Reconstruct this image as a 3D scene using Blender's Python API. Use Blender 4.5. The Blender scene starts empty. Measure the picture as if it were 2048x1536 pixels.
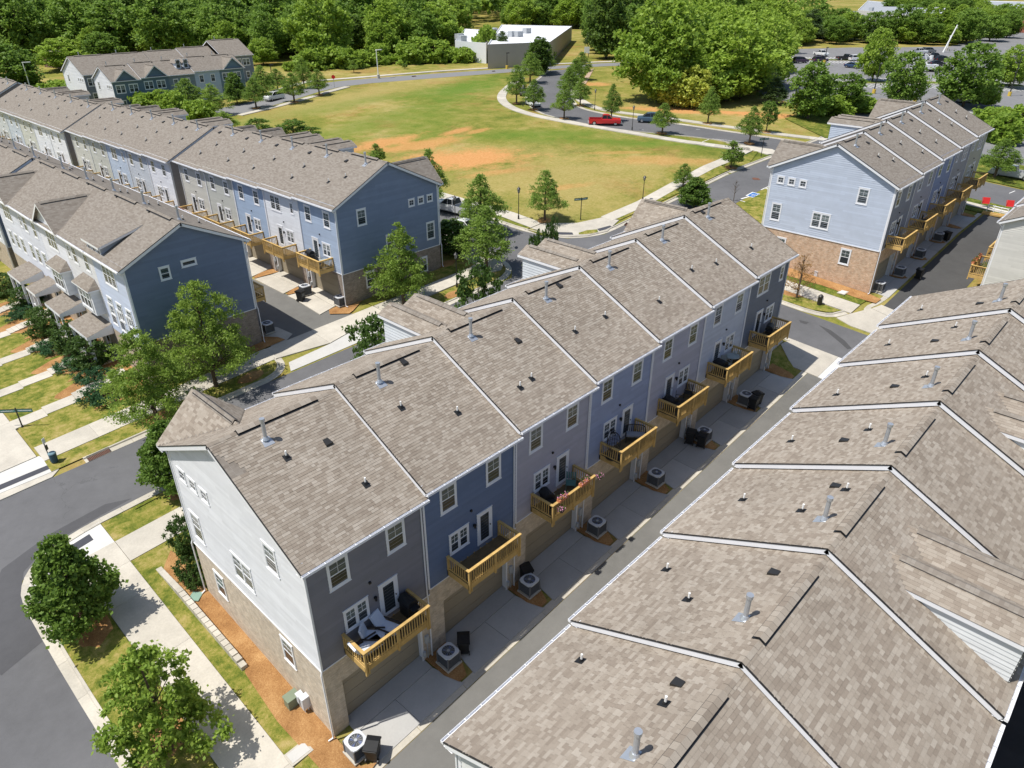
import bpy, math, random
import numpy as np
from mathutils import Vector, Matrix
rnd = random.Random(7)
sc = bpy.context.scene
COL = sc.collection
# ------------------------------------------------------------- camera, sky, sun
cd = bpy.data.cameras.new('camera'); cam = bpy.data.objects.new('camera', cd); COL.objects.link(cam)
yaw, pit, rol = math.radians(43.104), math.radians(29.682), math.radians(.201)
fw = Vector((math.cos(pit)*math.cos(yaw), math.cos(pit)*math.sin(yaw), -math.sin(pit)))
rt = Vector((math.sin(yaw), -math.cos(yaw), 0)); up = rt.cross(fw)
r2 = rt*math.cos(rol)+up*math.sin(rol); u2 = -rt*math.sin(rol)+up*math.cos(rol)
cam.matrix_world = Matrix(((r2.x,u2.x,-fw.x,-9.463),(r2.y,u2.y,-fw.y,-20.082),(r2.z,u2.z,-fw.z,30.725),(0,0,0,1)))
cd.sensor_width = 36; cd.lens = 36*1423.97/2048; cd.clip_end = 5000; cd.clip_start = .5
sc.camera = cam
LD = Vector((.42, -.198, -1.0)).normalized()          # direction the sunlight travels
elev = math.asin(-LD.z)
sd = bpy.data.lights.new('sun', 'SUN'); sd.energy = 4.6; sd.angle = math.radians(.53); sd.color = (1, .955, .88)
so = bpy.data.objects.new('sun', sd); COL.objects.link(so); so.rotation_euler = LD.to_track_quat('-Z', 'Y').to_euler()
w = bpy.data.worlds.new('World'); sc.world = w; w.use_nodes = True
nt = w.node_tree; nt.nodes.clear()
sky = nt.nodes.new('ShaderNodeTexSky'); sky.sky_type = 'NISHITA'; sky.sun_disc = False
sky.sun_elevation = elev; sky.sun_rotation = math.atan2(-LD.x, -LD.y)
bg = nt.nodes.new('ShaderNodeBackground'); bg.inputs[1].default_value = .102
wo = nt.nodes.new('ShaderNodeOutputWorld'); nt.links.new(sky.outputs[0], bg.inputs[0]); nt.links.new(bg.outputs[0], wo.inputs[0])
sc.view_settings.view_transform = 'Standard'; sc.view_settings.look = 'None'; sc.view_settings.exposure = .2; sc.view_settings.gamma = 1
sc.render.engine = 'CYCLES'; sc.cycles.max_bounces = 6; sc.cycles.transparent_max_bounces = 6

# ------------------------------------------------------------- terrain
def gl(v, a, b, s):
    return a+(v-a)*s if v < a else (b+(v-b)*s if v > b else v)
def T(x, y): return .062*gl(x, -20, 85, .15)+.07*gl(y, -20, 38, .12)

# ------------------------------------------------------------- materials
MATS = {}
class N:
    def __init__(s, name):
        s.m = bpy.data.materials.new(name); s.m.use_nodes = True; s.t = s.m.node_tree; s.t.nodes.clear()
        s.out = s.n('ShaderNodeOutputMaterial')
    def n(s, k, **a):
        o = s.t.nodes.new(k)
        for q, v in a.items(): setattr(o, q, v)
        return o
    def l(s, a, b): s.t.links.new(a, b)
    def noise(s, vec, scale, detail=4, rough=.6):
        o = s.n('ShaderNodeTexNoise'); o.inputs['Scale'].default_value = scale; o.inputs['Detail'].default_value = detail; o.inputs['Roughness'].default_value = rough
        if vec is not None: s.l(vec, o.inputs['Vector'])
        return o.outputs['Fac']
    def ramp(s, fac, stops):
        o = s.n('ShaderNodeValToRGB'); e = o.color_ramp.elements
        while len(e) > 1: e.remove(e[-1])
        e[0].position = stops[0][0]; e[0].color = (*stops[0][1], 1)
        for p, c in stops[1:]:
            q = e.new(p); q.color = (*c, 1)
        s.l(fac, o.inputs[0]); return o.outputs[0]
    def mix(s, f, a, b, mode='MIX'):
        o = s.n('ShaderNodeMix', data_type='RGBA', blend_type=mode)
        for sock, v in ((o.inputs[0], f), (o.inputs[6], a), (o.inputs[7], b)):
            if hasattr(v, 'is_linked'): s.l(v, sock)
            elif isinstance(v, (int, float)): sock.default_value = v
            else: sock.default_value = (*v, 1)
        return o.outputs[2]
    def math(s, op, a, b=None, c=None, clamp=False):
        o = s.n('ShaderNodeMath', operation=op); o.use_clamp = clamp
        for i, v in enumerate((a, b, c)):
            if v is None: continue
            if hasattr(v, 'is_linked'): s.l(v, o.inputs[i])
            else: o.inputs[i].default_value = v
        return o.outputs[0]
    def maprange(s, v, a, b, c=0, d=1):
        o = s.n('ShaderNodeMapRange'); s.l(v, o.inputs[0])
        for i, q in enumerate((a, b, c, d)): o.inputs[i+1].default_value = q
        return o.outputs[0]
    def principled(s, col, rough=.8, spec=.3, metal=0, bump=None, bs=.3, bd=.02):
        o = s.n('ShaderNodeBsdfPrincipled')
        if hasattr(col, 'is_linked'): s.l(col, o.inputs['Base Color'])
        else: o.inputs['Base Color'].default_value = (*col, 1)
        if hasattr(rough, 'is_linked'): s.l(rough, o.inputs['Roughness'])
        else: o.inputs['Roughness'].default_value = rough
        o.inputs['Specular IOR Level'].default_value = spec; o.inputs['Metallic'].default_value = metal
        if bump is not None:
            b = s.n('ShaderNodeBump'); b.inputs['Strength'].default_value = bs; b.inputs['Distance'].default_value = bd
            s.l(bump, b.inputs['Height']); s.l(b.outputs[0], o.inputs['Normal'])
        s.l(o.outputs[0], s.out.inputs[0]); return o
def wpos(n): return n.n('ShaderNodeNewGeometry').outputs['Position']
def sc3(c, k): return tuple(min(1, v*k) for v in c)

def plain(name, col, rough=.6, spec=.3, metal=0, var=.08, scale=3., rnd_obj=0):
    key = ('p', name)
    if key in MATS: return MATS[key]
    n = N(name); p = wpos(n)
    f = n.noise(p, scale, 5); f2 = n.noise(p, scale*14, 3)
    f = n.math('ADD', n.math('MULTIPLY', f, .6), n.math('MULTIPLY', f2, .4))
    c = n.mix(n.maprange(f, .3, .7), sc3(col, 1-var), sc3(col, 1+var))
    if rnd_obj:
        oi = n.n('ShaderNodeObjectInfo'); mm = n.n('ShaderNodeVectorMath', operation='SCALE'); n.l(c, mm.inputs[0]); n.l(n.maprange(oi.outputs['Random'], 0, 1, 1-rnd_obj, 1+rnd_obj), mm.inputs['Scale']); c = mm.outputs[0]
    n.principled(c, rough, spec, metal); MATS[key] = n.m; return n.m

def siding(col):
    key = ('s', col)
    if key in MATS: return MATS[key]
    n = N('lap_siding_paint'); uv = n.n('ShaderNodeUVMap').outputs[0]; p = wpos(n)
    sep = n.n('ShaderNodeSeparateXYZ'); n.l(uv, sep.inputs[0])
    row = n.math('FLOOR', n.math('DIVIDE', sep.outputs[1], .19))
    seg = n.math('FLOOR', n.math('ADD', n.math('DIVIDE', sep.outputs[0], 3.6), n.math('MULTIPLY', row, .37)))
    cmb = n.n('ShaderNodeCombineXYZ'); n.l(row, cmb.inputs[0]); n.l(seg, cmb.inputs[1])
    wn = n.n('ShaderNodeTexWhiteNoise', noise_dimensions='2D'); n.l(cmb.outputs[0], wn.inputs[0])
    f = n.math('ADD', n.math('MULTIPLY', wn.outputs[0], .35), n.math('MULTIPLY', n.noise(p, 1.2, 5), .65))
    c = n.mix(n.maprange(f, .25, .75), sc3(col, .9), sc3(col, 1.07))
    n.principled(c, .55, .35, bump=n.noise(p, 60, 2), bs=.1, bd=.004); MATS[key] = n.m; return n.m

def brick(col, col2, mortar):
    key = ('b', col)
    if key in MATS: return MATS[key]
    n = N('brick_masonry'); uv = n.n('ShaderNodeUVMap').outputs[0]; p = wpos(n)
    b = n.n('ShaderNodeTexBrick'); n.l(uv, b.inputs['Vector'])
    b.inputs['Color1'].default_value = (*col, 1); b.inputs['Color2'].default_value = (*col2, 1); b.inputs['Mortar'].default_value = (*mortar, 1)
    b.inputs['Scale'].default_value = 1; b.inputs['Mortar Size'].default_value = .008; b.inputs['Brick Width'].default_value = .22; b.inputs['Row Height'].default_value = .075
    b.inputs['Bias'].default_value = -.1
    big = n.maprange(n.noise(p, 2.4, 4), .35, .65, .84, 1.12)
    sp = n.maprange(n.noise(uv, 9, 3, .7), .62, .72)
    c = n.mix(sp, b.outputs[0], sc3(col, .55))
    sp2 = n.maprange(n.noise(uv, 6.3, 3, .7), .60, .70)
    c = n.mix(sp2, c, sc3(col2, 1.35))
    mm = n.n('ShaderNodeVectorMath', operation='SCALE'); n.l(c, mm.inputs[0]); n.l(big, mm.inputs['Scale'])
    n.principled(mm.outputs[0], .85, .2, bump=b.outputs['Fac'], bs=-.5, bd=.008); MATS[key] = n.m; return n.m

SHC = [(0, (.205, .170, .138)), (.25, (.25, .211, .172)), (.5, (.292, .252, .208)), (.75, (.328, .288, .242)), (1, (.385, .345, .295))]
def shingle_tex(dark=1.):
    key = ('sht', dark)
    if key in MATS: return MATS[key]
    n = N('asphalt_shingle_far'); uv = n.n('ShaderNodeUVMap').outputs[0]; p = wpos(n)
    b = n.n('ShaderNodeTexBrick'); n.l(uv, b.inputs['Vector'])
    b.inputs['Color1'].default_value = (0, 0, 0, 1); b.inputs['Color2'].default_value = (1, 1, 1, 1); b.inputs['Mortar'].default_value = (.15, .15, .15, 1)
    b.inputs['Scale'].default_value = 1; b.inputs['Mortar Size'].default_value = .006; b.inputs['Brick Width'].default_value = .3; b.inputs['Row Height'].default_value = .145
    f = n.math('ADD', n.math('MULTIPLY', b.outputs[0], .55), n.math('MULTIPLY', n.noise(p, 1.6, 6, .7), .45))
    c = n.ramp(n.math('ADD', f, -.06), [(a, (c[0]*dark*.80, c[1]*dark*.825, c[2]*dark*.86)) for a, c in SHC])
    n.principled(c, .95, .15, bump=b.outputs['Fac'], bs=-.35, bd=.01); MATS[key] = n.m; return n.m
def shingle_geo():
    if 'shg' in MATS: return MATS['shg']
    n = N('asphalt_shingle'); g = n.n('ShaderNodeNewGeometry'); oi = n.n('ShaderNodeObjectInfo')
    f = n.math('FRACT', n.math('ADD', g.outputs['Random Per Island'], oi.outputs['Random']))
    p = g.outputs['Position']
    f = n.math('ADD', n.math('MULTIPLY', f, .72), n.math('MULTIPLY', n.noise(p, .5, 4), .28))
    c = n.ramp(f, SHC)
    gr = n.maprange(n.noise(p, 70, 3, .8), .3, .7, .80, 1.18)
    st = n.maprange(n.noise(p, .28, 5, .65), .3, .7, .90, 1.08)
    mm = n.n('ShaderNodeVectorMath', operation='SCALE'); n.l(c, mm.inputs[0]); n.l(n.math('MULTIPLY', gr, st), mm.inputs['Scale'])
    n.principled(mm.outputs[0], .95, .15); MATS['shg'] = n.m; return n.m

def concrete(name='concrete', col=(.50, .465, .40), stain=.22):
    key = ('c', name)
    if key in MATS: return MATS[key]
    n = N(name); p = wpos(n); oi = n.n('ShaderNodeObjectInfo')
    a = n.noise(p, .7, 6, .65); b = n.noise(p, 9, 5, .7); c = n.noise(p, 90, 2)
    f = n.math('ADD', n.math('MULTIPLY', a, .5), n.math('ADD', n.math('MULTIPLY', b, .3), n.math('MULTIPLY', c, .2)))
    cc = n.mix(n.maprange(f, .35, .65), sc3(col, 1-stain), sc3(col, 1+stain*.7))
    k = n.maprange(oi.outputs['Random'], 0, 1, .90, 1.10)
    mm = n.n('ShaderNodeVectorMath', operation='SCALE'); n.l(cc, mm.inputs[0]); n.l(k, mm.inputs['Scale'])
    n.principled(mm.outputs[0], .85, .25, bump=b, bs=.08, bd=.01); MATS[key] = n.m; return n.m
def asphalt(name='asphalt', col=(.125, .125, .13), crack=True):
    key = ('a', name)
    if key in MATS: return MATS[key]
    n = N(name); p = wpos(n)
    a = n.noise(p, .12, 6, .6); b = n.noise(p, 1.1, 5, .7); c = n.noise(p, 45, 3, .8)
    f = n.math('ADD', n.math('MULTIPLY', a, .45), n.math('ADD', n.math('MULTIPLY', b, .25), n.math('MULTIPLY', c, .3)))
    cc = n.mix(n.maprange(f, .32, .68), sc3(col, .74), sc3(col, 1.3))
    if crack:
        v = n.n('ShaderNodeTexVoronoi', feature='DISTANCE_TO_EDGE'); v.inputs['Scale'].default_value = .16
        d = n.n('ShaderNodeVectorMath', operation='ADD'); n.l(p, d.inputs[0])
        nn = n.n('ShaderNodeTexNoise'); nn.inputs['Scale'].default_value = .5; nn.inputs['Detail'].default_value = 6; n.l(p, nn.inputs['Vector'])
        s2 = n.n('ShaderNodeVectorMath', operation='SCALE'); n.l(nn.outputs['Color'], s2.inputs[0]); s2.inputs['Scale'].default_value = 3; n.l(s2.outputs[0], d.inputs[1])
        n.l(d.outputs[0], v.inputs['Vector'])
        cr = n.math('MULTIPLY', n.math('SUBTRACT', 1., n.maprange(v.outputs[0], 0, .004)), n.maprange(n.noise(p, .25, 2), .5, .6, 0, .45))
        cc = n.mix(cr, cc, sc3(col, .45))
    n.principled(cc, .9, .25, bump=c, bs=.25, bd=.01); MATS[key] = n.m; return n.m

def grass_mat(name, field=False, lush=.5):
    n = N(name); p = wpos(n)
    a = n.noise(p, .05, 4, .55); b = n.noise(p, .35, 5, .65); c = n.noise(p, 3.2, 5, .7); d = n.noise(p, 22, 3, .8)
    f = n.math('ADD', n.math('MULTIPLY', a, .36 if field else .12), n.math('ADD', n.math('MULTIPLY', b, .30), n.math('ADD', n.math('MULTIPLY', c, .22), n.math('MULTIPLY', d, .16 if field else .3))))
    o = .5-lush
    if not field: f = n.math('ADD', f, n.math('MULTIPLY', n.math('SUBTRACT', n.noise(p, 1.3, 6, .75), .5), .55))
    col = n.ramp(f, [(.36+o*.4, (.060, .092, .014)), (.44+o*.4, (.135, .160, .026)), (.50+o*.4, (.225, .215, .045)), (.56+o*.4, (.32, .265, .085)), (.64+o*.4, (.41, .32, .14))])
    if field:
        br = n.maprange(n.noise(p, .09, 6, .7), .53, .64); col = n.mix(n.math('MULTIPLY', br, .75), col, n.ramp(c, [(.3, (.20, .125, .035)), (.7, (.40, .25, .09))]))
        tf = n.maprange(n.noise(p, .8, 6, .8), .56, .64); col = n.mix(n.math('MULTIPLY', tf, .65), col, (.07, .115, .015))
        sep = n.n('ShaderNodeSeparateXYZ'); n.l(p, sep.inputs[0])
        wob = n.math('MULTIPLY', n.math('SUBTRACT', n.noise(p, .22, 6, .7), .5), 2.2)
        fine = n.math('MULTIPLY', n.math('SUBTRACT', n.noise(p, 1.5, 6, .8), .5), 1.6)
        def ell(x, y, rx, ry, ang, soft=.35):
            ca, sa = math.cos(ang), math.sin(ang)
            dx = n.math('SUBTRACT', sep.outputs[0], x); dy = n.math('SUBTRACT', sep.outputs[1], y)
            u = n.math('DIVIDE', n.math('ADD', n.math('MULTIPLY', dx, ca), n.math('MULTIPLY', dy, sa)), rx)
            v = n.math('DIVIDE', n.math('SUBTRACT', n.math('MULTIPLY', dy, ca), n.math('MULTIPLY', dx, sa)), ry)
            r = n.math('SQRT', n.math('ADD', n.math('MULTIPLY', u, u), n.math('MULTIPLY', v, v)))
            r = n.math('ADD', r, n.math('ADD', wob, fine))
            return n.maprange(r, 1+soft, 1-soft, 0, 1)
        A1 = -.6
        # lush green bands, dry straw, then bare red clay
        for (x, y, rx, ry, ang, st) in GREEN: col = n.mix(n.math('MULTIPLY', ell(x, y, rx, ry, ang, .6), st), col, n.ramp(d, [(.3, (.055, .135, .014)), (.7, (.15, .23, .03))]))
        for (x, y, rx, ry, ang, st) in DRY: col = n.mix(n.math('MULTIPLY', ell(x, y, rx, ry, ang, .6), st), col, n.ramp(c, [(.3, (.27, .215, .06)), (.7, (.42, .34, .14))]))
        for (x, y, rx, ry, ang, st) in CLAY: col = n.mix(n.math('MULTIPLY', ell(x, y, rx, ry, ang), st), col, n.ramp(c, [(.3, (.46, .20, .065)), (.7, (.62, .33, .14))]))
    n.principled(col, .95, .1, bump=n.math('ADD', c, d), bs=.5, bd=.05); return n.m
def mulch():
    if 'mul' in MATS: return MATS['mul']
    n = N('pine_straw_mulch'); p = wpos(n)
    c = n.noise(p, 14, 4, .8); d = n.noise(p, 60, 3, .8); a = n.noise(p, .8, 4)
    f = n.math('ADD', n.math('MULTIPLY', a, .3), n.math('ADD', n.math('MULTIPLY', c, .35), n.math('MULTIPLY', d, .35)))
    col = n.ramp(f, [(.36, (.16, .075, .03)), (.5, (.36, .19, .075)), (.62, (.56, .35, .16))])
    n.principled(col, .95, .1, bump=d, bs=.7, bd=.03); MATS['mul'] = n.m; return n.m
def leafmat(name, dark, light, trans=.35):
    key = ('l', name)
    if key in MATS: return MATS[key]
    n = N(name); g = n.n('ShaderNodeNewGeometry'); oi = n.n('ShaderNodeObjectInfo')
    f = n.math('ADD', n.math('MULTIPLY', g.outputs['Random Per Island'], .6), n.math('MULTIPLY', oi.outputs['Random'], .4))
    c = n.mix(f, dark, light)
    pr = n.n('ShaderNodeBsdfPrincipled'); n.l(c, pr.inputs['Base Color']); pr.inputs['Roughness'].default_value = .55; pr.inputs['Specular IOR Level'].default_value = .25
    tr = n.n('ShaderNodeBsdfTranslucent'); n.l(n.mix(.5, c, sc3(light, 1.25)), tr.inputs[0])
    mx = n.n('ShaderNodeMixShader'); mx.inputs[0].default_value = trans+.05; n.l(pr.outputs[0], mx.inputs[1]); n.l(tr.outputs[0], mx.inputs[2])
    n.l(mx.outputs[0], n.out.inputs[0]); MATS[key] = n.m; return n.m
def glass(name, lo, hi):
    key = ('g', name)
    if key in MATS: return MATS[key]
    n = N(name); oi = n.n('ShaderNodeObjectInfo'); p = wpos(n)
    f = n.math('ADD', n.math('MULTIPLY', oi.outputs['Random'], .7), n.math('MULTIPLY', n.noise(p, 1.5, 2), .3))
    n.principled(n.mix(f, lo, hi), .12, .35); MATS[key] = n.m; return n.m
WHITE = plain('white_trim_paint', (.78, .79, .82), .45, .4, var=.03)
GLASSD = glass('window_glass', (.008, .012, .016), (.06, .07, .075))
GLASSB = glass('window_glass_with_blind', (.03, .045, .045), (.17, .20, .19))
PINE = plain('treated_pine', (.58, .385, .14), .7, .2, var=.32, scale=2.5, rnd_obj=.16)
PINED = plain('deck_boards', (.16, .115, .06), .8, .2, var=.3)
METAL = plain('galvanised_metal', (.50, .53, .57), .38, .5, .6, .1)
BLACK = plain('black_plastic', (.014, .015, .017), .5, .4, var=.3)
DKMET = plain('black_painted_steel', (.022, .021, .02), .45, .5, var=.1)
PVC = plain('white_pvc', (.82, .82, .80), .4, .4, var=.03)
ACG = plain('ac_grey_enamel', (.42, .44, .46), .5, .4)
ACD = plain('ac_coil_grille', (.09, .095, .10), .6, .4, var=.2)
GDOOR = plain('beige_garage_door', (.33, .285, .21), .6, .3, var=.04)
BRTAN = brick((.47, .285, .17), (.60, .44, .31), (.55, .48, .40))
BRPALE = brick((.50, .41, .31), (.60, .52, .42), (.56, .50, .43))
BRGREY = brick((.21, .165, .13), (.31, .26, .22), (.33, .31, .29))
TRUNK = plain('bark', (.12, .09, .065), .9, .1, var=.3)
CONC = concrete(); CONCL = concrete('concrete_new', (.565, .555, .53), .10); CURBM = concrete('kerb_concrete', (.49, .455, .385), .24)
CONCD = concrete('driveway_concrete', (.42, .415, .40), .12)
ASPH = asphalt(); ASPHD = asphalt('asphalt_fresh', (.075, .075, .075)); ASPHA = asphalt('alley_asphalt', (.155, .152, .142), False)
PAINTW = plain('road_paint_white', (.72, .72, .70), .7, .2, var=.15, scale=8)
PAINTY = plain('road_paint_yellow', (.68, .48, .08), .7, .2, var=.12, scale=8)
MULCH = mulch()
GREEN = [(75,112,30,4.5,-.1,.55),(72,80,26,6,.5,.4),(84,62,14,3.0,-.8,.65),(110,108,18,6,.45,.85),(88,48,12,2.5,-1.0,.75),(70,92,22,5,.2,.5),(60,60,10,5,0,.35)]
DRY = [(60,36,9,5,0,.75),(66,45,14,7,-.6,.75),(90,118,30,5,.2,.6),(70,60,14,5,-.8,.5),(80,38,12,3,-.6,.5),(120,62,12,20,.3,.3)]
CLAY = [(*(66.17,60.60),8.5,5.2,-.75,.9),(*(67.60,72.69),7,2.6,-.3,.7),(*(65.21,78.77),6,2.6,0,.8),(*(77.71,74.60),3.2,1.2,0,.7),(*(79.73,71.72),2.4,1,0,.6),(*(63.83,51.97),5,1.2,-.5,.45),(*(83.51,36.49),9,2,-.9,.4),(*(124.97,48.51),14,1.6,-1.2,.9),(*(118.99,57.03),10,2.,-1.2,.8),(*(137.49,90.69),3,4,.3,.7),(*(128.16,39.89),9,3,-1.2,.8),(*(148.91,45.22),5,3,0,.6),(*(82.72,43.96),5,.8,-.9,.35),(*(63.88,40.42),4,1.0,-.5,.4),(*(155.15,6.33),6,3,0,.9),(*(159.87,16.12),4,2,0,.8)]
FIELD = grass_mat('field_grass_and_clay', True)
LAWN = grass_mat('lawn_grass', False, .55)
LAWND = grass_mat('dry_lawn_grass', False, .38)

# ------------------------------------------------------------- mesh builder
class MB:
    def __init__(s): s.v = []; s.f = []; s.u = []; s.m = []
    def face(s, pts, uv=None, m=0):
        i = len(s.v); s.v += [tuple(p) for p in pts]; s.f.append(tuple(range(i, i+len(pts)))); s.m.append(m)
        s.u += list(uv) if uv else [(p[0], p[1]) for p in pts]
    def box(s, x0, x1, y0, y1, z0, z1, m=0, fn=None):
        P = [(x0,y0,z0),(x1,y0,z0),(x1,y1,z0),(x0,y1,z0),(x0,y0,z1),(x1,y0,z1),(x1,y1,z1),(x0,y1,z1)]
        if fn: P = [fn(*p) for p in P]
        i = len(s.v); s.v += [tuple(p) for p in P]
        for q in ((0,3,2,1),(4,5,6,7),(0,1,5,4),(1,2,6,5),(2,3,7,6),(3,0,4,7)):
            s.f.append(tuple(i+k for k in q)); s.m.append(m); s.u += [(P[k][0]+P[k][1], P[k][2]) for k in q]
    def tube(s, a, b, r0, r1=None, n=8, m=0, cap=True):
        r1 = r0 if r1 is None else r1
        a = Vector(a); b = Vector(b); d = (b-a).normalized(); x = d.orthogonal().normalized(); y = d.cross(x); i = len(s.v)
        for k in range(n):
            t = 2*math.pi*k/n; s.v.append(tuple(a+(x*math.cos(t)+y*math.sin(t))*r0))
        for k in range(n):
            t = 2*math.pi*k/n; s.v.append(tuple(b+(x*math.cos(t)+y*math.sin(t))*r1))
        for k in range(n):
            j = (k+1) % n; s.f.append((i+k, i+j, i+n+j, i+n+k)); s.m.append(m); s.u += [(0,0)]*4
        if cap:
            s.f.append(tuple(i+n+k for k in range(n))); s.m.append(m); s.u += [(0,0)]*n
            s.f.append(tuple(i+k for k in range(n))[::-1]); s.m.append(m); s.u += [(0,0)]*n
    def path(s, pts, r, n=6, m=0):
        for a, b in zip(pts, pts[1:]): s.tube(a, b, r, r, n, m)
    def mesh(s, name, mats):
        me = bpy.data.meshes.new(name); me.from_pydata(s.v, [], s.f)
        if not isinstance(mats, (list, tuple)): mats = [mats]
        for q in mats: me.materials.append(q)
        if len(mats) > 1: me.polygons.foreach_set('material_index', s.m)
        uv = me.uv_layers.new(name='UVMap'); uv.data.foreach_set('uv', [c for p in s.u for c in p[:2]])
        me.update(); return me
def off_of(parent):
    o = Vector((0,0,0))
    while parent is not None: o += parent.location; parent = parent.parent
    return o
def link(name, me, parent=None, loc=(0,0,0), rz=0.):
    o = bpy.data.objects.new(name, me); COL.objects.link(o); o.location = loc; o.rotation_euler = (0,0,rz)
    if parent: o.parent = parent
    return o
def part(name, mb, mats, parent=None, world=True):
    """mesh given in world coordinates, re-expressed relative to its parent's place"""
    if parent is not None and world:
        q = off_of(parent); mb.v = [(a-q.x, b-q.y, c-q.z) for a, b, c in mb.v]
    return link(name, mb.mesh(name, mats), parent)
def tag(o, label=None, cat=None, group=None, kind=None):
    if label: o['label'] = label
    if cat: o['category'] = cat
    if group: o['group'] = group
    if kind: o['kind'] = kind
    return o
def empty(name, loc, label=None, cat=None, group=None, rz=0):
    o = bpy.data.objects.new(name, None); COL.objects.link(o); o.location = loc; o.rotation_euler = (0,0,rz); o.empty_display_size = .3
    return tag(o, label, cat, group)
def copy_tree(o, parent=None):
    c = o.copy(); COL.objects.link(c); c.parent = parent
    for ch in KIDS.get(o.name, []): copy_tree(ch, c)
    return c
KIDS = {}
def kids(o, L): KIDS[o.name] = L
def place(proto, loc, rz, label, cat, group=None, scale=None):
    """copy of a prototype thing (or the prototype itself the first time)"""
    if proto.get('_used'): c = copy_tree(proto)
    else: proto['_used'] = 1; c = proto
    c.location = loc; c.rotation_euler = (0,0,rz)
    if scale: c.scale = scale
    if c is not proto and '_used' in c: del c['_used']
    if 'group' in c: del c['group']
    return tag(c, label, cat, group)

# ------------------------------------------------------------- ground pieces
def clip(poly, ax, val, keep_less):
    out = []
    for i in range(len(poly)):
        a, b = poly[i], poly[(i+1) % len(poly)]
        ia = (a[ax] <= val) == keep_less or a[ax] == val; ib = (b[ax] <= val) == keep_less or b[ax] == val
        if ia: out.append(a)
        if ia != ib:
            t = (val-a[ax])/(b[ax]-a[ax]); out.append((a[0]+(b[0]-a[0])*t, a[1]+(b[1]-a[1])*t))
    return out
def drape(mb, poly, dz, m=0):
    L = [poly]
    for ax, vals in ((0, (-20, 85)), (1, (-20, 38))):
        for v in vals:
            M = []
            for p in L:
                if min(q[ax] for q in p) < v < max(q[ax] for q in p):
                    for kl in (True, False):
                        c = clip(p, ax, v, kl)
                        if len(c) > 2: M.append(c)
                else: M.append(p)
            L = M
    for p in L:
        ar = sum(p[i][0]*p[(i+1)%len(p)][1]-p[(i+1)%len(p)][0]*p[i][1] for i in range(len(p)))
        if abs(ar) < 1e-6: continue
        if ar < 0: p = p[::-1]
        mb.face([(x, y, T(x, y)+dz) for x, y in p], m=m)
def sheet(name, poly, dz, mat, label=None, parent=None, kind='structure', **k):
    mb = MB(); drape(mb, poly, dz); o = part(name, mb, mat, parent)
    if parent is None: tag(o, label, None, None, kind)
    return o
def slab(mb, poly, dz, th):
    drape(mb, poly, dz)
    n = len(poly)
    for i in range(n):
        a, b = poly[i], poly[(i+1) % n]
        mb.face([(a[0],a[1],T(*a)+dz-th),(b[0],b[1],T(*b)+dz-th),(b[0],b[1],T(*b)+dz),(a[0],a[1],T(*a)+dz)])
def offset(pts, d):
    out = []
    for i, p in enumerate(pts):
        a = pts[max(i-1, 0)]; b = pts[min(i+1, len(pts)-1)]
        v = Vector((b[0]-a[0], b[1]-a[1])); v.normalize(); out.append((p[0]-v.y*d, p[1]+v.x*d))
    return out
def resample(pts, step):
    out = [pts[0]]; acc = 0
    for a, b in zip(pts, pts[1:]):
        L = math.hypot(b[0]-a[0], b[1]-a[1]); n = max(1, round(L/step))
        for i in range(1, n+1): out.append((a[0]+(b[0]-a[0])*i/n, a[1]+(b[1]-a[1])*i/n))
    return out
def smooth(pts, it=2):
    for _ in range(it):
        q = [pts[0]]
        for a, b in zip(pts, pts[1:]):
            q += [(a[0]*.75+b[0]*.25, a[1]*.75+b[1]*.25), (a[0]*.25+b[0]*.75, a[1]*.25+b[1]*.75)]
        pts = q+[pts[-1]]
    return pts
def slabs_along(name, pts, wl, wr, dz, th, mat, parent, gap=.006, piece='slab'):
    L = offset(pts, wl); R = offset(pts, -wr)
    for i in range(len(pts)-1):
        a, b, c, d = R[i], R[i+1], L[i+1], L[i]
        def mv(p, q, g):
            l = math.hypot(q[0]-p[0], q[1]-p[1]) or 1; return (p[0]+(q[0]-p[0])*g/l, p[1]+(q[1]-p[1])*g/l)
        mb = MB(); slab(mb, [mv(a, b, gap), mv(b, a, gap), mv(c, d, gap), mv(d, c, gap)], dz, th); part(piece, mb, mat, parent)
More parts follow.
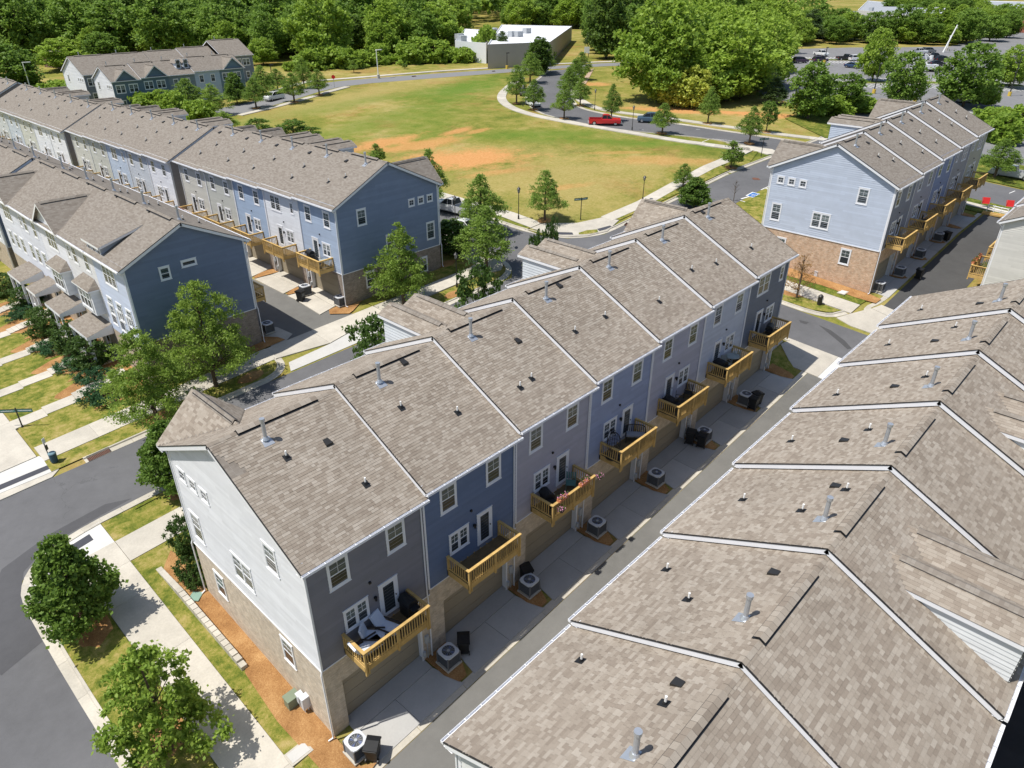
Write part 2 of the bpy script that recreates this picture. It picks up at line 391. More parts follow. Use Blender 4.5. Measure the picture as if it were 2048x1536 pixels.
def kerb(pts, side, parent, hi=.13, piece=3.0, gut=.45):
    """pts = edge of the asphalt; the kerb stands on its 'side' (+1 left of travel); pieces with joints"""
    pts = resample(pts, piece)
    A = offset(pts, 0); B = offset(pts, side*gut); C = offset(pts, side*(gut+.16))
    for i in range(len(pts)-1):
        mb = MB(); t = .0025
        def e(P, f): return (P[i][0]+(P[i+1][0]-P[i][0])*f, P[i][1]+(P[i+1][1]-P[i][1])*f)
        a0, a1, b0, b1, c0, c1 = e(A,t), e(A,1-t), e(B,t), e(B,1-t), e(C,t), e(C,1-t)
        z = lambda p, h: (p[0], p[1], T(*p)+h)
        if hi > 0:
            mb.face([z(a0,.03), z(a1,.03), z(b1,.035), z(b0,.035)])
            bb0 = (b0[0]*.8+c0[0]*.2, b0[1]*.8+c0[1]*.2); bb1 = (b1[0]*.8+c1[0]*.2, b1[1]*.8+c1[1]*.2)
            mb.face([z(b0,.035), z(b1,.035), z(bb1,hi), z(bb0,hi)]); mb.face([z(bb0,hi), z(bb1,hi), z(c1,hi), z(c0,hi)])
            mb.face([z(c0,hi), z(c1,hi), z(c1,-.05), z(c0,-.05)])
            mb.face([z(a0,.03), z(b0,.035), z(bb0,hi), z(c0,hi), z(c0,-.05)]); mb.face([z(a1,.03), z(b1,.035), z(bb1,hi), z(c1,hi), z(c1,-.05)])
        else:
            mb.face([z(a0,.03), z(a1,.03), z(c1,.04), z(c0,.04)])
        part('kerb_stone', mb, CURBM, parent)
# ------------------------------------------------------------- the setting
def quadp(x0, x1, y0, y1): return [(x0,y0),(x1,y0),(x1,y1),(x0,y1)]
sheet('ground', quadp(-500, 2600, -700, 2600), 0, FIELD, 'grassy ground with bare red clay patches')
# S0 (bottom left street), S1 (street between the rows), S2, S3, S4 curved street
S1N = [(-6,28.3),(-2.3,28.1),(2.7,27.9),(9.8,27.75),(14.5,27.6),(34.9,26.6),(41.2,26.45)]
arcSW = [(-7.45,16.5),(-7.4,18.9),(-6.9,20.2),(-6.1,21.1),(-4.6,21.8),(-2.6,22.1)]
sheet('road', [(-20,-60),(-7.45,-60)]+arcSW+[(20,22.1),(43.9,22.1),(45.6,21.6),(47.2,20.3),(48.4,18.4),(48.8,16),(48.8,-30),(54.2,-30),(54.2,14),(54.6,17),(55.6,19),(57.4,20.2),(59.5,20.5),(96,20.5),(118,20.5),(118,27.0),(58.6,26.3),(55.6,26.4),(53.4,27.3),(51.7,28.6),(50.3,31),(49.6,34),(49.4,38),(49.6,60),(50.5,90),(43.2,90),(43.0,60),(43.0,33.5),(42.6,30),(41.6,27.8),(40.2,26.45)]+S1N[::-1][1:]+[(-20,28.6)], .012, ASPH, 'grey asphalt streets between the rows')
C4L = smooth([(102.62,28.41),(101.46,33.65),(99.81,44.06),(96.35,53.68),(96.73,61.69),(97.67,69.12),(99.68,75.34),(106.17,83.65),(113.68,91.00),(124.19,99.57),(138.82,108.44),(149.36,114.96)])
C4R = smooth([(111.14,26.61),(110.22,30.75),(107.34,38.05),(107.76,48.97),(106.23,56.00),(106.22,64.00),(107.81,71.76),(113.16,78.26),(120.46,84.06),(134.80,94.63),(154.68,108.06),(160.51,111.44)])
sheet('curved_road', C4L+C4R[::-1], .016, ASPH, 'curved asphalt street past the field')
FARL = smooth([(44.67,121.88),(54.13,121.45),(61.76,120.12),(72.59,123.25),(78.36,124.72),(85.19,127.35),(95.80,130.89),(116.34,125.99),(140.44,119.53),(154.60,115.84),(171.84,108.13),(183.94,101.00),(199.90,95.58)],1)
FARR = smooth([(47.82,129.16),(57.88,129.02),(67.35,130.27),(77.70,131.64),(84.29,134.00),(92.29,138.00),(100.84,137.91),(122.00,132.48),(145.92,124.63),(159.87,120.24),(177.83,112.44),(190.42,105.16),(205.89,99.00)],1)
for i in range(len(FARL)-1):
    pass
mb = MB()
for i in range(len(FARL)-1): drape(mb, [FARL[i], FARL[i+1], FARR[i+1], FARR[i]], .02)
tag(part('far_road', mb, plain('far_asphalt_pale', (.21,.21,.215), .9, .2)), 'asphalt road along the far side of the field', None, None, 'structure')  # far road in a paler grey than the near streets
# alleys
sheet('alley', quadp(-7.45, 44.6, -6.6, -2.75), .02, ASPHA, 'asphalt alley between the two near rows')
sheet('alley_far', [(58.2,-7.0),(58.2,-2.9),(60.9,-3.0),(95.3,-3.0),(95.3,-7.6),(60,-7.6)], .02, ASPHD, 'dark asphalt alley behind the far right row')
sheet('alley_left', [(16.3,31.2),(25.0,31.2),(23.5,33.2),(22.6,36.5),(22.2,44),(22.2,125),(16.9,125),(16.9,36)], .02, ASPHA, 'asphalt alley between the left rows')
# asphalt east of the right row (street with the silver pickup)
sheet('east_road', [(101.5,-60),(112,-60),(112,20.5),(101.5,20.5)], .018, ASPH, 'asphalt street at the far right')
# parking lot
PK = [(124,-40),(420,-40),(420,60),(300.76,57.58),(281.62,71.62),(271.57,81.66),(247.43,96.03),(232.50,99.41),(180.64,70.05),(168,66),(150,55),(141,40),(128,14)]
sheet('parking_lot', PK, .014, plain('car_park_asphalt', (.20,.20,.205), .9, .2, var=.18, scale=.4), 'grey asphalt car park behind the right row')
mk = empty('road_marking', (0,0,0)); tag(mk, None, None, None, 'structure')
def mark(poly, mat=PAINTW, dz=.024, name='painted_line'):
    mb = MB(); drape(mb, poly, dz); part(name, mb, mat, mk)
def stroke(a, b, wd=.12, **k):
    v = Vector((b[0]-a[0], b[1]-a[1])).normalized()*wd/2; mark([(a[0]+v.y,a[1]-v.x),(b[0]+v.y,b[1]-v.x),(b[0]-v.y,b[1]+v.x),(a[0]-v.y,a[1]+v.x)], **k)
def stall_row(p0, p1, depth, n, wd=.26):
    d = Vector((p1[0]-p0[0], p1[1]-p0[1])); L = d.length; d.normalize(); q = Vector((d.y, -d.x))*depth
    for i in range(n+1):
        a = Vector(p0)+d*L*i/n; stroke(a, a+q, wd)
m1a, m1b = Vector((177.49,51.07)), Vector((217.46,17.62))
m2a, m2b = Vector((216.90,84.06)), Vector((231.47,65.59))
def median(a, b, wd, nm):
    d = (b-a).normalized(); q = Vector((d.y,-d.x))*wd/2
    mb = MB(); slab(mb, [tuple(a-q),tuple(b-q),tuple(b+q),tuple(a+q)], .13, .2); m_ = part('kerb_frame', mb, CURBM, mk)
    mb = MB(); q = q*.75; e = d*.5; slab(mb, [tuple(a+e-q),tuple(b-e-q),tuple(b-e+q),tuple(a+e+q)], .15, .02); part('grass_strip', mb, LAWND, mk)
for a, b in ((m1a, m1a+(m1b-m1a)*.30),(m1a+(m1b-m1a)*.40, m1b)): median(a, b, 4.0, 'm')
median(m2a, m2b, 4.5, 'm')
for a, b, dep, n in ((m1a,m1b,7.5,38),(m1b,m1a,7.5,38),(m2a,m2b,8,22),(m2b,m2a,8,22)):
    dd = (b-a).normalized(); q = Vector((dd.y,-dd.x))*2.1; stall_row(tuple(a+q), tuple(b+q), dep-2, n)
a_, b_ = Vector((156.04,23.41)), Vector((169.72,7.84)); stall_row(tuple(a_), tuple(b_), -6, 14)
a_, b_ = Vector((149.90,35.10)), Vector((156.47,27.42)); stall_row(tuple(a_), tuple(b_), -6, 8)
sheet('far_store_car_park', [(334.35,107.78),(375.63,38.89),(600.38,77.87),(515.15,174.79)], .03, plain('car_park_asphalt', (.20,.20,.205), .9, .2, var=.18, scale=.4), 'grey car park before the far stores')
# kerbs
kb = empty('kerb', (0,0,0)); tag(kb, None, None, None, 'structure')
kerb(smooth([(-7.45,-60),(-7.45,-5)]+[(-7.45,6),(-7.5,12)]+arcSW+[(0,22.1),(14,22.1),(30,22.1),(43.9,22.1)],1), -1, kb)
kerb([(13.2,27.62),(9.8,27.75),(2.7,27.9),(-.5,28.0)][::-1], 1, kb)
kerb(smooth([(13.2,27.62),(14.6,27.9),(15.6,28.9),(15.9,30.2)],2), 1, kb, piece=.9)
kerb(smooth([(26.6,29.8),(26.8,28.6),(27.9,27.2),(30,26.75),(34.9,26.6),(39,26.45),(41.4,27.4),(42.6,29.4),(43,33),(43,60),(43.1,88)],1), 1, kb)
kerb(smooth([(118,27.0),(92,26.8),(58.6,26.3),(55.6,26.4),(53.4,27.3),(51.7,28.6),(50.3,31),(49.6,34),(49.4,38),(49.6,60),(50.5,90)],1), -1, kb)
kerb(smooth([(48.8,-30),(48.8,-7)],0), 1, kb); kerb(smooth([(48.8,.6),(48.8,14),(48.4,18.4),(47,20.6),(44,22.0)],1), 1, kb)
kerb(smooth([(54.2,14),(54.2,4.4),(54.3,1.4),(55.0,-.4),(56.8,-1.2)][::-1],1), -1, kb, piece=1.5)
kerb(C4L, 1, kb); kerb(C4R, -1, kb)
kerb(smooth([(58.0,-2.6),(59.4,-2.2),(60.9,-2.6),(63,-2.75),(95.3,-2.75)],1), 1, kb, hi=0, gut=.3)
kerb([(-3,-2.72),(44.6,-2.72)], 1, kb, hi=0, gut=.3)
# drain inlets
def drain(a, b):
    mb = MB(); v = Vector((b[0]-a[0], b[1]-a[1])); L = v.length; v.normalize(); q = Vector((-v.y, v.x))
    r = empty('storm_drain', (a[0],a[1],T(*a)), 'rusty cast iron kerb drain inlet on the '+DL.pop(0), 'drain', 'kerb drain inlets')
    for i in range(int(L/.09)):
        p = Vector(a)+v*(i*.09+.02)
        P = [p, p+v*.05, p+v*.05+q*.5, p+q*.5]; mb.face([(c[0],c[1],T(*c)+.05) for c in P])
    part('grate', mb, plain('rusty_iron', (.16,.075,.05), .8, .3, var=.3), r)
    mb = MB(); P = [Vector(a)+q*.48, Vector(b)+q*.48]; 
    mb.face([(P[0].x,P[0].y,T(*P[0])+.02),(P[1].x,P[1].y,T(*P[1])+.02),(P[1].x,P[1].y,T(*P[1])+.16),(P[0].x,P[0].y,T(*P[0])+.16)]); drape(mb, [tuple(Vector(a)),tuple(Vector(b)),tuple(P[1]),tuple(P[0])], .042)
    part('throat', mb, BLACK, r)
DL = ['north kerb by the dog waste station','south kerb left of the white gable','kerb below the field corner','kerb right of the field corner','far road, left of centre','far road, right of centre']
drain((-.3,28.0),(1.2,27.97)); drain((1.4,21.6),(-.1,21.6))
drain((50.25,32.74), (50.56,32.02)); drain((59.38,25.83), (60.25,26.02)); drain((115.18,131.15),(116.50,131.15)); drain((136.72,124.04),(137.65,123.84))

# sidewalks, built slab by slab
sw = empty('sidewalk', (0,0,0)); tag(sw, None, None, None, 'structure')
slabs_along('s', [(-3.25,y) for y in (-6,-4.3,.4,5.1,9.8,14.5,17.2)], 1.15, 1.15, .13, .2, CONC, sw)
slabs_along('s', [(-3.25,17.2),(-3.25,19.35)], 1.15, 1.15, .13, .2, CONC, sw)
mb = MB(); slab(mb, [(-4.4,19.37),(-2.1,19.37),(-2.1,21.7),(-4.0,21.5),(-5.9,20.5),(-6.9,19.3),(-6.95,17.4),(-4.42,17.4)], .09, .2); part('ramp_slab', mb, CONCL, sw)
slabs_along('s', [(x,18.27) for x in (-2.08,1.5,6,12,18,24,30,36,42,46)], 1.07, 1.07, .13, .2, CONC, sw)
mb = MB(); drape(mb, [(-4.9,20.2),(-2.9,20.45),(-2.9,21.1),(-5.3,20.75)], .096); part('tactile_strip', mb, plain('dark_slate_paving', (.06,.062,.075), .8), sw)
# north side of S1
slabs_along('s', [(x,31.1) for x in (-2.4,1.2,4.8,8.4,12.0,15.6)], 1.0, 1.0, .13, .2, CONC, sw)
mb = MB(); slab(mb, [(15.62,30.1),(20,29.0),(20,31.9),(15.62,32.1)], .10, .2); part('slab', mb, CONC, sw)
mb = MB(); slab(mb, [(20.02,29.0),(26.6,29.9),(26.6,31.6),(20.02,31.9)], .10, .2); part('slab', mb, CONC, sw)
mb = MB(); slab(mb, [(15.9,28.95),(15.3,27.7),(20.8,27.45),(27.2,27.2),(26.7,28.6),(26.62,29.85),(20,28.95)], .055, .2); part('apron_slab', mb, CONCL, sw)
slabs_along('s', [(x,30.6-.045*(x-26)) for x in (26.62,29.5,32.5,35.5,38.4)], .95, .95, .13, .2, CONC, sw)
mb = MB(); slab(mb, [(38.42,29.1),(40.6,28.4),(41.9,29.2),(42.4,31),(42.4,34),(40.0,34),(39.6,31.2),(38.42,31.0)], .10, .2); part('slab', mb, CONC, sw)
slabs_along('s', [(41.2,y) for y in (34.02,38,42,46,50,55,60,66,72,80,88)], .9, .9, .13, .2, CONC, sw)
# plaza walk at far left with ramp
slabs_along('s', [(-3.75,y) for y in (31.0,36.4,42.6,48,54,60)], 2.4, 1.15, .12, .2, CONC, sw)
mb = MB(); slab(mb, [(-6.1,30.98),(-2.45,30.98),(-2.0,28.62),(-6.1,28.9)], .08, .2); part('ramp_slab', mb, CONCL, sw)
mb = MB(); slab(mb, [(-6.1,28.2),(-2.6,28.12),(-2.02,28.60),(-6.1,28.88)], .07, .2); part('apron_slab', mb, CONC, sw)
mb = MB(); drape(mb, [(-5.6,29.2),(-2.35,29.05),(-2.4,29.55),(-5.6,29.75)], .09); part('tactile_strip', mb, plain('dark_slate_paving', (.06,.062,.075), .8), sw)
# field side walks
slabs_along('s', [(51.9,y) for y in (33.5,36,40,44,48,53,58,64,70,78,86)], 1.0, 1.0, .13, .2, CONC, sw)
cp = [(54.14,30.68), (53.60,28.16), (56.27,27.92), (55.47,24.68), (51.99,27.80)]
mb = MB(); slab(mb, [(50.8,33.4),(52.9,33.4),(55.8,30.6),(59.3,29.5),(60,27.6),(56.4,26.6),(53.8,27.4),(52,28.8),(50.9,30.6)], .11, .2); part('corner_slab', mb, CONC, sw)
for P in ([(51.3,30.2),(52.8,28.7),(53.2,29.2),(51.9,30.7)],[(55.7,27.2),(57.7,26.75),(57.9,27.35),(56.0,27.8)]):
    mb = MB(); drape(mb, P, .118); part('tactile_strip', mb, plain('dark_slate_paving', (.06,.062,.075), .8), sw)
slabs_along('s', resample([(59.3,28.9),(66.58,28.75),(79.49,29.82),(90.23,30.45),(101.15,31.66)], 4.5), .85, .85, .13, .2, CONC, sw)
C4S = smooth([(99.36,31.16),(97.51,33.96),(95.45,39.09),(95.41,48.03),(95.30,57.27),(95.34,65.16),(96.16,74.37),(99.68,83.42),(106.16,91.90),(115.58,99.44),(132.91,110.44)],2)
slabs_along('s', resample(C4S, 3.2), .95, .95, .13, .2, CONC, sw)
mb = MB(); slab(mb, [(100.11,35.75),(99.39,31.86),(98.90,28.00),(101.00,27.13),(102.44,28.91),(100.59,33.54)], .12, .2); part('corner_slab', mb, CONC, sw)
slabs_along('s', resample(smooth([(131.58,92.03),(120.99,83.51),(114.33,76.16),(110.03,68.66),(109.86,61.77),(111.30,51.48),(111.26,40.15),(113.04,33.16),(115.99,26.99),(118.05,22.75)],1), 3.2), .9, .9, .13, .2, CONC, sw)
slabs_along('s', resample([(61.52,119.68),(71.19,120.95),(82.79,123.79),(93.49,128.65)],5), .8, .8, .13, .2, CONC, sw)
slabs_along('s', resample([(77.36,135.23),(92.54,142.62),(102.44,140.14),(124.67,135.54),(147.41,127.92),(162.63,122.55),(189.48,109.82),(208.54,102.26)],12), 1., 1., .13, .2, CONC, sw)
mb = MB(); slab(mb, [(134.98,93.25),(157.79,107.94),(160.29,108.50),(135.99,92.22)], .1, .1); part('slab', mb, plain('pink_gravel', (.42,.30,.22), .9), sw)
# sidewalk and aprons by the cross street
slabs_along('s', [(58.1,y) for y in (-1.35,1,3.6,6.2,8.8,11.4,14,17,19.6)], 1.1, 1.1, .13, .2, CONC, sw)
for P, M in (([(54.75,-7.5),(58.15,-7.5),(59.4,-2.35),(57.1,-1.38),(55.3,-.7),(54.75,-2.2)], CONC),([(44.6,-6.7),(48.75,-6.7),(48.75,-3.6),(44.6,-3.6)], CONCL),([(44.62,-3.58),(48.75,-3.58),(48.75,.6),(47.3,.9),(44.62,-1.4)], CONC),([(58.2,-7.6),(60,-7.6),(60.8,-2.8),(59.45,-2.38)], CONC)):
    mb = MB(); slab(mb, P, .06, .2); part('apron_slab', mb, M, sw)
slabs_along('s', [(46.6,y) for y in (.95,4,8,12,16,19.2)], 1.2, 1.2, .13, .2, CONC, sw)
slabs_along('s', [(98.3,y) for y in (-14,-9,-4,0,4,9,14)], .8, .8, .13, .2, CONC, sw)
# alley mouth by the near corner
for P, M in (([(-7.4,-2.8),(-4.42,-2.8),(-4.42,-6.6),(-7.4,-6.6)], CONCL),([(-4.4,-6.08),(-2.1,-6.08),(-2.1,-8.5),(-4.4,-8.5)], CONC)):
    mb = MB(); slab(mb, P, .05, .2); part('apron_slab', mb, M, sw)
mb = MB(); drape(mb, [(-4.4,-2.6),(-2.1,-2.6),(-2.1,-3.9),(-4.4,-3.9)], .137); part('slab', mb, CONCL, sw)

# lawns (raised to kerb height)
def lawn(poly, mat=LAWN, dz=.10, lab='mown lawn strip', nm='lawn'): return sheet(nm, poly, dz, mat, lab)
lawn([(-6.8,-60),(-4.42,-60),(-4.42,17.4),(-6.9,17.4)])
lawn([(-2.08,-60),(-.6,-60),(-.6,-2.7),(-.3,17.18),(-2.08,17.18)])
lawn([(-.3,12.4),(44,12.3),(44,17.18),(-.3,17.18)]); lawn([(-2.08,19.38),(44,19.38),(44,21.45),(-2.08,21.45)])
lawn([(-2.45,28.66),(9.8,28.4),(13.2,28.25),(14.4,28.5),(15.2,29.2),(15.2,30.08),(-2.4,30.08)])
lawn([(-2.4,32.12),(15.6,32.12),(15.6,33.2),(6.6,33.2),(6.6,66),(-2.55,66)], LAWN, .09)
lawn([(27.3,29.5),(28.2,27.9),(30,27.4),(38,27.2),(40.4,27.6),(38.3,28.7),(27.4,29.6)], LAWN)
lawn([(26.6,31.62),(38.3,31.2),(40.2,34),(40.2,66),(36.7,66),(36.7,33),(26.6,33)], LAWN)
lawn([(50.2,33.4),(50.2,31.4),(51.1,29.9),(51.3,30.3),(50.85,33.4)]); lawn([(50.2,86),(50.15,33.6),(50.88,33.6),(50.88,86)])
lawn([(54.3,27.4),(55.3,27.05),(55.9,27.7),(54.9,28.4),(53.6,28.6),(53.3,28.3)], LAWN, .13)
lawn([(60.1,27.55),(92,27.45),(100.72,30.16),(87.18,29.57),(77.43,29.33),(66.01,28.36),(60.0,28.7)])
lawn([(54.9,14),(54.9,4.4),(55.1,1.6),(55.8,.1),(56.9,-.5),(56.95,14)])
lawn([(59.3,-1.3),(61.6,-1.6),(62.1,14),(59.3,14)], LAWND); lawn([(59.3,12),(93,12),(93,19.8),(59.3,19.8)], LAWN)
lawn([(95.4,-9),(97.4,-9),(97.4,14),(95.4,14)], LAWND); lawn([(99.2,-30),(101.2,-30),(101.2,20),(99.2,20)], LAWND)
lawn([(112.5,-60),(124,-60),(128,14),(138,38),(126,38),(112.5,20)], LAWND)
lawn([(45.2,.9),(45.2,-.9),(44.2,-1.9),(43.2,-1.9),(43.2,12),(45.3,12)], LAWN, .08)
# mulch beds
def bed(poly, dz=.12): return sheet('mulch_bed', poly, dz, MULCH, 'orange brown pine straw bed')
def blob(cx, cy, rx, ry, n=18, seed=0):
    r = random.Random(seed); return [(cx+rx*(1+.12*r.uniform(-1,1))*math.cos(2*math.pi*i/n), cy+ry*(1+.12*r.uniform(-1,1))*math.sin(2*math.pi*i/n)) for i in range(n)]
bed([(-1.0,15.3),(-.1,16.3),(.0,16),(0,0),(0,-2.0),(.6,-2.4),(-.3,-2.6),(-1.3,-1.4),(-1.45,2.5),(-1.2,5.9),(-.95,6.3)], .125)
bed([(59.8,9.5),(62.1,10),(62.1,-1.2),(61.8,-2.4),(60.6,-2.3),(60.4,-.5),(60.6,3)], .125)
bed(blob(57.0,5.0,.9,1.7,seed=3)[:],.105); bed(blob(-5.45,14.6,.95,1.9,seed=4)[:],.105); bed(blob(-5.4,6.2,.95,1.6,seed=5),.105)
bed(blob(-.9,-1.9,.9,.5,seed=9),.105)
for k in range(5):
    y0 = 33.4+5.35*k; bed([(6.65,y0-.2),(6.65,y0+5.1),(2.6,y0+5.0),(.9,y0+4.2),(.7,y0+3.9),(.9,y0+3.55),(3.2,y0+1.0),(2.2,y0+.2)], .115)
for (x, y) in ((12.6,29.2),(5.0,29.3),(33.6,27.9),(37.6,33.4),(2.8,20.6)): bed(blob(x,y,1.1,.62,seed=int(x*7)), .108)
for P in ((53.61,33.76),(87.28,27.95),(102.74,33.09),(112.67,35.08),(111.58,45.68),(98.42,46.68),(97.47,67.16),(110.62,73.87),(100.66,77.50),(103.48,84.65),(66.98,122.95),(74.96,121.48),(85.29,133.69),(82.40,123.40)): bed(blob(P[0],P[1],.9,.9,seed=int(P[0]*3)), .14)
# step walks up to the left row
for k in range(5):
    yb = 35.9+5.35*k
    root = empty('garden_path', (-2.6,yb,T(-2.6,yb)), None, None); tag(root, 'concrete garden path with short flights of steps, '+['nearest the street','second from the street','third from the street','fourth from the street','farthest from the street'][k], 'path', 'stepped garden paths of the left row')
    x = -2.6; i = 0
    while x < 5.6:
        L = 2.2 if i < 2 else (.40 if i % 5 else 1.3); rise = 0 if i < 2 else .035*(i-1)
        mb = MB(); sy = .22*(x+2.6)/2; slab(mb, [(x,yb-.6+sy),(x+L-.012,yb-.6+sy),(x+L-.012,yb+.6+sy),(x,yb+.6+sy)], .13+rise, .35); part('slab', mb, CONC, root); x += L; i += 1
# driveways behind the central row, with mulch between
dv = empty('driveway', (0,0,0)); tag(dv, None, None, None, 'structure')
for k in range(7):
    u = 6.15*k
    for a, b, c, d in ((.82,3.1,.6,3.2),(3.12,5.5,3.22,6.0)):
        mb = MB(); slab(mb, [(u+c,-2.4),(u+d,-2.4),(u+b,-.62),(u+a,-.62)], .075, .2); part('slab', mb, CONCD, dv)
    mb = MB(); slab(mb, [(u+.82,-.6),(u+5.5,-.6),(u+5.5,.36),(u+.82,.36)], .085, .2); part('threshold_slab', mb, CONCD, dv)
    bed([(u+5.55,-.02),(u+6.95,-.02),(u+6.7,-1.6),(u+6.4,-2.2),(u+5.9,-2.2),(u+5.6,-1.4)], .10)
for k in range(5):
    u = 62.14+6.15*k
    for a, b, c, d in ((.82,3.1,.6,3.2),(3.12,5.5,3.22,6.0)):
        mb = MB(); slab(mb, [(u+c,-2.75),(u+d,-2.75),(u+b,-1.64),(u+a,-1.64)], .075, .2); part('slab', mb, CONCD, dv)
    mb = MB(); slab(mb, [(u+.82,-1.62),(u+5.5,-1.62),(u+5.5,-.64),(u+.82,-.64)], .085, .2); part('threshold_slab', mb, CONCD, dv)
    bed([(u+5.55,-1.04),(u+6.95,-1.04),(u+6.7,-2.2),(u+6.3,-2.6),(u+5.7,-2.2)], .10)
for k in range(5):
    u = 33.3+6.15*k
    mb = MB(); slab(mb, [(22.25,u+.5),(24.0,u+.82),(24.0,u+5.5),(22.25,u+5.9)], .09, .2); part('slab', mb, CONC, dv)
    mb = MB(); slab(mb, [(24.02,u+.82),(25.2,u+.82),(25.2,u+5.5),(24.02,u+5.5)], .095, .2); part('threshold_slab', mb, CONC, dv)
    bed([(24.8,u+5.55),(24.8,u+6.9),(23.3,u+6.8),(22.4,u+6.4),(22.4,u+5.95)], .11)
bed([(24.8,32.2),(26.6,33.2),(24.8,34.0),(23.3,33.9),(22.9,33.2),(24.2,32.0)], .11)
mb = MB(); drape(mb, [(16.2,33.4),(16.2,36),(16.9,36.2),(18.3,34.6),(18.6,32.6),(17.4,31.9),(16.2,32.1)], .08); part('slab', mb, CONC, dv)
bed([(12,32.4),(16.2,32.2),(17.6,32.2),(17.4,33.0),(16.2,34.4),(16.2,33.3),(12,33.3)], .12)
# road paint
for a, b in (((77.02,20.78),(78.67,20.39)),): stroke(a, b, .2)
hc = (79.51,20.05); 
for P in ([(0,-.9),(1.9,-.9),(1.9,.9),(0,.9)],): mark([(hc[0]-1+x, hc[1]+y) for x, y in P], name='handicap_emblem')
mark([(hc[0]-.85+x, hc[1]+y) for x, y in ((0,-.75),(1.6,-.75),(1.6,.75),(0,.75))], plain('road_paint_blue', (.05,.16,.42), .7), .027, 'handicap_panel')
for i in range(14):
    a0 = math.pi*(.15+1.7*i/13); mark([(hc[0]-.1+.42*math.cos(a0)-.04, hc[1]+.42*math.sin(a0)-.04),(hc[0]-.1+.42*math.cos(a0)+.05, hc[1]+.42*math.sin(a0)-.04),(hc[0]-.1+.42*math.cos(a0)+.05, hc[1]+.42*math.sin(a0)+.05),(hc[0]-.1+.42*math.cos(a0)-.04, hc[1]+.42*math.sin(a0)+.05)], PAINTW, .031, 'emblem_stroke')
stroke((hc[0]-.1,hc[1]-.1),(hc[0]+.5,hc[1]-.1),.09,dz=.031); stroke((hc[0]-.1,hc[1]-.1),(hc[0]-.1,hc[1]+.45),.09,dz=.031)
for y0 in (0,2.0): pass
for a, b in (((81.92,20.52),(84.49,20.38)),((75.67,17.99),(78.74,18.06)),((76.44,20.61),(76.42,19.89)),((82.91,20.59),(82.77,19.67)),((76.57,18.04),(75.96,17.46)),((77.57,18.01),(77.04,17.33)),((83.02,20.22),(82.50,19.67))): stroke(a, b, .14)
for a, b in (((94.74,46.99),(96.61,38.42)),((96.61,38.42),(100.44,38.83)),((100.44,38.83),(103.39,34.13)),((99.44,42.13),(99.61,41.38)),((105.77,44.57),(106.25,44.07)),((98.74,51.21),(99.10,50.84)),((98.67,61.73),(98.73,60.98)),((108.48,-2.90),(110.59,-3.18)),((98.37,67.66),(98.89,67.13)),((45.59,38.57),(46.51,38.44)),((46.42,40.72),(47.21,40.52))): stroke(a, b, .12)
mb = MB(); P = blob(*(85.51,23.09), .55, .55, 16, 2); drape(mb, P, .03); part('manhole_cover', mb, plain('rusty_iron', (.16,.075,.05), .8, .3, var=.3), mk)
# tyre skid and stain patches on the cross street
for P in ([(52.91,-0.04),(52.75,-1.27),(51.85,-2.92),(51.01,-3.83),(50.60,-3.64),(51.31,-2.60),(52.19,-1.19)],[(52.53,1.65),(52.74,0.79),(52.19,0.83),(52.16,1.38)]):
    mb = MB(); drape(mb, P, .018); part('oil_stain', mb, plain('stained_asphalt', (.07,.07,.072), .85), mk)
mb = MB(); drape(mb, [(-7.5,15.2),(-7.3,19.2),(-6.6,20.9),(-5.0,22.0),(-1.8,22.3),(.2,22.4),(-1.2,23.1),(-4.6,22.9),(-7.4,22),(-9.0,19.6),(-9.9,16.2),(-9.6,14.6)], .017); part('asphalt_patch', mb, asphalt('asphalt_patch', (.085,.085,.09), False), mk)
# retaining wall
rw = empty('retaining_wall', (-1.15,10.8,T(-1.15,10.8)), 'low pale stone retaining wall beside the white gable end', 'wall')
pts = resample([(-1.33,15.5),(-1.28,11),(-1.22,6.1)], .42)
for i in range(len(pts)-1):
    (x0,y0),(x1,y1) = pts[i], pts[i+1]; f = min(1, i/6, (len(pts)-1-i)/3+.2); tp = T(x0,y0)+.16+.30*f
    mb = MB(); mb.box(x0-.02, x0+.30, y1+.006, y0-.006, T(x0,y0)-.2, tp); part('stone', mb, CONC, rw)
tag(rw, None)
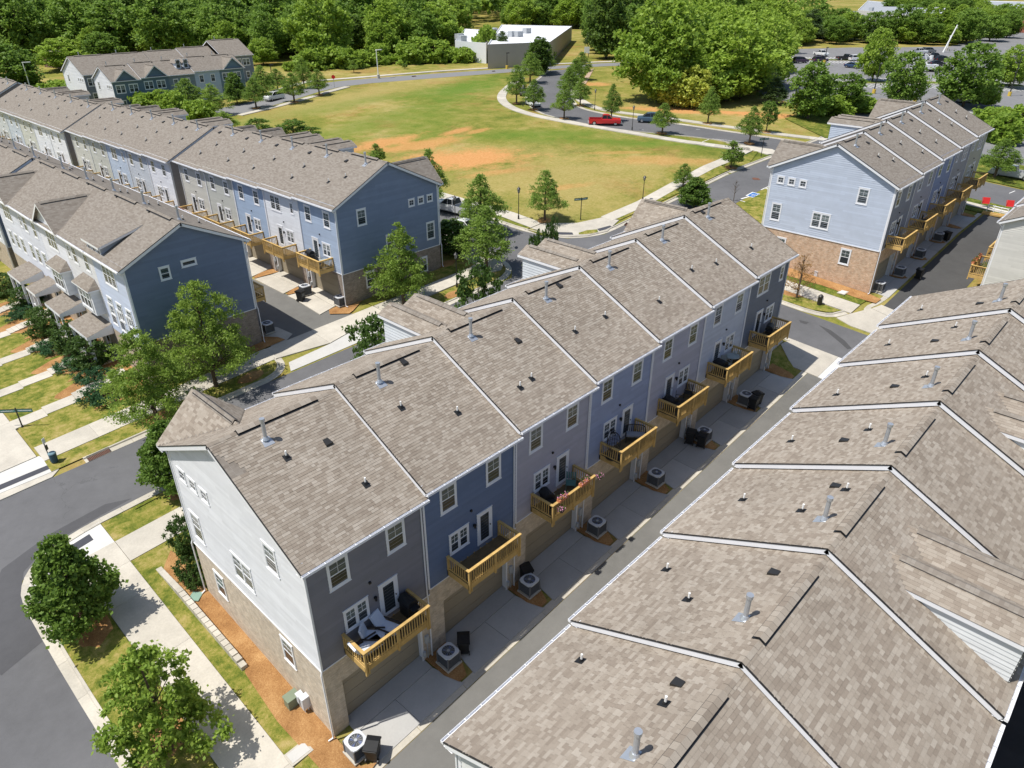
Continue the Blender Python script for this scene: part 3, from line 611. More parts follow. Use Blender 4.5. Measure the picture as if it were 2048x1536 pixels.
# ------------------------------------------------------------- windows, doors, decks (shared meshes)
def win_protos():
    P = {}
    def w_(name, W, H, cols=1, sash=True, munt=False, trim=.10, head=.14):
        m = MB(); t = trim
        m.box(-W/2-t, -W/2, -.05, 0, -t, H+head); m.box(W/2, W/2+t, -.05, 0, -t, H+head)
        m.box(-W/2-t*.0, W/2, -.05, 0, H, H+head-.002); m.box(-W/2-t-.03, W/2+t+.03, -.06, 0, H+head, H+head+.03)
        m.box(-W/2, W/2, -.05, 0, -t, 0); m.box(-W/2-t-.03, W/2+t+.03, -.065, 0, -t-.03, -t)
        pw = W/cols
        for c in range(1, cols): m.box(-W/2+c*pw-.05, -W/2+c*pw+.05, -.045, 0, 0, H)
        for c in range(cols):
            a = -W/2+c*pw+(.05 if c else 0); b = a+pw-(.05 if cols > 1 else 0)-(.05 if 0 < c < cols-1 else 0)
            m.box(a, b, -.038, -.02, H/2-.025, H/2+.025) if sash else None
            for q in ((a, a+.035), (b-.035, b)): m.box(q[0], q[1], -.035, -.02, 0, H)
            m.box(a+.035, b-.035, -.035, -.02, 0, .04); m.box(a+.035, b-.035, -.035, -.02, H-.035, H)
            if munt:
                z0 = H/2+.025 if sash else .04
                m.box((a+b)/2-.009, (a+b)/2+.009, -.032, -.02, z0, H-.035); m.box(a+.035, b-.035, -.032, -.02, (z0+H)/2-.009, (z0+H)/2+.009)
        me = m.mesh('window', [WHITE]); panes = []
        for c in range(cols):
            a = -W/2+c*pw; b = a+pw
            for (z0, z1, g) in (((0, H/2, GLASSD), (H/2, H, GLASSB)) if sash else ((0, H, GLASSD),)):
                q = MB(); q.box(a+.01, b-.01, -.024, -.001, z0+.005, z1-.005); panes.append(q.mesh('pane', [g]))
        P[name] = ('window', me, panes)
    w_('s', .84, 1.30, munt=True); w_('d', 1.62, 1.34, 2, munt=True); w_('k', 1.10, 1.04, 2, munt=True)
    w_('t', .86, 1.55, munt=True); w_('q', .56, .52, sash=False, munt=True); w_('b', .82, 1.34, munt=True)
    w_('n', .45, .95, munt=True); w_('h', 1.0, .32, sash=False); w_('w3', 2.2, 1.5, 3, munt=True); w_('sq', .62, .82)
    w_('f', .8, 1.5)
    # door: trim, slab and long glass
    m = MB(); W, H = .84, 1.92
    m.box(-W/2-.11, -W/2, -.05, 0, 0, H+.12); m.box(W/2, W/2+.11, -.05, 0, 0, H+.12); m.box(-W/2, W/2, -.05, 0, H, H+.12); m.box(-W/2-.13, W/2+.13, -.07, 0, H+.12, H+.15)
    m.box(-W/2, -W/2+.12, -.04, 0, 0, H); m.box(W/2-.12, W/2, -.04, 0, 0, H); m.box(-W/2+.12, W/2-.12, -.04, 0, 0, .18); m.box(-W/2+.12, W/2-.12, -.04, 0, H-.12, H)
    me = m.mesh('door', [WHITE]); q = MB(); q.box(-W/2+.12, W/2-.12, -.025, -.001, .18, H-.12); k = MB(); k.tube((W/2-.06, -.05, .95), (W/2-.06, -.10, .95), .03)
    P['door'] = ('door', me, [q.mesh('glass', [GLASSD]), k.mesh('handle', [BLACK])])
    m = MB(); m.box(-.05, .05, -.03, 0, -.06, .08); m.tube((0, -.12, -.12), (0, -.12, .10), .055, .075, 6); m.box(-.02, .02, -.12, -.03, .06, .09)
    P['light'] = ('wall_lamp', m.mesh('wall_lamp', [BLACK]), [])
    m = MB(); m.box(-.05, .05, -.10, 0, -.05, .05); P['vent'] = ('dryer_vent', m.mesh('dryer_vent', [BLACK]), [])
    return P
WP = win_protos()
def put(kind, root, pos, rz):
    nm, me, subs = WP[kind]; q = off_of(root); o = link(nm, me, root, (pos[0]-q.x, pos[1]-q.y, pos[2]-q.z), rz)
    for s in subs: link(s.name.split('.')[0], s, o)
    return o
def deck_protos(W=3.65, Dp=1.55):
    m = MB()
    m.box(0, W, -Dp, -Dp+.04, -.30, .02); m.box(0, .04, -Dp+.04, 0, -.30, .02); m.box(W-.04, W, -Dp+.04, 0, -.30, .02)
    for i in range(1, 8): m.box(i*W/8-.02, i*W/8+.02, -Dp+.04, 0, -.28, -.02)
    for x in (0, W-.09): m.box(x, x+.09, -Dp-.05, -Dp+.04, -.50, .90)
    m.box(.13, .20, -Dp-.05, -Dp, -.45, .1); m.box(W-.20, W-.13, -Dp-.05, -Dp, -.45, .1)
    m.box(W/2-.045, W/2+.045, -Dp-.05, -Dp+.04, -.42, .90)
    for x in (0, W-.09): m.box(x, x+.09, -.09, 0, -.30, .90)
    m.box(-.04, W+.04, -Dp-.07, -Dp+.08, .90, .945); m.box(-.04, .11, -Dp+.08, 0, .90, .94); m.box(W-.11, W+.04, -Dp+.08, 0, .90, .94)
    m.box(.09, W-.09, -Dp-.02, -Dp+.02, .80, .87); m.box(.09, W-.09, -Dp-.02, -Dp+.02, .09, .16)
    for x in (.025, W-.065): m.box(x, x+.04, -Dp+.04, -.09, .80, .87); m.box(x, x+.04, -Dp+.04, -.09, .09, .16)
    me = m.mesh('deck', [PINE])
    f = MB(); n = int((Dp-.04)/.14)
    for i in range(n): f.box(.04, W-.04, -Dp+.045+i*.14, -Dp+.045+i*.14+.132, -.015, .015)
    b = MB(); b.box(-.019, .019, -.019, .019, .10, .90)
    return me, f.mesh('deck_floor', [PINED]), b.mesh('baluster', [PINE]), W, Dp
DECK = deck_protos()
def put_deck(root, pos, rz, full=True):
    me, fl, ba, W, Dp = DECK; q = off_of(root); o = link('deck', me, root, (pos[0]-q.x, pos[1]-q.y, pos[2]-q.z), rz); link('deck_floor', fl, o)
    xs = [(.17+i*.144, -Dp-.035) for i in range(24) if abs(.17+i*.144-W/2) > .06]+[(x, -.2-i*.15) for x in (.045, W-.045) for i in range(8)]
    for x, y in xs: link('baluster', ba, o, (x, y, 0))
    return o
EXP = .19
def lap(mb, fn, a0, a1, z0, z1, cl=None, m=0, ex=EXP):
    """lap siding: every board a sloping face over a small shadow lip; fn(a, z, out)"""
    n = max(1, int(math.ceil((z1-z0)/ex)))
    for i in range(n):
        b, t = z0+i*ex, min(z1, z0+(i+1)*ex)
        if cl:
            l0, r0 = cl(b); l1, r1 = cl(t)
            l0, r0, l1, r1 = max(a0,l0), min(a1,r0), max(a0,l1), min(a1,r1)
            if r0 <= l0: continue
            if r1 < l1: l1 = r1 = (l1+r1)/2
        else: l0 = l1 = a0; r0 = r1 = a1
        mb.face([fn(l0,b,.026), fn(r0,b,.026), fn(r1,t,.004), fn(l1,t,.004)], [(l0,b+.001),(r0,b+.001),(r1,t-.001),(l1,t-.001)], m)
        mb.face([fn(l0,b,.003), fn(r0,b,.003), fn(r0,b,.026), fn(l0,b,.026)], [(l0,b+.001)]*4, m)
SL = 3.09/6.35
SH_UNIT = None
def shingle_run(mb, fn, u0, u1, length, keep, r, ex=.145, lift=0.):
    """courses of separate shingles up a slope; fn(u, s, h) -> world; keep collects ones to set as single objects"""
    n = int(length/ex); s_ = 0
    for i in range(n+1):
        s0 = i*ex; s1 = min(length, s0+ex+.012)
        if s1-s0 < .03: continue
        u = u0; first = True
        while u < u1-.001:
            w_ = r.choice((.12,.16,.2,.24,.28,.33,.36)); 
            if first: w_ = r.uniform(.1,.35); first = False
            e = min(u1, u+w_); 
            if u1-e < .06: e = u1
            h = .013+r.choice((0,0,.005))
            c = fn((u+e)/2, (s0+s1)/2, h)
            if keep is not None and keep(c): KEPT.append((fn, u, e, s0, s1, h))
            else:
                g = .003; A = [fn(u+g,s0,h+lift), fn(e-g,s0,h+lift), fn(e-g,s1,.003+lift), fn(u+g,s1,.003+lift)]
                B = [fn(u+g,s0,lift-.004), fn(e-g,s0,lift-.004)]
                k = len(mb.v); mb.v += A+B+[A[2],A[3]]
                mb.f += [(k,k+1,k+2,k+3),(k+4,k+5,k+1,k)]; mb.m += [0,0]; mb.u += [(0,0)]*8
            u = e
KEPT = []
def to_cam(p):
    d = Vector(p)-cam.matrix_world.translation; z = d.dot(fw); return 1024+1423.97*d.dot(r2)/z, 768-1423.97*d.dot(u2)/z, z
class Row:
    def __init__(s, label, cat, O, ud, dd, n, w, ze, cols, gcol, fcol, brk, group=None, D=11.9, geo=False, keepn=0, gab=None, tw=None, back=None, decks=None, dpos='L', gend=(True, True), frontwin=False, low=6.09, name='townhouse_row', garage=True, pipes=True, gablew=True, xg=True, utils=True, vents=None):
        s.O, s.ud, s.dd, s.n, s.w, s.ze, s.D = O, ud, dd, n, w, ze, D
        s.s = SL; s.half = D/2; ov = .4
        cx, cy = s.P(n*w/2, D/2); root = s.root = empty(name, (cx, cy, T(cx, cy)), label, cat, group)
        F = s.F; rz_back = math.atan2(-dd[0], dd[1]); nu = (-ud[0], -ud[1])
        rz_g0 = math.atan2(nu[0], -nu[1]); rz_g1 = math.atan2(ud[0], -ud[1]); rz_front = math.atan2(dd[0], -dd[1])
        s.rz_back, s.rz_g0, s.rz_front = rz_back, rz_g0, rz_front
        zr = [z+(s.half+ov)*s.s for z in ze]; s.zr = zr
        def zs(k, d): return ze[k]+(d+ov)*s.s if d <= s.half else ze[k]+(D-d+ov)*s.s
        s.zs = zs
        r = random.Random(len(label)*13+n)
        # walls -------------------------------------------------
        brm = MB(); trims = MB(); cm = {}
        for k in range(n):
            u0, u1 = k*w, (k+1)*w; zb = ze[k]-low; zt = ze[k]+ov*s.s
            mb = MB(); lap(mb, lambda a, z, o: F(a, -o, z), u0+.05, u1-.05, zb, zt); tag(part('lap_siding', mb, siding(cols[k]), root), kind='stuff')
            trims.box(u0-.05 if k else -.03, u0+.05, -.035, 0, zb, zt, fn=F)
            if k == n-1: trims.box(u1-.05, u1+.03, -.035, 0, zb, zt, fn=F)
            trims.box(u0, u1, -.05, -.0, zb-.06, zb-.005, fn=F)
            bx, by = s.P(u0+w/2, 0); g0 = T(bx, by)
            def q(a, b, z0, z1, d=0.):
                brm.face([F(a,d,z0),F(b,d,z0),F(b,d,z1),F(a,d,z1)], [(a,z0),(b,z0),(b,z1),(a,z1)])
            if garage:
                ga, gb, gt = u0+.85, u0+5.5*(w/6.15 if w < 6.1 else 1), max(g0+2.7, zb-1.45)
                q(u0, ga, g0-1.2, zb); q(gb, u1, g0-1.2, zb); q(ga, gb, gt, zb)
                brm.face([F(ga,0,g0-1.2),F(ga,.42,g0-1.2),F(ga,.42,gt),F(ga,0,gt)], [(0,g0-1),(.42,g0-1),(.42,gt),(0,gt)])
                tr = MB(); tr.face([F(gb,0,g0-.3),F(gb,.42,g0-.3),F(gb,.42,gt),F(gb,0,gt)]); tr.face([F(ga,0,gt),F(gb,0,gt),F(gb,.42,gt),F(ga,.42,gt)]); tr.box(gb-.12, gb, -.02, .0, g0-.3, gt, fn=F)
                gd = MB(); ph = (gt-g0+.1)/4
                for i in range(4): gd.box(ga, gb, .38, .42, g0-.1+i*ph+.01, g0-.1+(i+1)*ph-.01, fn=F)
                gd.box(ga, gb, .40, .43, g0-.3, gt, fn=F)
                o = part('garage_door', gd, GDOOR, root); part('jamb', tr, WHITE, o)
            else: q(u0, u1, g0-1.2, zb)
        for e, (uu, k, sg) in enumerate(((0, 0, -1), (n*w, n-1, 1))):
            zb = ze[k]-low; g0 = min(T(*s.P(uu, 0)), T(*s.P(uu, D)))-1
            fn = lambda a, z, o, uu=uu, sg=sg: F(uu+sg*o, a, z)
            def cl(z, k=k):
                if z <= ze[k]+ov*s.s: return 0, D
                h = (zr[k]-z)/s.s; return s.half-h, s.half+h
            mb = MB(); lap(mb, fn, .05, D-.05, zb, zr[k], cl); tag(part('gable_siding', mb, siding(gcol[e] if isinstance(gcol, list) else gcol), root), kind='stuff')
            brm.face([fn(0,g0,.0),fn(D,g0,.0),fn(D,zb,.0),fn(0,zb,.0)], [(0,g0),(D,g0),(D,zb),(0,zb)])
            a, b = (uu-.034, uu-.0) if sg < 0 else (uu+.0, uu+.034)
            trims.box(a, b, -.035, .10, zb, ze[k]+ov*s.s, fn=F); trims.box(a, b, D-.10, D+.03, zb, ze[k]+ov*s.s, fn=F)
            a2, b2 = (uu-.06, uu) if sg < 0 else (uu, uu+.06)
            trims.box(a2, b2, 0, D, zb-.07, zb-.005, fn=F)
        for k in range(n):
            u0, u1 = k*w, (k+1)*w; zt = ze[k]+ov*s.s; gf = T(*s.P(u0, D))-1
            mb = MB(); fb = ze[k]-low if not frontwin else gf+1
            lap(mb, lambda a, z, o: F(a, D+o, z), u0, u1, fb, zt); fc = fcol[k] if isinstance(fcol, list) else fcol
            tag(part('front_siding', mb, siding(fc), root), kind='stuff')
            brm.face([F(u0,D,gf),F(u1,D,gf),F(u1,D,fb),F(u0,D,fb)], [(u0,gf),(u1,gf),(u1,fb),(u0,fb)])
        part('brick_base', brm, brk, root); part('corner_board', trims, WHITE, root)
        # roofs -------------------------------------------------
        for k in range(n):
            u0, u1 = k*w, (k+1)*w; lo = .3 if k == 0 else (.08 if ze[k] > ze[k-1] else 0); hi = .3 if k == n-1 else (.02 if ze[k] > ze[k+1] else 0)
            a, b = u0-lo, u1+hi; L = math.hypot(s.half+ov, (s.half+ov)*s.s); cs, sn = (s.half+ov)/L, (s.half+ov)*s.s/L
            fb = lambda u, q, h, k=k: F(u, -ov+q*cs-h*sn, ze[k]+q*sn+h*cs)
            ff = lambda u, q, h, k=k: F(u, D+ov-q*cs+h*sn, ze[k]+q*sn+h*cs)
            rf = MB()
            for f_, o_ in ((fb, 0), (ff, 50)):
                z_ = -.004
                rf.face([f_(a,0,z_),f_(b,0,z_),f_(b,L,z_),f_(a,L,z_)], [(a+o_,0),(b+o_,0),(b+o_,L),(a+o_,L)], 0)
                for uu, sg in ((a, 1), (b, -1)):
                    if (uu == a and k > 0 and ze[k] <= ze[k-1]) or (uu == b and k < n-1 and ze[k] <= ze[k+1]): continue
                    for (i0, i1) in ((uu, uu+sg*.035),):
                        P4 = [f_(i0,0,-.01),f_(i0,L,-.01),f_(i0,L,-.235),f_(i0,0,-.235)]; Q4 = [f_(i1,0,-.01),f_(i1,L,-.01),f_(i1,L,-.235),f_(i1,0,-.235)]
                        rf.face(P4, m=1); rf.face(Q4, m=1); rf.face([P4[3],P4[2],Q4[2],Q4[3]], m=1); rf.face([P4[0],P4[3],Q4[3],Q4[0]], m=1)
                    if uu == b and k < n-1: continue
                    rf.face([f_(uu-sg*.015,0,.016),f_(uu-sg*.015,L,.016),f_(uu-sg*.015,L,-.03),f_(uu-sg*.015,0,-.03)], m=2)
                    rf.face([f_(uu-sg*.015,0,.014),f_(uu-sg*.015,L,.014),f_(uu+sg*.03,L,.014),f_(uu+sg*.03,0,.014)], m=2)
                rf.face([f_(a,0,-.02),f_(b,0,-.02),f_(b,0,-.2),f_(a,0,-.2)], m=1)
            rf.face([F(a,-ov,ze[k]-.17),F(b,-ov,ze[k]-.17),F(b,0,ze[k]-.17),F(a,0,ze[k]-.17)], m=1); rf.face([F(a,D+ov,ze[k]-.17),F(b,D+ov,ze[k]-.17),F(b,D,ze[k]-.17),F(a,D,ze[k]-.17)], m=1)
            ro = part('roof', rf, [shingle_tex(), WHITE, DKMET], root)
            for dA, dB in ((-ov-.13, -ov-.005), (D+ov+.005, D+ov+.13)):
                gt = MB(); zt = ze[k]-.015; gt.box(a, b, dA, dB, zt-.12, zt-.10, fn=F); gt.box(a, b, dA, dA+.012, zt-.10, zt, fn=F); gt.box(a, b, dB-.012, dB, zt-.10, zt, fn=F)
                for i in range(9): gt.box(a+.3+i*(b-a-.6)/8, a+.33+i*(b-a-.6)/8, dA, dB, zt-.006, zt+.004, fn=F)
                gt.box(a, a+.012, dA+.012, dB-.012, zt-.10, zt, fn=F); gt.box(b-.012, b, dA+.012, dB-.012, zt-.10, zt, fn=F)
                part('gutter', gt, WHITE, ro)
            # ridge cap and raised ridge vent
            rc = MB(); zt = zr[k]
            xs = [a+i*(b-a)/24 for i in range(25)] if geo else [a, b]
            for i in range(len(xs)-1):
                h = .022+.008*(i % 2) if geo else .02
                for sg in (-1, 1): rc.face([F(xs[i],s.half,zt+h),F(xs[i+1],s.half,zt+h-.006),F(xs[i+1],s.half+sg*.15,zt-.15*s.s+h-.006),F(xs[i],s.half+sg*.15,zt-.15*s.s+h)], m=0)
            v0, v1 = u0+1.05, u1-1.15
            for i in range(14 if geo else 1):
                q0, q1 = v0+(v1-v0)*i/(14 if geo else 1), v0+(v1-v0)*(i+1)/(14 if geo else 1)
                for sg in (-1, 1): rc.face([F(q0,s.half,zt+.115),F(q1-.004,s.half,zt+.11),F(q1-.004,s.half+sg*.2,zt-.2*s.s+.105),F(q0,s.half+sg*.2,zt-.2*s.s+.11)], m=0)
            rc.face([F(v0-.03,s.half-.235,zt-.235*s.s+.03),F(v1+.03,s.half-.235,zt-.235*s.s+.03),F(v1+.03,s.half,zt+.05),F(v0-.03,s.half,zt+.05)], m=1); rc.face([F(v0-.03,s.half+.235,zt-.235*s.s+.03),F(v1+.03,s.half+.235,zt-.235*s.s+.03),F(v1+.03,s.half,zt+.05),F(v0-.03,s.half,zt+.05)], m=1)  # black understrip paints the shadow gap below the raised vent
            for uu in (v0, v1): rc.face([F(uu,s.half-.2,zt-.1+.03),F(uu,s.half,zt+.11),F(uu,s.half+.2,zt-.1+.03),F(uu,s.half,zt+.02)], m=1)
            part('ridge_cap', rc, [shingle_geo() if geo else shingle_tex(.95), BLACK], ro)
            if geo:
                sm = MB()
                kp = None
                if keepn: kp = (lambda c: (lambda q: 0 < q[0] < 2048 and 0 < q[1] < 1536 and q[2] < s.klim)(to_cam(c)))
                s.klim = keepn
                KEPT.clear(); shingle_run(sm, fb, a, b, L-.06, kp, r); got = list(KEPT)
                fkeep = kp if dd[1] < 0 else None
                KEPT.clear(); shingle_run(sm, ff, a, b, L-.06, fkeep, r); got += KEPT
                tag(part('shingles', sm, shingle_geo(), ro), kind='stuff')
                q0 = off_of(ro)
                for (fn_, ua, ub, s0, s1, h) in got:
                    if s.kc >= 300: break
                    s.kc += 1; A = Vector(fn_(ua,s0,0)); X = Vector(fn_(ub,s0,0))-A; Y = Vector(fn_(ua,s1,0))-A; Z = Vector(fn_(ua,s0,1))-A
                    o = link('shingle', shingle_mesh(), ro); M = Matrix((( X.x,Y.x,Z.x,A.x-q0.x),(X.y,Y.y,Z.y,A.y-q0.y),(X.z,Y.z,Z.z,A.z-q0.z),(0,0,0,1))); o.matrix_local = M
        # cross gables at the front -----------------------------
        if xg:
            gab = gab if gab is not None else [(2.0, 2.3, 2.25, .95, 0), (n*w-2.0, 2.3, 2.25, .95, n-1)]
            tw = tw or []
            for (uc, hw, rise, sg, k) in list(gab)+[(k*w+c, .98, 2.40, .5, k) for k in tw for c in (2.2, 4.15)]:
                s.xgable(uc, hw, rise, sg, k, fcol[k] if isinstance(fcol, list) else fcol, geo, r)
        # openings ---------------------------------------------
        for k in range(n):
            u0 = k*w; mir = back[k] if back else 0
            pos = lambda u: (w-u if mir & 1 else u)+u0
            if not mir & 8:
                if mir & 2: put('n', root, F(pos(1.1)+(0), 0, ze[k]-1.75), rz_back); put('d', root, F(pos(4.0), 0, ze[k]-2.0), rz_back)
                else:
                    put('s', root, F(pos(1.5), 0, ze[k]-2.0), rz_back); put('s', root, F(pos(4.5), 0, ze[k]-2.0), rz_back)
                put('k', root, F(pos(2.06), 0, ze[k]-4.78), rz_back); put('door', root, F(pos(3.82), 0, ze[k]-5.52), rz_back)
                put('light', root, F(pos(3.07), 0, ze[k]-4.0), rz_back); put('vent', root, F(pos(2.9), 0, ze[k]-2.95), rz_back)
                if decks: s.deck(k, u0+1.2)
            if pipes: s.pipe(k, u0+1.9*(w/6.15))
            if vents and k < len(vents):
                for (u, d, kind) in vents[k]: s.vent(k, u, d, kind)
            elif pipes:
                for (u, d, kind) in ((2.2+r.random(), 3.2, 0), (4.6, 4.9, 1), (4.9-r.random()*2, 1.4+r.random(), 0)): s.vent(k, u0+u, d, kind)
            # downspouts between units
            if k < n-1 or True:
                uu = (k+1)*w-.2; zb = ze[k]-low; bx, by = s.P(uu, 0); m = MB()
                p = [F(uu,-ov-.06,ze[k]-.12),F(uu,-.07,ze[k]-.45),F(uu,-.07,zb+.12),F(uu,-.12,zb-.1),F(uu,-.12,T(bx,by)+.1)]
                m.path(p, .038, 4); part('downspout', m, WHITE, root)
            if utils:
                uu = u0+5.78; g = T(*s.P(uu, 0)); m = MB()
                m.box(uu-.16, uu+.05, -.13, 0, g+1.2, g+1.7, fn=F); m.box(uu+.1, uu+.25, -.1, 0, g+1.0, g+1.3, fn=F); m.tube(F(uu-.05,-.06,g), F(uu-.05,-.06,g+1.2), .025, n=5); m.tube(F(uu+.17,-.06,g), F(uu+.17,-.06,g+1.0), .02, n=5)
                m.tube(F(uu-.3,-.1,g+.45), F(uu-.3,-.1,g+.75), .09, n=8); part('utility_meter', m, ACG, root)
        if gablew:
            for e, (uu, k, rz) in enumerate(((0, 0, rz_g0), (n*w, n-1, rz_g1))):
                if not gend[e]: continue
                g = lambda d, z, kind: put(kind, root, F(uu, d, z), rz)
                z = ze[k]; sc_ = D/11.9
                g(2.7*sc_, z-2.0, 's')
                for d in (8.55, 9.72, 10.85): g(d*sc_, z-1.45, 'q')
                g(10.75*sc_, z-5.2, 't'); g(6.1*sc_, z-5.08, 'd'); g(3.0*sc_, z-8.05, 'b'); g(9.6*sc_, z-8.35, 'b')
        # corner downspouts on the first gable
        for d in (-.06, D+.06):
            zb = ze[0]-low; bx, by = s.P(0, max(0, min(D, d))); dd_ = -ov if d < 0 else D+ov
            m = MB(); m.path([F(-.05,dd_+(-.06 if d < 0 else .06),ze[0]-.1),F(-.05,d+(-.03 if d<0 else .03),ze[0]-.42),F(-.05,d+(-.03 if d<0 else .03),zb+.1),F(-.12,d+(-.06 if d<0 else .06),zb-.12),F(-.12,d+(-.06 if d<0 else .06),T(bx,by)+.22),F(-.35,d,T(bx,by)+.16)], .042, 4); part('downspout', m, WHITE, root)
    kc = 0
    def P(s, u, d): return s.O[0]+u*s.ud[0]+d*s.dd[0], s.O[1]+u*s.ud[1]+d*s.dd[1]
    def F(s, u, d, z): return (s.O[0]+u*s.ud[0]+d*s.dd[0], s.O[1]+u*s.ud[1]+d*s.dd[1], z)
    def pipe(s, k, u):
        F = s.F; d = s.half-.85; z = s.zs(k, d); m = MB(); m.tube(F(u,d,z-.05), F(u,d,z+.95), .085, n=10); m.tube(F(u,d,z+.95), F(u,d,z+1.08), .12, .12, 10); m.tube(F(u,d,z+.02), F(u,d,z+.16), .17, .10, 10)
        o = part('flue_pipe', m, METAL, s.root); f = MB(); sl = s.s
        f.face([F(u-.25,d-.32,z-.32*sl+.02),F(u+.25,d-.32,z-.32*sl+.02),F(u+.2,d+.1,z+.1*sl+.022),F(u-.2,d+.1,z+.1*sl+.022)]); part('flashing', f, METAL, o)
    def vent(s, k, u, d, kind):
        F = s.F; z = s.zs(k, d); m = MB(); sl = s.s
        if kind == 0:
            m.tube(F(u,d,z), F(u,d,z+.34), .042, n=7); o = part('vent_pipe', m, PVC, s.root); f = MB(); f.tube(F(u,d,z-.02), F(u,d,z+.12), .10, .05, 8)
            f.face([F(u-.15,d-.2,z-.2*sl+.02),F(u+.15,d-.2,z-.2*sl+.02),F(u+.15,d+.12,z+.12*sl+.022),F(u-.15,d+.12,z+.12*sl+.022)]); part('boot', f, BLACK, o)
        else:
            m.face([F(u-.17,d-.2,z-.2*sl+.13),F(u+.17,d-.2,z-.2*sl+.13),F(u+.13,d+.15,z+.15*sl+.06),F(u-.13,d+.15,z+.15*sl+.06)])
            for (x0, y0, x1, y1) in ((-.17,-.2,.17,-.2),(.17,-.2,.13,.15),(-.17,-.2,-.13,.15),(-.13,.15,.13,.15)): m.face([F(u+x0,d+y0,z+y0*sl+.01),F(u+x1,d+y1,z+y1*sl+.01),F(u+x1,d+y1,z+y1*sl+(.13 if y1<0 else .06)),F(u+x0,d+y0,z+y0*sl+(.13 if y0<0 else .06))])
            part('roof_vent', m, DKMET, s.root)
    def deck(s, k, u):
        W = DECK[3]; mir = s.ud[0]*s.dd[1]-s.ud[1]*s.dd[0] < 0
        put_deck(s.root, s.F(u+(W if mir else 0), 0, s.ze[k]-5.70), s.rz_back)
    def xgable(s, uc, hw, rise, sg, k, col, geo, r):
        F = s.F; D = s.D; ze = s.ze[k]; zr = ze+rise; zl = zr-hw*sg; df = D+.55; ov = .4
        dj = lambda z: min(D+ov, s.half+(s.zr[k]-z)/s.s)
        L = math.hypot(hw, hw*sg); cs, sn = hw/L, hw*sg/L
        m = MB(); wl = MB()
        for sd in (-1, 1):
            A = [F(uc+sd*hw, df, zl), F(uc, df, zr), F(uc, dj(zr)-.02, zr), F(uc+sd*hw, dj(zl)-.02, zl)]
            m.face(A, [(0,0),(0,L),(df-dj(zr),L),(df-dj(zl),0)][::1], 0)
            for q0, q1 in (((uc+sd*hw, df, zl),(uc, df, zr)),):
                m.face([F(q0[0],q0[1]+.01,q0[2]),F(q1[0],q1[1]+.01,q1[2]),F(q1[0],q1[1]+.01,q1[2]-.22),F(q0[0],q0[1]+.01,q0[2]-.22)], m=1)
            m.face([F(uc+sd*(hw+.01),df,zl-.01),F(uc+sd*(hw+.01),dj(zl),zl-.01),F(uc+sd*(hw+.01),dj(zl),zl-.18),F(uc+sd*(hw+.01),df,zl-.18)], m=1)
            m.face([F(uc+sd*hw,df,zl-.15),F(uc+sd*hw,dj(zl),zl-.15),F(uc+sd*(hw-.25),dj(zl),zl-.15),F(uc+sd*(hw-.25),df,zl-.15)], m=1)
            a = uc+sd*(hw-.12)
            if zl > ze+.3:
                def cl(z): return dj(z), D+.15
                lap(wl, lambda q, z, o: F(a+sd*o, q, z), D-9, D+.15, ze, zl-.1, cl)
        fw_ = D+.16
        def cl2(z):
            h = (zr-z)/sg if z > zl else hw; h = min(h, hw-.12); return uc-h, uc+h
        lap(wl, lambda q, z, o: F(q, fw_+o, z), uc-hw, uc+hw, ze-.2 if zl > ze+.3 else zl-.2, zr, cl2)
        n_ = 1
        for sd in (-1,):
            m.box(uc-.15, uc+.15, dj(zr)+.5, df-.35, zr-.05, zr-.02, m=2, fn=F)
            for sd in (-1, 1): m.face([F(uc,dj(zr)+.45,zr+.09),F(uc,df-.3,zr+.09),F(uc+sd*.2,df-.3,zr+.085-.2*sg),F(uc+sd*.2,dj(zr)+.45,zr+.085-.2*sg)], m=0)
        o = part('cross_gable', m, [shingle_tex(), WHITE, BLACK], s.root)
        tag(part('gable_siding', wl, siding(col), o), kind='stuff')
        if geo:
            sm = MB()
            for sd in (-1, 1):
                def f_(v, q, h, sd=sd): return F(uc+sd*(hw-q*cs)+sd*h*sn, v, zl+q*sn+h*cs)
                # clipped against the main roof course by course
                ex = .145; n = int(L/ex)
                for i in range(n+1):
                    s0 = i*ex; s1 = min(L, s0+ex+.012); z_ = zl+s0*sn
                    if s1-s0 < .03: continue
                    v0 = dj(z_); sub = MB()
                    q = v0
                    while q < df-.002:
                        e = min(df, q+r.choice((.16,.2,.24,.3,.36,.44)))
                        if df-e < .06: e = df
                        h = .013; g = .003
                        kk = len(sm.v); A = [f_(q+g,s0,h),f_(e-g,s0,h),f_(e-g,s1,.003),f_(q+g,s1,.003)]
                        sm.v += A+[f_(q+g,s0,-.004),f_(e-g,s0,-.004)]; sm.f += [(kk,kk+1,kk+2,kk+3),(kk+4,kk+5,kk+1,kk)]; sm.m += [0,0]; sm.u += [(0,0)]*8
                        q = e
            tag(part('shingles', sm, shingle_geo(), o), kind='stuff')
_shm = []
def shingle_mesh():
    if not _shm:
        m = MB(); g = .012; A = [(g,0,.014),(1-g,0,.014),(1-g,1,.003),(g,1,.003)]; B = [(g,0,-.004),(1-g,0,-.004),(1-g,1,-.003),(g,1,-.003)]
        m.v = A+B; m.f = [(0,1,2,3),(4,5,1,0),(5,6,2,1),(7,4,0,3)]; m.m = [0]*4; m.u = [(0,0)]*16
        _shm.append(m.mesh('shingle', [shingle_geo()]))
    return _shm[0]
G = 'rows of attached townhouses'
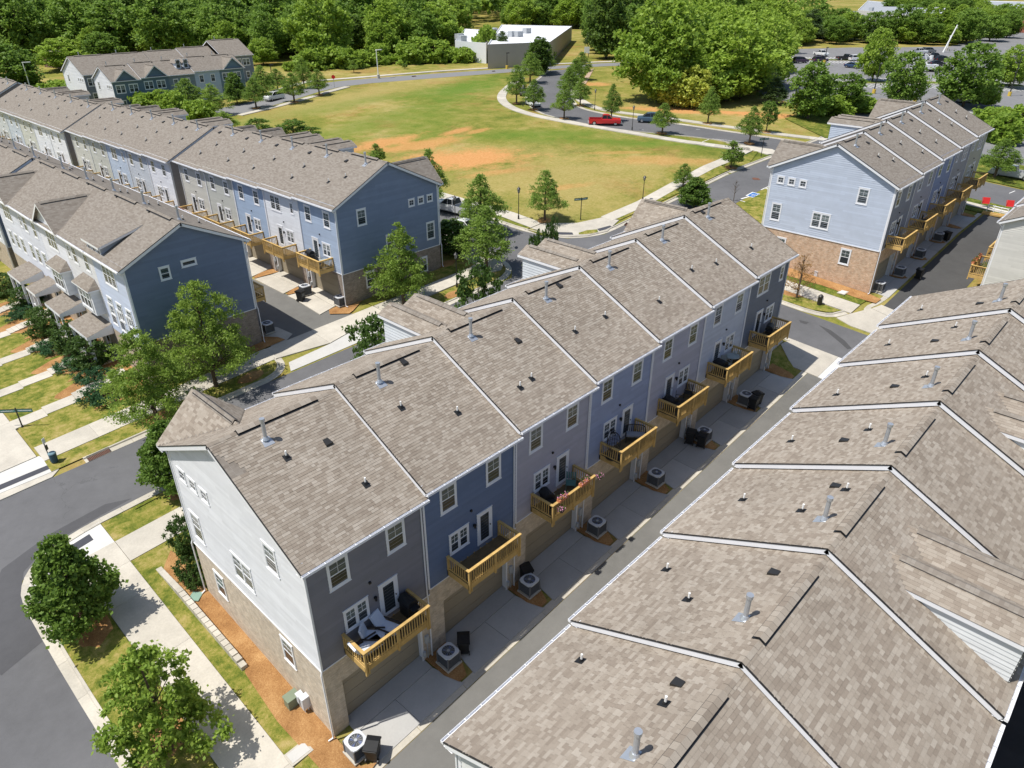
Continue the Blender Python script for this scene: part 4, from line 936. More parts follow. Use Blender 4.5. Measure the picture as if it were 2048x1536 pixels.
C_ = Row('long central townhouse row with white near gable and seven timber decks', 'townhouse row', (0,0), (1,0), (0,1), 7, 6.15, [10.704+.311*k for k in range(7)],
    [(.205,.205,.235),(.125,.175,.285),(.40,.39,.45),(.30,.35,.50),(.42,.42,.50),(.50,.54,.64),(.13,.16,.225)], [(.66,.67,.70),(.13,.16,.225)], (.62,.66,.70), BRPALE, G, geo=True, keepn=29.5, tw=[2,4], back=[0,0,0,0,1,1,3], decks=1,
    vents=[[(*(2.15,4.01),0),(*(4.25,1.45),0),(*(4.07,3.82),1)],[(*(8.04,3.54),0),(*(10.33,2.10),0),(*(9.92,5.54),1)],[(*(14.22,1.51),0),(*(15.25,1.64),0),(*(16.47,3.79),1)],[(*(20.05,2.60),0),(*(22.92,2.60),0),(*(22.02,5.51),1)],[(*(27.39,1.68),0),(*(32.57,5.84),1)],[(*(32.24,2.32),0),(*(34.96,1.98),0)],[(*(39.37,1.60),0),(*(38.79,5.62),1)]])
D_ = Row('townhouse row in the near right corner seen from above, its broad shingle roofs stepping upward', 'townhouse row', (-.43,-9.37), (1,0), (0,-1), 7, 6.15, [9.683+.335*k for k in range(7)],
    [(.60,.61,.62)]*7, (.62,.63,.62), (.66,.68,.69), BRTAN, G, geo=True, keepn=19.0, tw=[2,4], decks=None, back=[8]*7,
    vents=[[(*(4.61,1.23),0),(*(3.95,4.77),0),(*(4.84,4.68),1)],[(*(10.04,1.14),0),(*(8.48,2.91),0),(*(10.77,4.85),1)],[(*(15.39,1.50),0),(*(14.76,4.10),0),(*(16.66,5.00),0),(*(16.93,4.53),1)],[(*(20.85,1.14),0),(*(22.03,4.00),0),(*(20.83,3.42),1)],[(*(26.12,1.16),0),(*(26.76,3.56),1),(*(27.93,4.53),0)],[(*(33.23,1.27),0),(*(32.93,3.57),1),(*(35.28,3.91),0)],[(*(39.21,1.18),0),(*(38.67,4.23),1)]])
E_ = Row('far right townhouse row with pale blue gable over tan brick and five decks', 'townhouse row', (62.14,-1.02), (1,0), (0,1), 5, 6.15, [14.29+.322*k for k in range(5)],
    [(.22,.24,.30),(.34,.34,.40),(.20,.26,.43),(.30,.30,.33),(.40,.39,.32)], (.50,.555,.655), (.50,.57,.68), BRTAN, G, tw=[2], decks=1, back=[0,0,0,2,2])
H_ = Row('pale sided townhouse end beyond the near right roofs, flower boxes on its deck', 'townhouse row', (66.6,-9.4), (1,0), (0,-1), 4, 6.15, [11.85,12.1,12.4,12.7], [(.62,.61,.58)]*4, (.62,.61,.58), (.6,.6,.6), BRTAN, G, decks=1)
B_ = Row('blue gabled townhouse row at centre left, decks over beige garage doors', 'townhouse row', (24.83,33.3), (0,1), (1,0), 5, 6.15, [13.22-.13*k for k in range(5)],
    [(.37,.45,.58),(.70,.72,.76),(.33,.42,.56),(.46,.47,.44),(.52,.51,.47)], [(.20,.255,.36),(.46,.47,.44)], (.5,.55,.6), BRGREY, G, tw=[2,3], decks=1, back=[0,2,0,0,0])
B2_ = Row('second left townhouse row, brown grey gable end and white nearest house', 'townhouse row', (24.83,66.5), (0,1), (1,0), 5, 6.5, [12.2-.13*k for k in range(5)],
    [(.70,.72,.78),(.50,.54,.60),(.46,.54,.66),(.50,.51,.47),(.54,.54,.50)], (.33,.30,.285), (.5,.55,.6), BRGREY, G, tw=[1,3], decks=1, back=[1,1,2,0,0])
B3_ = Row('third left townhouse row, behind the second, pale beige and grey houses', 'townhouse row', (24.83,102.0), (0,1), (1,0), 5, 7.2, [11.1-.05*k for k in range(5)],
    [(.70,.71,.74),(.68,.70,.74),(.52,.53,.48),(.48,.53,.60),(.50,.53,.55)], (.33,.30,.285), (.5,.5,.5), BRGREY, G, tw=[1,3], decks=1, back=[1,2,0,0,0])
B4_ = Row('last townhouse row at the left edge, only its roof end showing', 'townhouse row', (24.83,141.5), (0,1), (1,0), 3, 7.2, [11.0,10.9,10.8], [(.5,.5,.48)]*3, (.33,.30,.285), (.5,.5,.5), BRGREY, G, xg=False, pipes=True)
# ------------------------------------------------------------- left row with porches (front seen) and the far rows
A_ = Row('blue gabled townhouse row at the left with porches, bay windows and stepped garden paths', 'townhouse row', (16.05,33.3), (0,1), (-1,0), 5, 6.3, [12.5,12.5,12.45,12.4,12.35],
    [(.5,.55,.6)]*5, (.165,.21,.30), [(.50,.56,.70),(.64,.64,.66),(.68,.69,.75),(.60,.62,.70),(.64,.66,.74)], BRGREY, G, D=9.35, decks=1, back=[0]*5, gab=[(15.1,2.9,2.05,.72,2),(28.5,2.8,2.0,.72,4)], frontwin=True, gablew=False, low=5.9)
A2_ = Row('townhouse row at the left edge behind the porch row, white rakes over blue gable', 'townhouse row', (16.05,67.0), (0,1), (-1,0), 4, 6.6, [12.15,12.1,12.05,12.0], [(.5,.5,.5)]*4, (.165,.21,.30), [(.66,.69,.74),(.7,.7,.7),(.6,.62,.66),(.66,.67,.66)], BRGREY, G, D=9.35, gab=[(8,2.8,2.0,.72,1),(20,2.8,2.0,.72,3)], frontwin=True, gablew=False, low=5.9, back=[0]*4)
def dress_A(R, n, bays):
    F, root, D, rz = R.F, R.root, R.D, R.rz_front; w = R.w
    TAN = brick((.40,.31,.22), (.52,.44,.34), (.5,.45,.38))
    for k in range(n):
        u0 = k*w; ze = R.ze[k]; gx, gy = R.P(u0+w/2, D); g = T(gx, gy)
        put('w3' if k % 2 == 0 else 's', root, F(u0+1.6 if k % 2 else u0+3.3, D+.0, ze-2.1), rz)
        if k % 2: put('s', root, F(u0+4.2, D, ze-2.1), rz); put('n', root, F(u0+5.5, D, ze-1.9), rz)
        b = u0+(4.2 if k % 2 == 0 else 2.2)
        # brick ground floor band
        m = MB(); m.face([F(u0+.02,D+.03,g-.5),F(u0+w-.02,D+.03,g-.5),F(u0+w-.02,D+.03,g+3.0),F(u0+.02,D+.03,g+3.0)], [(0,0),(w,0),(w,3.5),(0,3.5)]); part('brick_front', m, TAN, root)
        if k in bays:
            m = MB(); y0, y1 = u0+.5 if k != 0 else u0+4.1, (u0+3.6 if k != 0 else u0+7.0)
            if k == 0: y0, y1 = u0+3.5, u0+6.1
            zb, zt = ze-5.5, ze-3.3
            m.box(y0, y1, D, D+.7, zb, zt, fn=F); bay = part('bay_window', m, siding((.70,.72,.76)), root)
            m = MB(); o = .25; zr_ = zt+.65
            P = [F(y0-o,D+.95,zt-.02),F(y1+o,D+.95,zt-.02),F(y1-.35,D+.02,zr_),F(y0+.35,D+.02,zr_)]; m.face(P, [(0,0),(y1-y0+.5,0),(y1-y0,1.2),(.3,1.2)])
            m.face([F(y0-o,D+.95,zt-.02),F(y0+.35,D+.02,zr_),F(y0-o,D+.02,zt-.02)], [(0,0),(.5,1),(1,0)]); m.face([F(y1+o,D+.95,zt-.02),F(y1-.35,D+.02,zr_),F(y1+o,D+.02,zt-.02)], [(0,0),(.5,1),(1,0)])
            m.box(y0-o, y1+o, D+.0, D+.95, zt-.14, zt-.03, m=1, fn=F); part('bay_roof', m, [shingle_tex(), WHITE], bay)
            put('w3', root, F((y0+y1)/2, D+.72, zb+.45), rz)
        else:
            for q in (1.2, 3.0, 4.8): put('s', root, F(u0+q, D, ze-4.9), rz)
        # porch: roof, posts, floor, rail
        p0, p1 = (u0+.6, u0+3.6) if k % 2 == 0 else (u0+1.6, u0+5.4)
        if k == 0: p0, p1 = u0+6.3-.2, u0+10.2
        if k == 1: p0, p1 = u0+5.9, u0+9.6
        if k == 2: p0, p1 = u0+5.8, u0+8.4
        if k == 3: p0, p1 = u0+3.6, u0+7.5
        if k == 4: continue
        zt = g+3.35; zo = zt-.55
        m = MB(); m.face([F(p0,D+2.1,zo),F(p1,D+2.1,zo),F(p1,D+.04,zt),F(p0,D+.04,zt)], [(0,0),(p1-p0,0),(p1-p0,2.2),(0,2.2)])
        m.box(p0, p1, D+1.95, D+2.1, zo-.28, zo-.02, m=1, fn=F); m.box(p0, p0+.12, D+.05, D+1.95, zo-.28, zo-.02, m=1, fn=F); m.box(p1-.12, p1, D+.05, D+1.95, zo-.28, zo-.02, m=1, fn=F)
        for q in (p0, p1): m.face([F(q,D+2.1,zo-.02),F(q,D+.04,zo-.02),F(q,D+.04,zt-.01)], m=1)
        po = part('porch', m, [shingle_tex(), WHITE], root)
        for q in (p0+.12, (p0+p1)/2, p1-.12):
            m = MB(); m.box(q-.09, q+.09, D+1.85, D+2.03, g+.1, zo-.28, fn=F); m.box(q-.13, q+.13, D+1.81, D+2.07, g+.05, g+.3, fn=F); part('porch_post', m, WHITE, po)
        m = MB(); m.box(p0, p1, D+.03, D+2.1, g-.3, g+.3, fn=F); part('porch_floor', m, CONC, po)
        m = MB()
        for i in range(14): m.box(p0+.3+i*(p1-p0-.6)/14, p0+.33+i*(p1-p0-.6)/14, D+1.9, D+1.94, g+.4, g+1.15, fn=F)
        m.box(p0+.2, p1-.2, D+1.88, D+1.96, g+1.15, g+1.22, fn=F); part('railing', m, WHITE, po)
        put('door', root, F((p0+p1)/2, D+.04, g+.3), rz)
    for q, z in ((1.6, 7.5), (3.4, 7.2), (5.0, 7.3)): put('s' if q < 2 else 't', root, F(q, D, z-.6), rz)
dress_A(A_, 5, (1, 2)); dress_A(A2_, 4, (0, 2))
put('sq', A_.root, A_.F(0, 16.05-9.53, 11.05), A_.rz_g0); put('h', A_.root, A_.F(0, 16.05-11.43, 11.63), A_.rz_g0)
# shed dormer over the near house
def shed_dormer(R, u0, u1, d0, z0, z1):
    F = R.F; m = MB(); D = R.D; zd = lambda d: R.zs(0, d)
    dback = next(d for d in [d0-.05*i for i in range(200)] if zd(d) >= z1+.05+(d0-d)*.28)
    zk = z1+.05+(d0-dback)*.28
    m.face([F(u0-.3,d0+.25,z1),F(u1+.3,d0+.25,z1),F(u1+.3,dback,zk+.02),F(u0-.3,dback,zk+.02)], [(0,0),(3,0),(3,5),(0,5)], 0)
    m.box(u0-.3, u1+.3, d0+.22, d0+.25, z1-.18, z1-.005, m=1, fn=F)
    for u in (u0-.3, u1+.3): m.face([F(u,d0+.25,z1-.01),F(u,dback,zk),F(u,dback,zk-.16),F(u,d0+.25,z1-.17)], m=1)
    o = part('shed_dormer', m, [shingle_tex(), WHITE], R.root)
    m = MB(); m.face([F(u0,d0,z0),F(u1,d0,z0),F(u1,d0,z1),F(u0,d0,z1)])
    for u in (u0, u1): m.face([F(u,d0,z0-.1),F(u,d0,z1),F(u,dback,zk),F(u,dback,zd(dback))])
    part('dormer_wall', m, siding((.40,.44,.52)), o)
    for i in range(3): put('q', R.root, F(u0+(i+.5)*(u1-u0)/3, d0+.01, z0+.18), R.rz_front)
shed_dormer(A_, 3.7, 6.6, 9.3, 12.45, 13.35)
F_ = Row('distant front townhouse row with white gable end, slate gables and twin dormers', 'townhouse row', (46.2,148.2), (1,0), (0,-1), 5, 5.56, [13.0,13.25,13.25,13.6,13.6],
    [(.5,.5,.5)]*5, [(.74,.75,.77),(.4,.45,.5)], [(.13,.19,.24),(.13,.19,.24),(.20,.25,.28),(.46,.55,.66),(.17,.24,.30)], BRGREY, G, D=9.1, gab=[(2.6,2.2,2.0,.9,0),(8.6,2.3,2.1,.9,1),(25.4,2.3,2.2,.9,4)], frontwin=True, back=[8]*5, garage=False, low=5.6, utils=False)
for k in range(5):
    for q in (1.4, 3.9): put('d' if k in (0,1,4) else 's', F_.root, F_.F(k*5.56+q, 9.1, F_.ze[k]-2.2), F_.rz_front); put('s', F_.root, F_.F(k*5.56+q, 9.1, F_.ze[k]-5.0), F_.rz_front)
def twin_dormer(R, k, u):
    F = R.F; d0 = R.D-1.6; z0 = R.zs(k, d0)
    m = MB(); z1 = z0+1.5
    m.box(u-.55, u+.55, d0-2.2, d0, z0-.3, z0+1.1, m=1, fn=F); m.face([F(u-.55,d0,z0+1.1),F(u+.55,d0,z0+1.1),F(u,d0,z1+.1)], m=1)
    for sd in (-1, 1): m.face([F(u+sd*.75,d0+.2,z0+.95),F(u,d0+.2,z1+.2),F(u,d0-3.2,z1+.2),F(u+sd*.75,d0-3.2,z0+.95)], m=0)
    part('dormer', m, [shingle_tex(), siding((.66,.72,.80))], R.root); put('f', R.root, F(u, d0+.02, z0+.05) , R.rz_front)
twin_dormer(F_, 2, 14.4); twin_dormer(F_, 2, 16.0)
G_ = Row('distant rear townhouse row with white gable end and plain grey roofs', 'townhouse row', (46.4,166.5), (1,0), (0,-1), 5, 7.7, [13.0,13.0,13.1,13.4,14.6],
    [(.5,.5,.5)]*5, [(.72,.73,.76),(.4,.45,.5)], [(.20,.23,.28)]*5, BRGREY, G, D=12, xg=False, frontwin=True, back=[8]*5, garage=False, low=5.6, utils=False)
for k in range(5):
    for q in (1.4, 3.9, 6): put('d', G_.root, G_.F(k*7.7+q, 12, G_.ze[k]-2.2), G_.rz_front); put('s', G_.root, G_.F(k*7.7+q, 12, G_.ze[k]-5.0), G_.rz_front)

# entry porch roof of the near right row, at the picture corner
m = MB(); F_p = D_.F; a_, b_ = 8.2, 13.4; zt_ = 4.6
m.face([F_p(a_,13.6,zt_-.5),F_p(b_,13.6,zt_-.5),F_p(b_,11.95,zt_),F_p(a_,11.95,zt_)], [(0,0),(5,0),(5,2),(0,2)]); m.box(a_, b_, 13.6, 13.72, zt_-.62, zt_-.5, m=1, fn=F_p); m.box(a_-.04, a_, 11.95, 13.6, zt_-.7, zt_-.48, m=1, fn=F_p)
part('porch', m, [shingle_tex(), WHITE], D_.root)
# ------------------------------------------------------------- things round the houses
def pb(name, mb, mat, parent=None): return link(name, mb.mesh(name, mat), parent)
# air conditioner
def ac_proto():
    r = empty('air_conditioner', (0,0,-50))
    m = MB(); m.box(-.48,.48,-.48,.48,0,.08); pad = pb('pad', m, CONC, r)
    m = MB(); m.box(-.38,.38,-.38,.38,.10,.84); coil = pb('coil_cabinet', m, ACD, r)
    m = MB()
    for s in (-1, 1):
        for t in (-1, 1): m.box(s*.40-.03, s*.40+.03, t*.40-.03, t*.40+.03, .08, .86)
    for i in range(9): z = .15+i*.08; m.box(-.40,.40,-.405,-.385,z,z+.012); m.box(-.40,.40,.385,.405,z,z+.012); m.box(-.405,-.385,-.4,.4,z,z+.012); m.box(.385,.405,-.4,.4,z,z+.012)
    lou = pb('louvre', m, plain('ac_louvre', (.15,.155,.165), .5, .4), r)
    m = MB(); n = 24
    for i in range(n):
        a, b = 2*math.pi*i/n, 2*math.pi*(i+1)/n
        def sq(t): c, s = math.cos(t), math.sin(t); k = .44/max(abs(c), abs(s), .80); return (c*k, s*k)
        m.face([(*sq(a),.89),(*sq(b),.89),(.33*math.cos(b),.33*math.sin(b),.90),(.33*math.cos(a),.33*math.sin(a),.90)]); m.face([(*sq(a),.80),(*sq(b),.80),(*sq(b),.89),(*sq(a),.89)])
    top = pb('top_cover', m, plain('ac_top_enamel', (.60,.62,.65), .45, .4), r)
    m = MB(); m.tube((0,0,.80),(0,0,.81),.33,n=20); m2 = MB()
    for i in range(14): a = 2*math.pi*i/14; m2.tube((.06*math.cos(a),.06*math.sin(a),.905),(.335*math.cos(a+.25),.335*math.sin(a+.25),.895),.006,n=3,cap=False)
    m2.tube((0,0,.89),(0,0,.92),.075,n=10)
    well = pb('fan_well', m, BLACK, r); gr = pb('fan_guard', m2, ACG, r)
    m = MB()
    for i in range(4):
        a = math.pi/2*i; m.face([(.05*math.cos(a),.05*math.sin(a),.83),(.31*math.cos(a),.31*math.sin(a),.83),(.31*math.cos(a+.7),.31*math.sin(a+.7),.87),(.05*math.cos(a+1),.05*math.sin(a+1),.86)])
    fan = pb('fan_blade', m, plain('fan_blue_grey', (.10,.13,.26), .4, .5), r); kids(r, [pad, coil, lou, top, well, gr, fan]); return r
AC = ac_proto()
def at(x, y, dz=.12): return (x, y, T(x, y)+dz)
gA = 'air conditioners beside the driveways'
for (x, y, lab) in ((*(0.28,-1.41),'air conditioner standing in sunlight at the nearest corner of the white gable'),(6.25,-1.05,'air conditioner in the mulch beneath the deck with white cushions'),(12.4,-1.0,'air conditioner beside the open black bins, second along the alley'),(18.55,-1.0,'air conditioner in the mulch under the flower box deck end'),(24.75,-1.15,'air conditioner in the mulch past the deck with the bench'),(30.9,-1.1,'air conditioner right of the black bin midway along the alley'),(37.05,-1.1,'air conditioner behind two black bins below the sixth deck'),
    (*(63.49,-1.49),'air conditioner in sun by the corner of the tan brick gable'),(*(24.63,33.88),'air conditioner on its slab at the brick corner of the blue gabled row'),(*(23.57,38.08),'air conditioner next to the black bin below the blue row'),(*(17.28,34.37),'air conditioner in shade at the back corner of the left row'),
    (68.5,-1.75,'air conditioner below the second deck of the far right row'),(74.6,-1.75,'air conditioner below the third deck of the far right row'),(80.8,-1.75,'air conditioner below the fourth deck of the far right row')):
    place(AC, at(x, y), .0, lab, 'air conditioner', gA)
# wheeled bin
def bin_proto():
    r = empty('wheelie_bin', (0,0,-50)); m = MB()
    A = [(-.24,-.27,.08),(.24,-.27,.08),(.24,.25,.08),(-.24,.25,.08)]; B = [(-.30,-.36,.98),(.30,-.36,.98),(.30,.33,.98),(-.30,.33,.98)]
    for i in range(4): j = (i+1)%4; m.face([A[i],A[j],B[j],B[i]])
    m.face(A[::-1]); m.box(-.33,.33,-.39,-.35,.92,1.0); m.box(-.33,.33,.32,.38,.90,1.02); body = pb('body', m, BLACK, r)
    m = MB(); m.face([(-.33,-.40,1.01),(.33,-.40,1.01),(.30,-.1,1.09),(-.30,-.1,1.09)]); m.face([(-.30,-.1,1.09),(.30,-.1,1.09),(.33,.38,1.03),(-.33,.38,1.03)]); m.face([(-.33,-.40,1.01),(-.30,-.1,1.09),(-.33,.38,1.03)]); m.face([(.33,-.40,1.01),(.30,-.1,1.09),(.33,.38,1.03)]); m.face([(-.33,-.4,.985),(.33,-.4,.985),(.33,.38,.985),(-.33,.38,.985)])
    lid = pb('lid', m, BLACK, r); m = MB(); m.tube((-.3,.40,.98),(.3,.40,.98),.02,n=6); h = pb('handle', m, BLACK, r)
    ws = []
    for s in (-1,1): m = MB(); m.tube((s*.25,.24,.12),(s*.31,.24,.12),.12,n=12); ws.append(pb('wheel', m, DKMET, r))
    m = MB(); m.face([(-.16,-.3205,.5),(.16,-.3205,.5),(.18,-.347,.8),(-.18,-.347,.8)]); lb = pb('label_panel', m, plain('grey_label', (.12,.13,.14), .6), r)
    kids(r, [body, lid, h, lb]+ws); return r
BIN = bin_proto()
gB = 'black wheeled bins'
for (x, y, rz, lab) in ((*(0.66,-2.10),2.2,'black wheeled bin in full sun beside the nearest air conditioner'),(7.25,-1.1,2.4,'black wheeled bin on the driveway right of the second air conditioner'),(12.85,-.35,2.7,'black wheeled bin with raised lid by the second garage wall'),(30.0,-.55,1.9,'black wheeled bin left of the sixth air conditioner'),(30.25,-1.35,1.8,'black wheeled bin with a white label, nearer the alley'),(36.9,-1.85,1.6,'black wheeled bin in front of the last air conditioner of the central row'),(37.6,-1.75,1.2,'black wheeled bin close behind another at the end of the central row'),
    (*(69.22,-3.41),1.5,'black wheeled bin at the sunlit kerb of the far alley'),(*(22.53,37.26),.3,'black wheeled bin in sun on a driveway of the blue row'),(81.5,-2.4,1.2,'black wheeled bin in shade far along the far alley')):
    place(BIN, at(x, y, .08), rz, lab, 'bin', gB)
# garden furniture on the decks
CUSH = plain('white_cushion_fabric', (.62,.66,.74), .9, .1, var=.05); WICK = plain('dark_wicker', (.05,.04,.035), .7, .2, var=.4)
def deckz(R, k): return R.ze[k]-5.70+.02
def chair_lounge(x, y, z, rz, label, rec=.55, cat='chair', L=.62):
    r = empty('lounge_chair', (x,y,z), label, cat, 'cushioned seats on the nearest deck', rz); m = MB()
    m.box(-.34,.34,-L,.30,.16,.26); [m.box(a-.03,a+.03,b-.03,b+.03,0,.3) for a in (-.31,.31) for b in (-L+.04,.26)]
    m.box(-.38,-.32,-L,.30,.45,.50); m.box(.32,.38,-L,.30,.45,.50); pb('frame', m, WICK, r)
    m = MB(); m.box(-.30,.30,-L-.02,.26,.26,.38); m.face([(-.30,.26,.34),(.30,.26,.34),(.30,.30+rec*.6,.92),(-.30,.30+rec*.6,.92)]); m.face([(-.30,.16,.38),(.30,.16,.38),(.30,.20+rec*.6,.96),(-.30,.20+rec*.6,.96)]); m.face([(-.3,.26,.34),(-.3,.16,.38),(-.3,.2+rec*.6,.96),(-.3,.3+rec*.6,.92)]); m.face([(.3,.26,.34),(.3,.16,.38),(.3,.2+rec*.6,.96),(.3,.3+rec*.6,.92)]); m.face([(-.3,.2+rec*.6,.96),(.3,.2+rec*.6,.96),(.3,.3+rec*.6,.92),(-.3,.3+rec*.6,.92)])
    pb('cushion', m, CUSH, r)
z0 = deckz(C_, 0)
chair_lounge(3.05,-.62,z0,.35,'white cushioned armchair facing out in the middle of the nearest deck')
chair_lounge(2.25,-.55,z0,.75,'white cushioned low chair between the armchair and the sofa',rec=.2)
chair_lounge(1.62,-.95,z0,1.5,'white cushioned sofa in the sunlit corner of the nearest deck',cat='sofa',L=.85,rec=.5)
def grill(x, y, z, rz, label):
    r = empty('barbecue_grill', (x,y,z), label, 'grill', 'covered black barbecues on decks', rz); m = MB()
    m.box(-.34,.34,-.25,.25,.0,.72); pb('cart', m, DKMET, r); m = MB(); n = 8
    for i in range(n):
        a, b = math.pi*i/n, math.pi*(i+1)/n
        m.face([(-.38,.30*math.cos(a),.72+.34*math.sin(a)),(.38,.30*math.cos(a),.72+.34*math.sin(a)),(.38,.30*math.cos(b),.72+.34*math.sin(b)),(-.38,.30*math.cos(b),.72+.34*math.sin(b))])
    for s in (-.38,.38): m.face([(s,.30*math.cos(math.pi*i/n),.72+.34*math.sin(math.pi*i/n)) for i in range(n+1)])
    pb('hood', m, BLACK, r); m = MB(); m.box(-.65,-.38,-.22,.22,.70,.74); m.box(.38,.65,-.22,.22,.70,.74); pb('side_shelf', m, BLACK, r)
    m = MB(); m.tube((-.25,-.34,.86),(.25,-.34,.86),.015,n=5); pb('handle', m, METAL, r)
grill(4.45,-.55,z0,1.57,'black barbecue in the shaded right corner of the nearest deck')
grill(14.15,-.6,deckz(C_,2),1.2,'black barbecue at the left end of the flower box deck'); grill(26.4,-.6,deckz(C_,4),1.4,'black barbecue at the left end of the fifth deck'); grill(32.7,-.7,deckz(C_,5),1.4,'black barbecue left of the pale table set'); grill(39.9,-.75,deckz(C_,6),.3,'black barbecue on the farthest deck of the central row')
grill(B_.P(4.2,-.5)[0],B_.P(4.2,-.5)[1],deckz(B_,0),1.5,'black kettle barbecue on the deck nearest the blue gable')
def slat_chair(x, y, z, rz, mat, label, s=1., group=None):
    r = empty('patio_chair', (x,y,z), label, 'chair', group, rz); m = MB()
    for a in (-.25,.25):
        m.tube((a*s,-.25*s,0),(a*s,-.22*s,.42*s),.02,n=5); m.tube((a*s,.28*s,0),(a*s,.30*s,.95*s),.02,n=5); m.tube((a*s,-.24*s,.62*s),(a*s,.28*s,.64*s),.02,n=5); m.tube((a*s,-.24*s,.4*s),(a*s,-.24*s,.62*s),.018,n=5)
    pb('frame', m, mat, r); m = MB()
    for i in range(5): m.box(-.25*s,.25*s,(-.24+i*.105)*s,(-.15+i*.105)*s,.41*s,.435*s)
    pb('seat', m, mat, r); m = MB()
    for i in range(5): m.box((-.22+i*.1)*s,(-.16+i*.1)*s,.28*s,.30*s,.5*s,.93*s)
    pb('backrest', m, mat, r)
TEAL = plain('teal_painted_wood', (.10,.22,.20), .6); PALE = plain('pale_metal', (.36,.42,.42), .4, .5, .3)
slat_chair(16.2,-.62,deckz(C_,2),-.9,TEAL,'teal chair at the right end of the flower box deck',1.05)
slat_chair(33.6,-.6,deckz(C_,5),-.5,PALE,'pale metal chair left of the round glass table',group='pale metal table set'); slat_chair(35.2,-.55,deckz(C_,5),2.2,PALE,'pale metal chair right of the round glass table',group='pale metal table set')
slat_chair(27.4,-.7,deckz(C_,4),.5,DKMET,'dark metal chair beside the barbecue on the fifth deck'); slat_chair(28.6,-.6,deckz(C_,4),-1.2,DKMET,'dark metal chair at the right end of the fifth deck')
slat_chair(*B_.P(2.4,-.6),deckz(B_,0),1.,DKMET,'dark chair on the deck by the blue gable, left of the table'); slat_chair(*B_.P(2.0,-1.1),deckz(B_,0),2.,DKMET,'dark chair on the deck by the blue gable, nearest the rail')
slat_chair(71.8,-1.9,deckz(E_,1),.4,DKMET,'dark chair on the second deck of the far right row')
def table(x, y, z, rad, mat, label):
    r = empty('patio_table', (x,y,z), label, 'table'); m = MB(); m.tube((0,0,.68),(0,0,.71),rad,n=18); pb('table_top', m, mat, r); m = MB(); m.tube((0,0,0),(0,0,.68),.03,n=6); m.tube((0,0,0),(0,0,.03),.25,n=10); pb('pedestal', m, mat, r)
table(34.4,-.65,deckz(C_,5),.5,PALE,'round pale table on the sixth deck'); table(*B_.P(1.7,-.7),deckz(B_,0),.48,PALE,'round pale table on the deck by the blue gable')
# bench with cushion and hanging egg chair on the fourth deck
r = empty('garden_bench', (22.35,-.72,deckz(C_,3)), 'curved black bench with pale seat cushion on the fourth deck', 'bench', None, -.9); m = MB()
for i in range(11):
    t = -1+.2*i; h = .80+.22*math.sqrt(max(0,1-t*t)); m.box(t*.60-.02,t*.60+.02,.26,.29,.42,h)
for i in range(10):
    t, u = -1+.2*i, -.8+.2*i; m.tube((t*.6,.275,.80+.22*math.sqrt(max(0,1-t*t))),(u*.6,.275,.80+.22*math.sqrt(max(0,1-u*u))),.03,n=5)
[m.tube((a,b,0),(a,b,.42),.025,n=5) for a in (-.58,.58) for b in (-.25,.27)]; [m.tube((a,-.25,.62),(a,.27,.66),.025,n=5) for a in (-.6,.6)]
pb('frame', m, DKMET, r); m = MB(); m.box(-.56,.56,-.27,.24,.42,.52); pb('cushion', m, plain('grey_cushion', (.30,.30,.32), .9), r)
r = empty('egg_chair', (20.0,-.75,deckz(C_,3)), 'dark wicker egg chair hanging at the left end of the fourth deck', 'chair'); m = MB()
for i in range(14):
    a = math.pi*(.15+1.7*i/13); prev = None
    for j in range(9):
        b = math.pi*j/8; p = (.42*math.sin(b)*math.sin(a), .42*math.sin(b)*-math.cos(a)*.9+.0, 1.0-.72*math.cos(b)+.0)
        if prev: m.tube(prev, p, .012, n=3, cap=False)
        prev = p
for j in range(1,8):
    b = math.pi*j/8; prev = None
    for i in range(14):
        a = math.pi*(.15+1.7*i/13); p = (.42*math.sin(b)*math.sin(a), -.42*math.sin(b)*math.cos(a)*.9, 1.0-.72*math.cos(b))
        if prev: m.tube(prev, p, .012, n=3, cap=False)
        prev = p
pb('basket', m, WICK, r); m = MB(); m.tube((0,0,0),(0,0,.04),.45,n=16); m.path([(0,.45,.03),(0,.5,1.3),(0,.3,1.85),(0,0,1.9),(0,0,1.72)], .025); pb('stand', m, DKMET, r)
# flower boxes and baskets on the third deck rail and on the far right deck
def flowers(mb_l, mb_f, n, sx, sy, h, rr):
    for i in range(n):
        x, y, z = rr.uniform(-sx,sx), rr.uniform(-sy,sy), rr.uniform(0,h); a = Vector((rr.gauss(0,1),rr.gauss(0,1),rr.gauss(0,1)+1)).normalized(); t = a.orthogonal().normalized()*.035; b = a.cross(t).normalized()*.035
        (mb_f if rr.random() < .35 else mb_l).face([(x+t.x,y+t.y,z+t.z),(x+b.x,y+b.y,z+b.z),(x-t.x,y-t.y,z-t.z),(x-b.x,y-b.y,z-b.z)])
TERRA = plain('terracotta', (.55,.21,.10), .8); GRN = leafmat('planter_leaf', (.03,.08,.012), (.09,.18,.03)); PINKF = plain('pink_petals', (.62,.25,.42), .6); 
def flower_box(x, y, z, label, rz=0, L=.38, pet=PINKF, basket=False):
    r = empty('flower_box' if not basket else 'hanging_basket', (x,y,z), label, 'planter', 'planters along deck rails', rz); rr = random.Random(int(x*10)); m = MB()
    if basket: m.tube((0,0,0),(0,0,.16),.10,.17,10)
    else: m.box(-L,L,-.12,.12,0,.16)
    pb('pot', m, TERRA if not basket else WICK, r); a, b = MB(), MB(); flowers(a, b, 140, L if not basket else .2, .15, .22, rr)
    for q in (a, b): q.v = [(p[0],p[1],p[2]+.12) for p in q.v]
    pb('leaves', a, GRN, r); pb('flowers', b, pet, r)
zt = deckz(C_,2)+.93
flower_box(14.3,-1.6,zt,'left terracotta flower box on the third deck rail'); flower_box(16.15,-1.6,zt,'right terracotta flower box on the third deck rail')
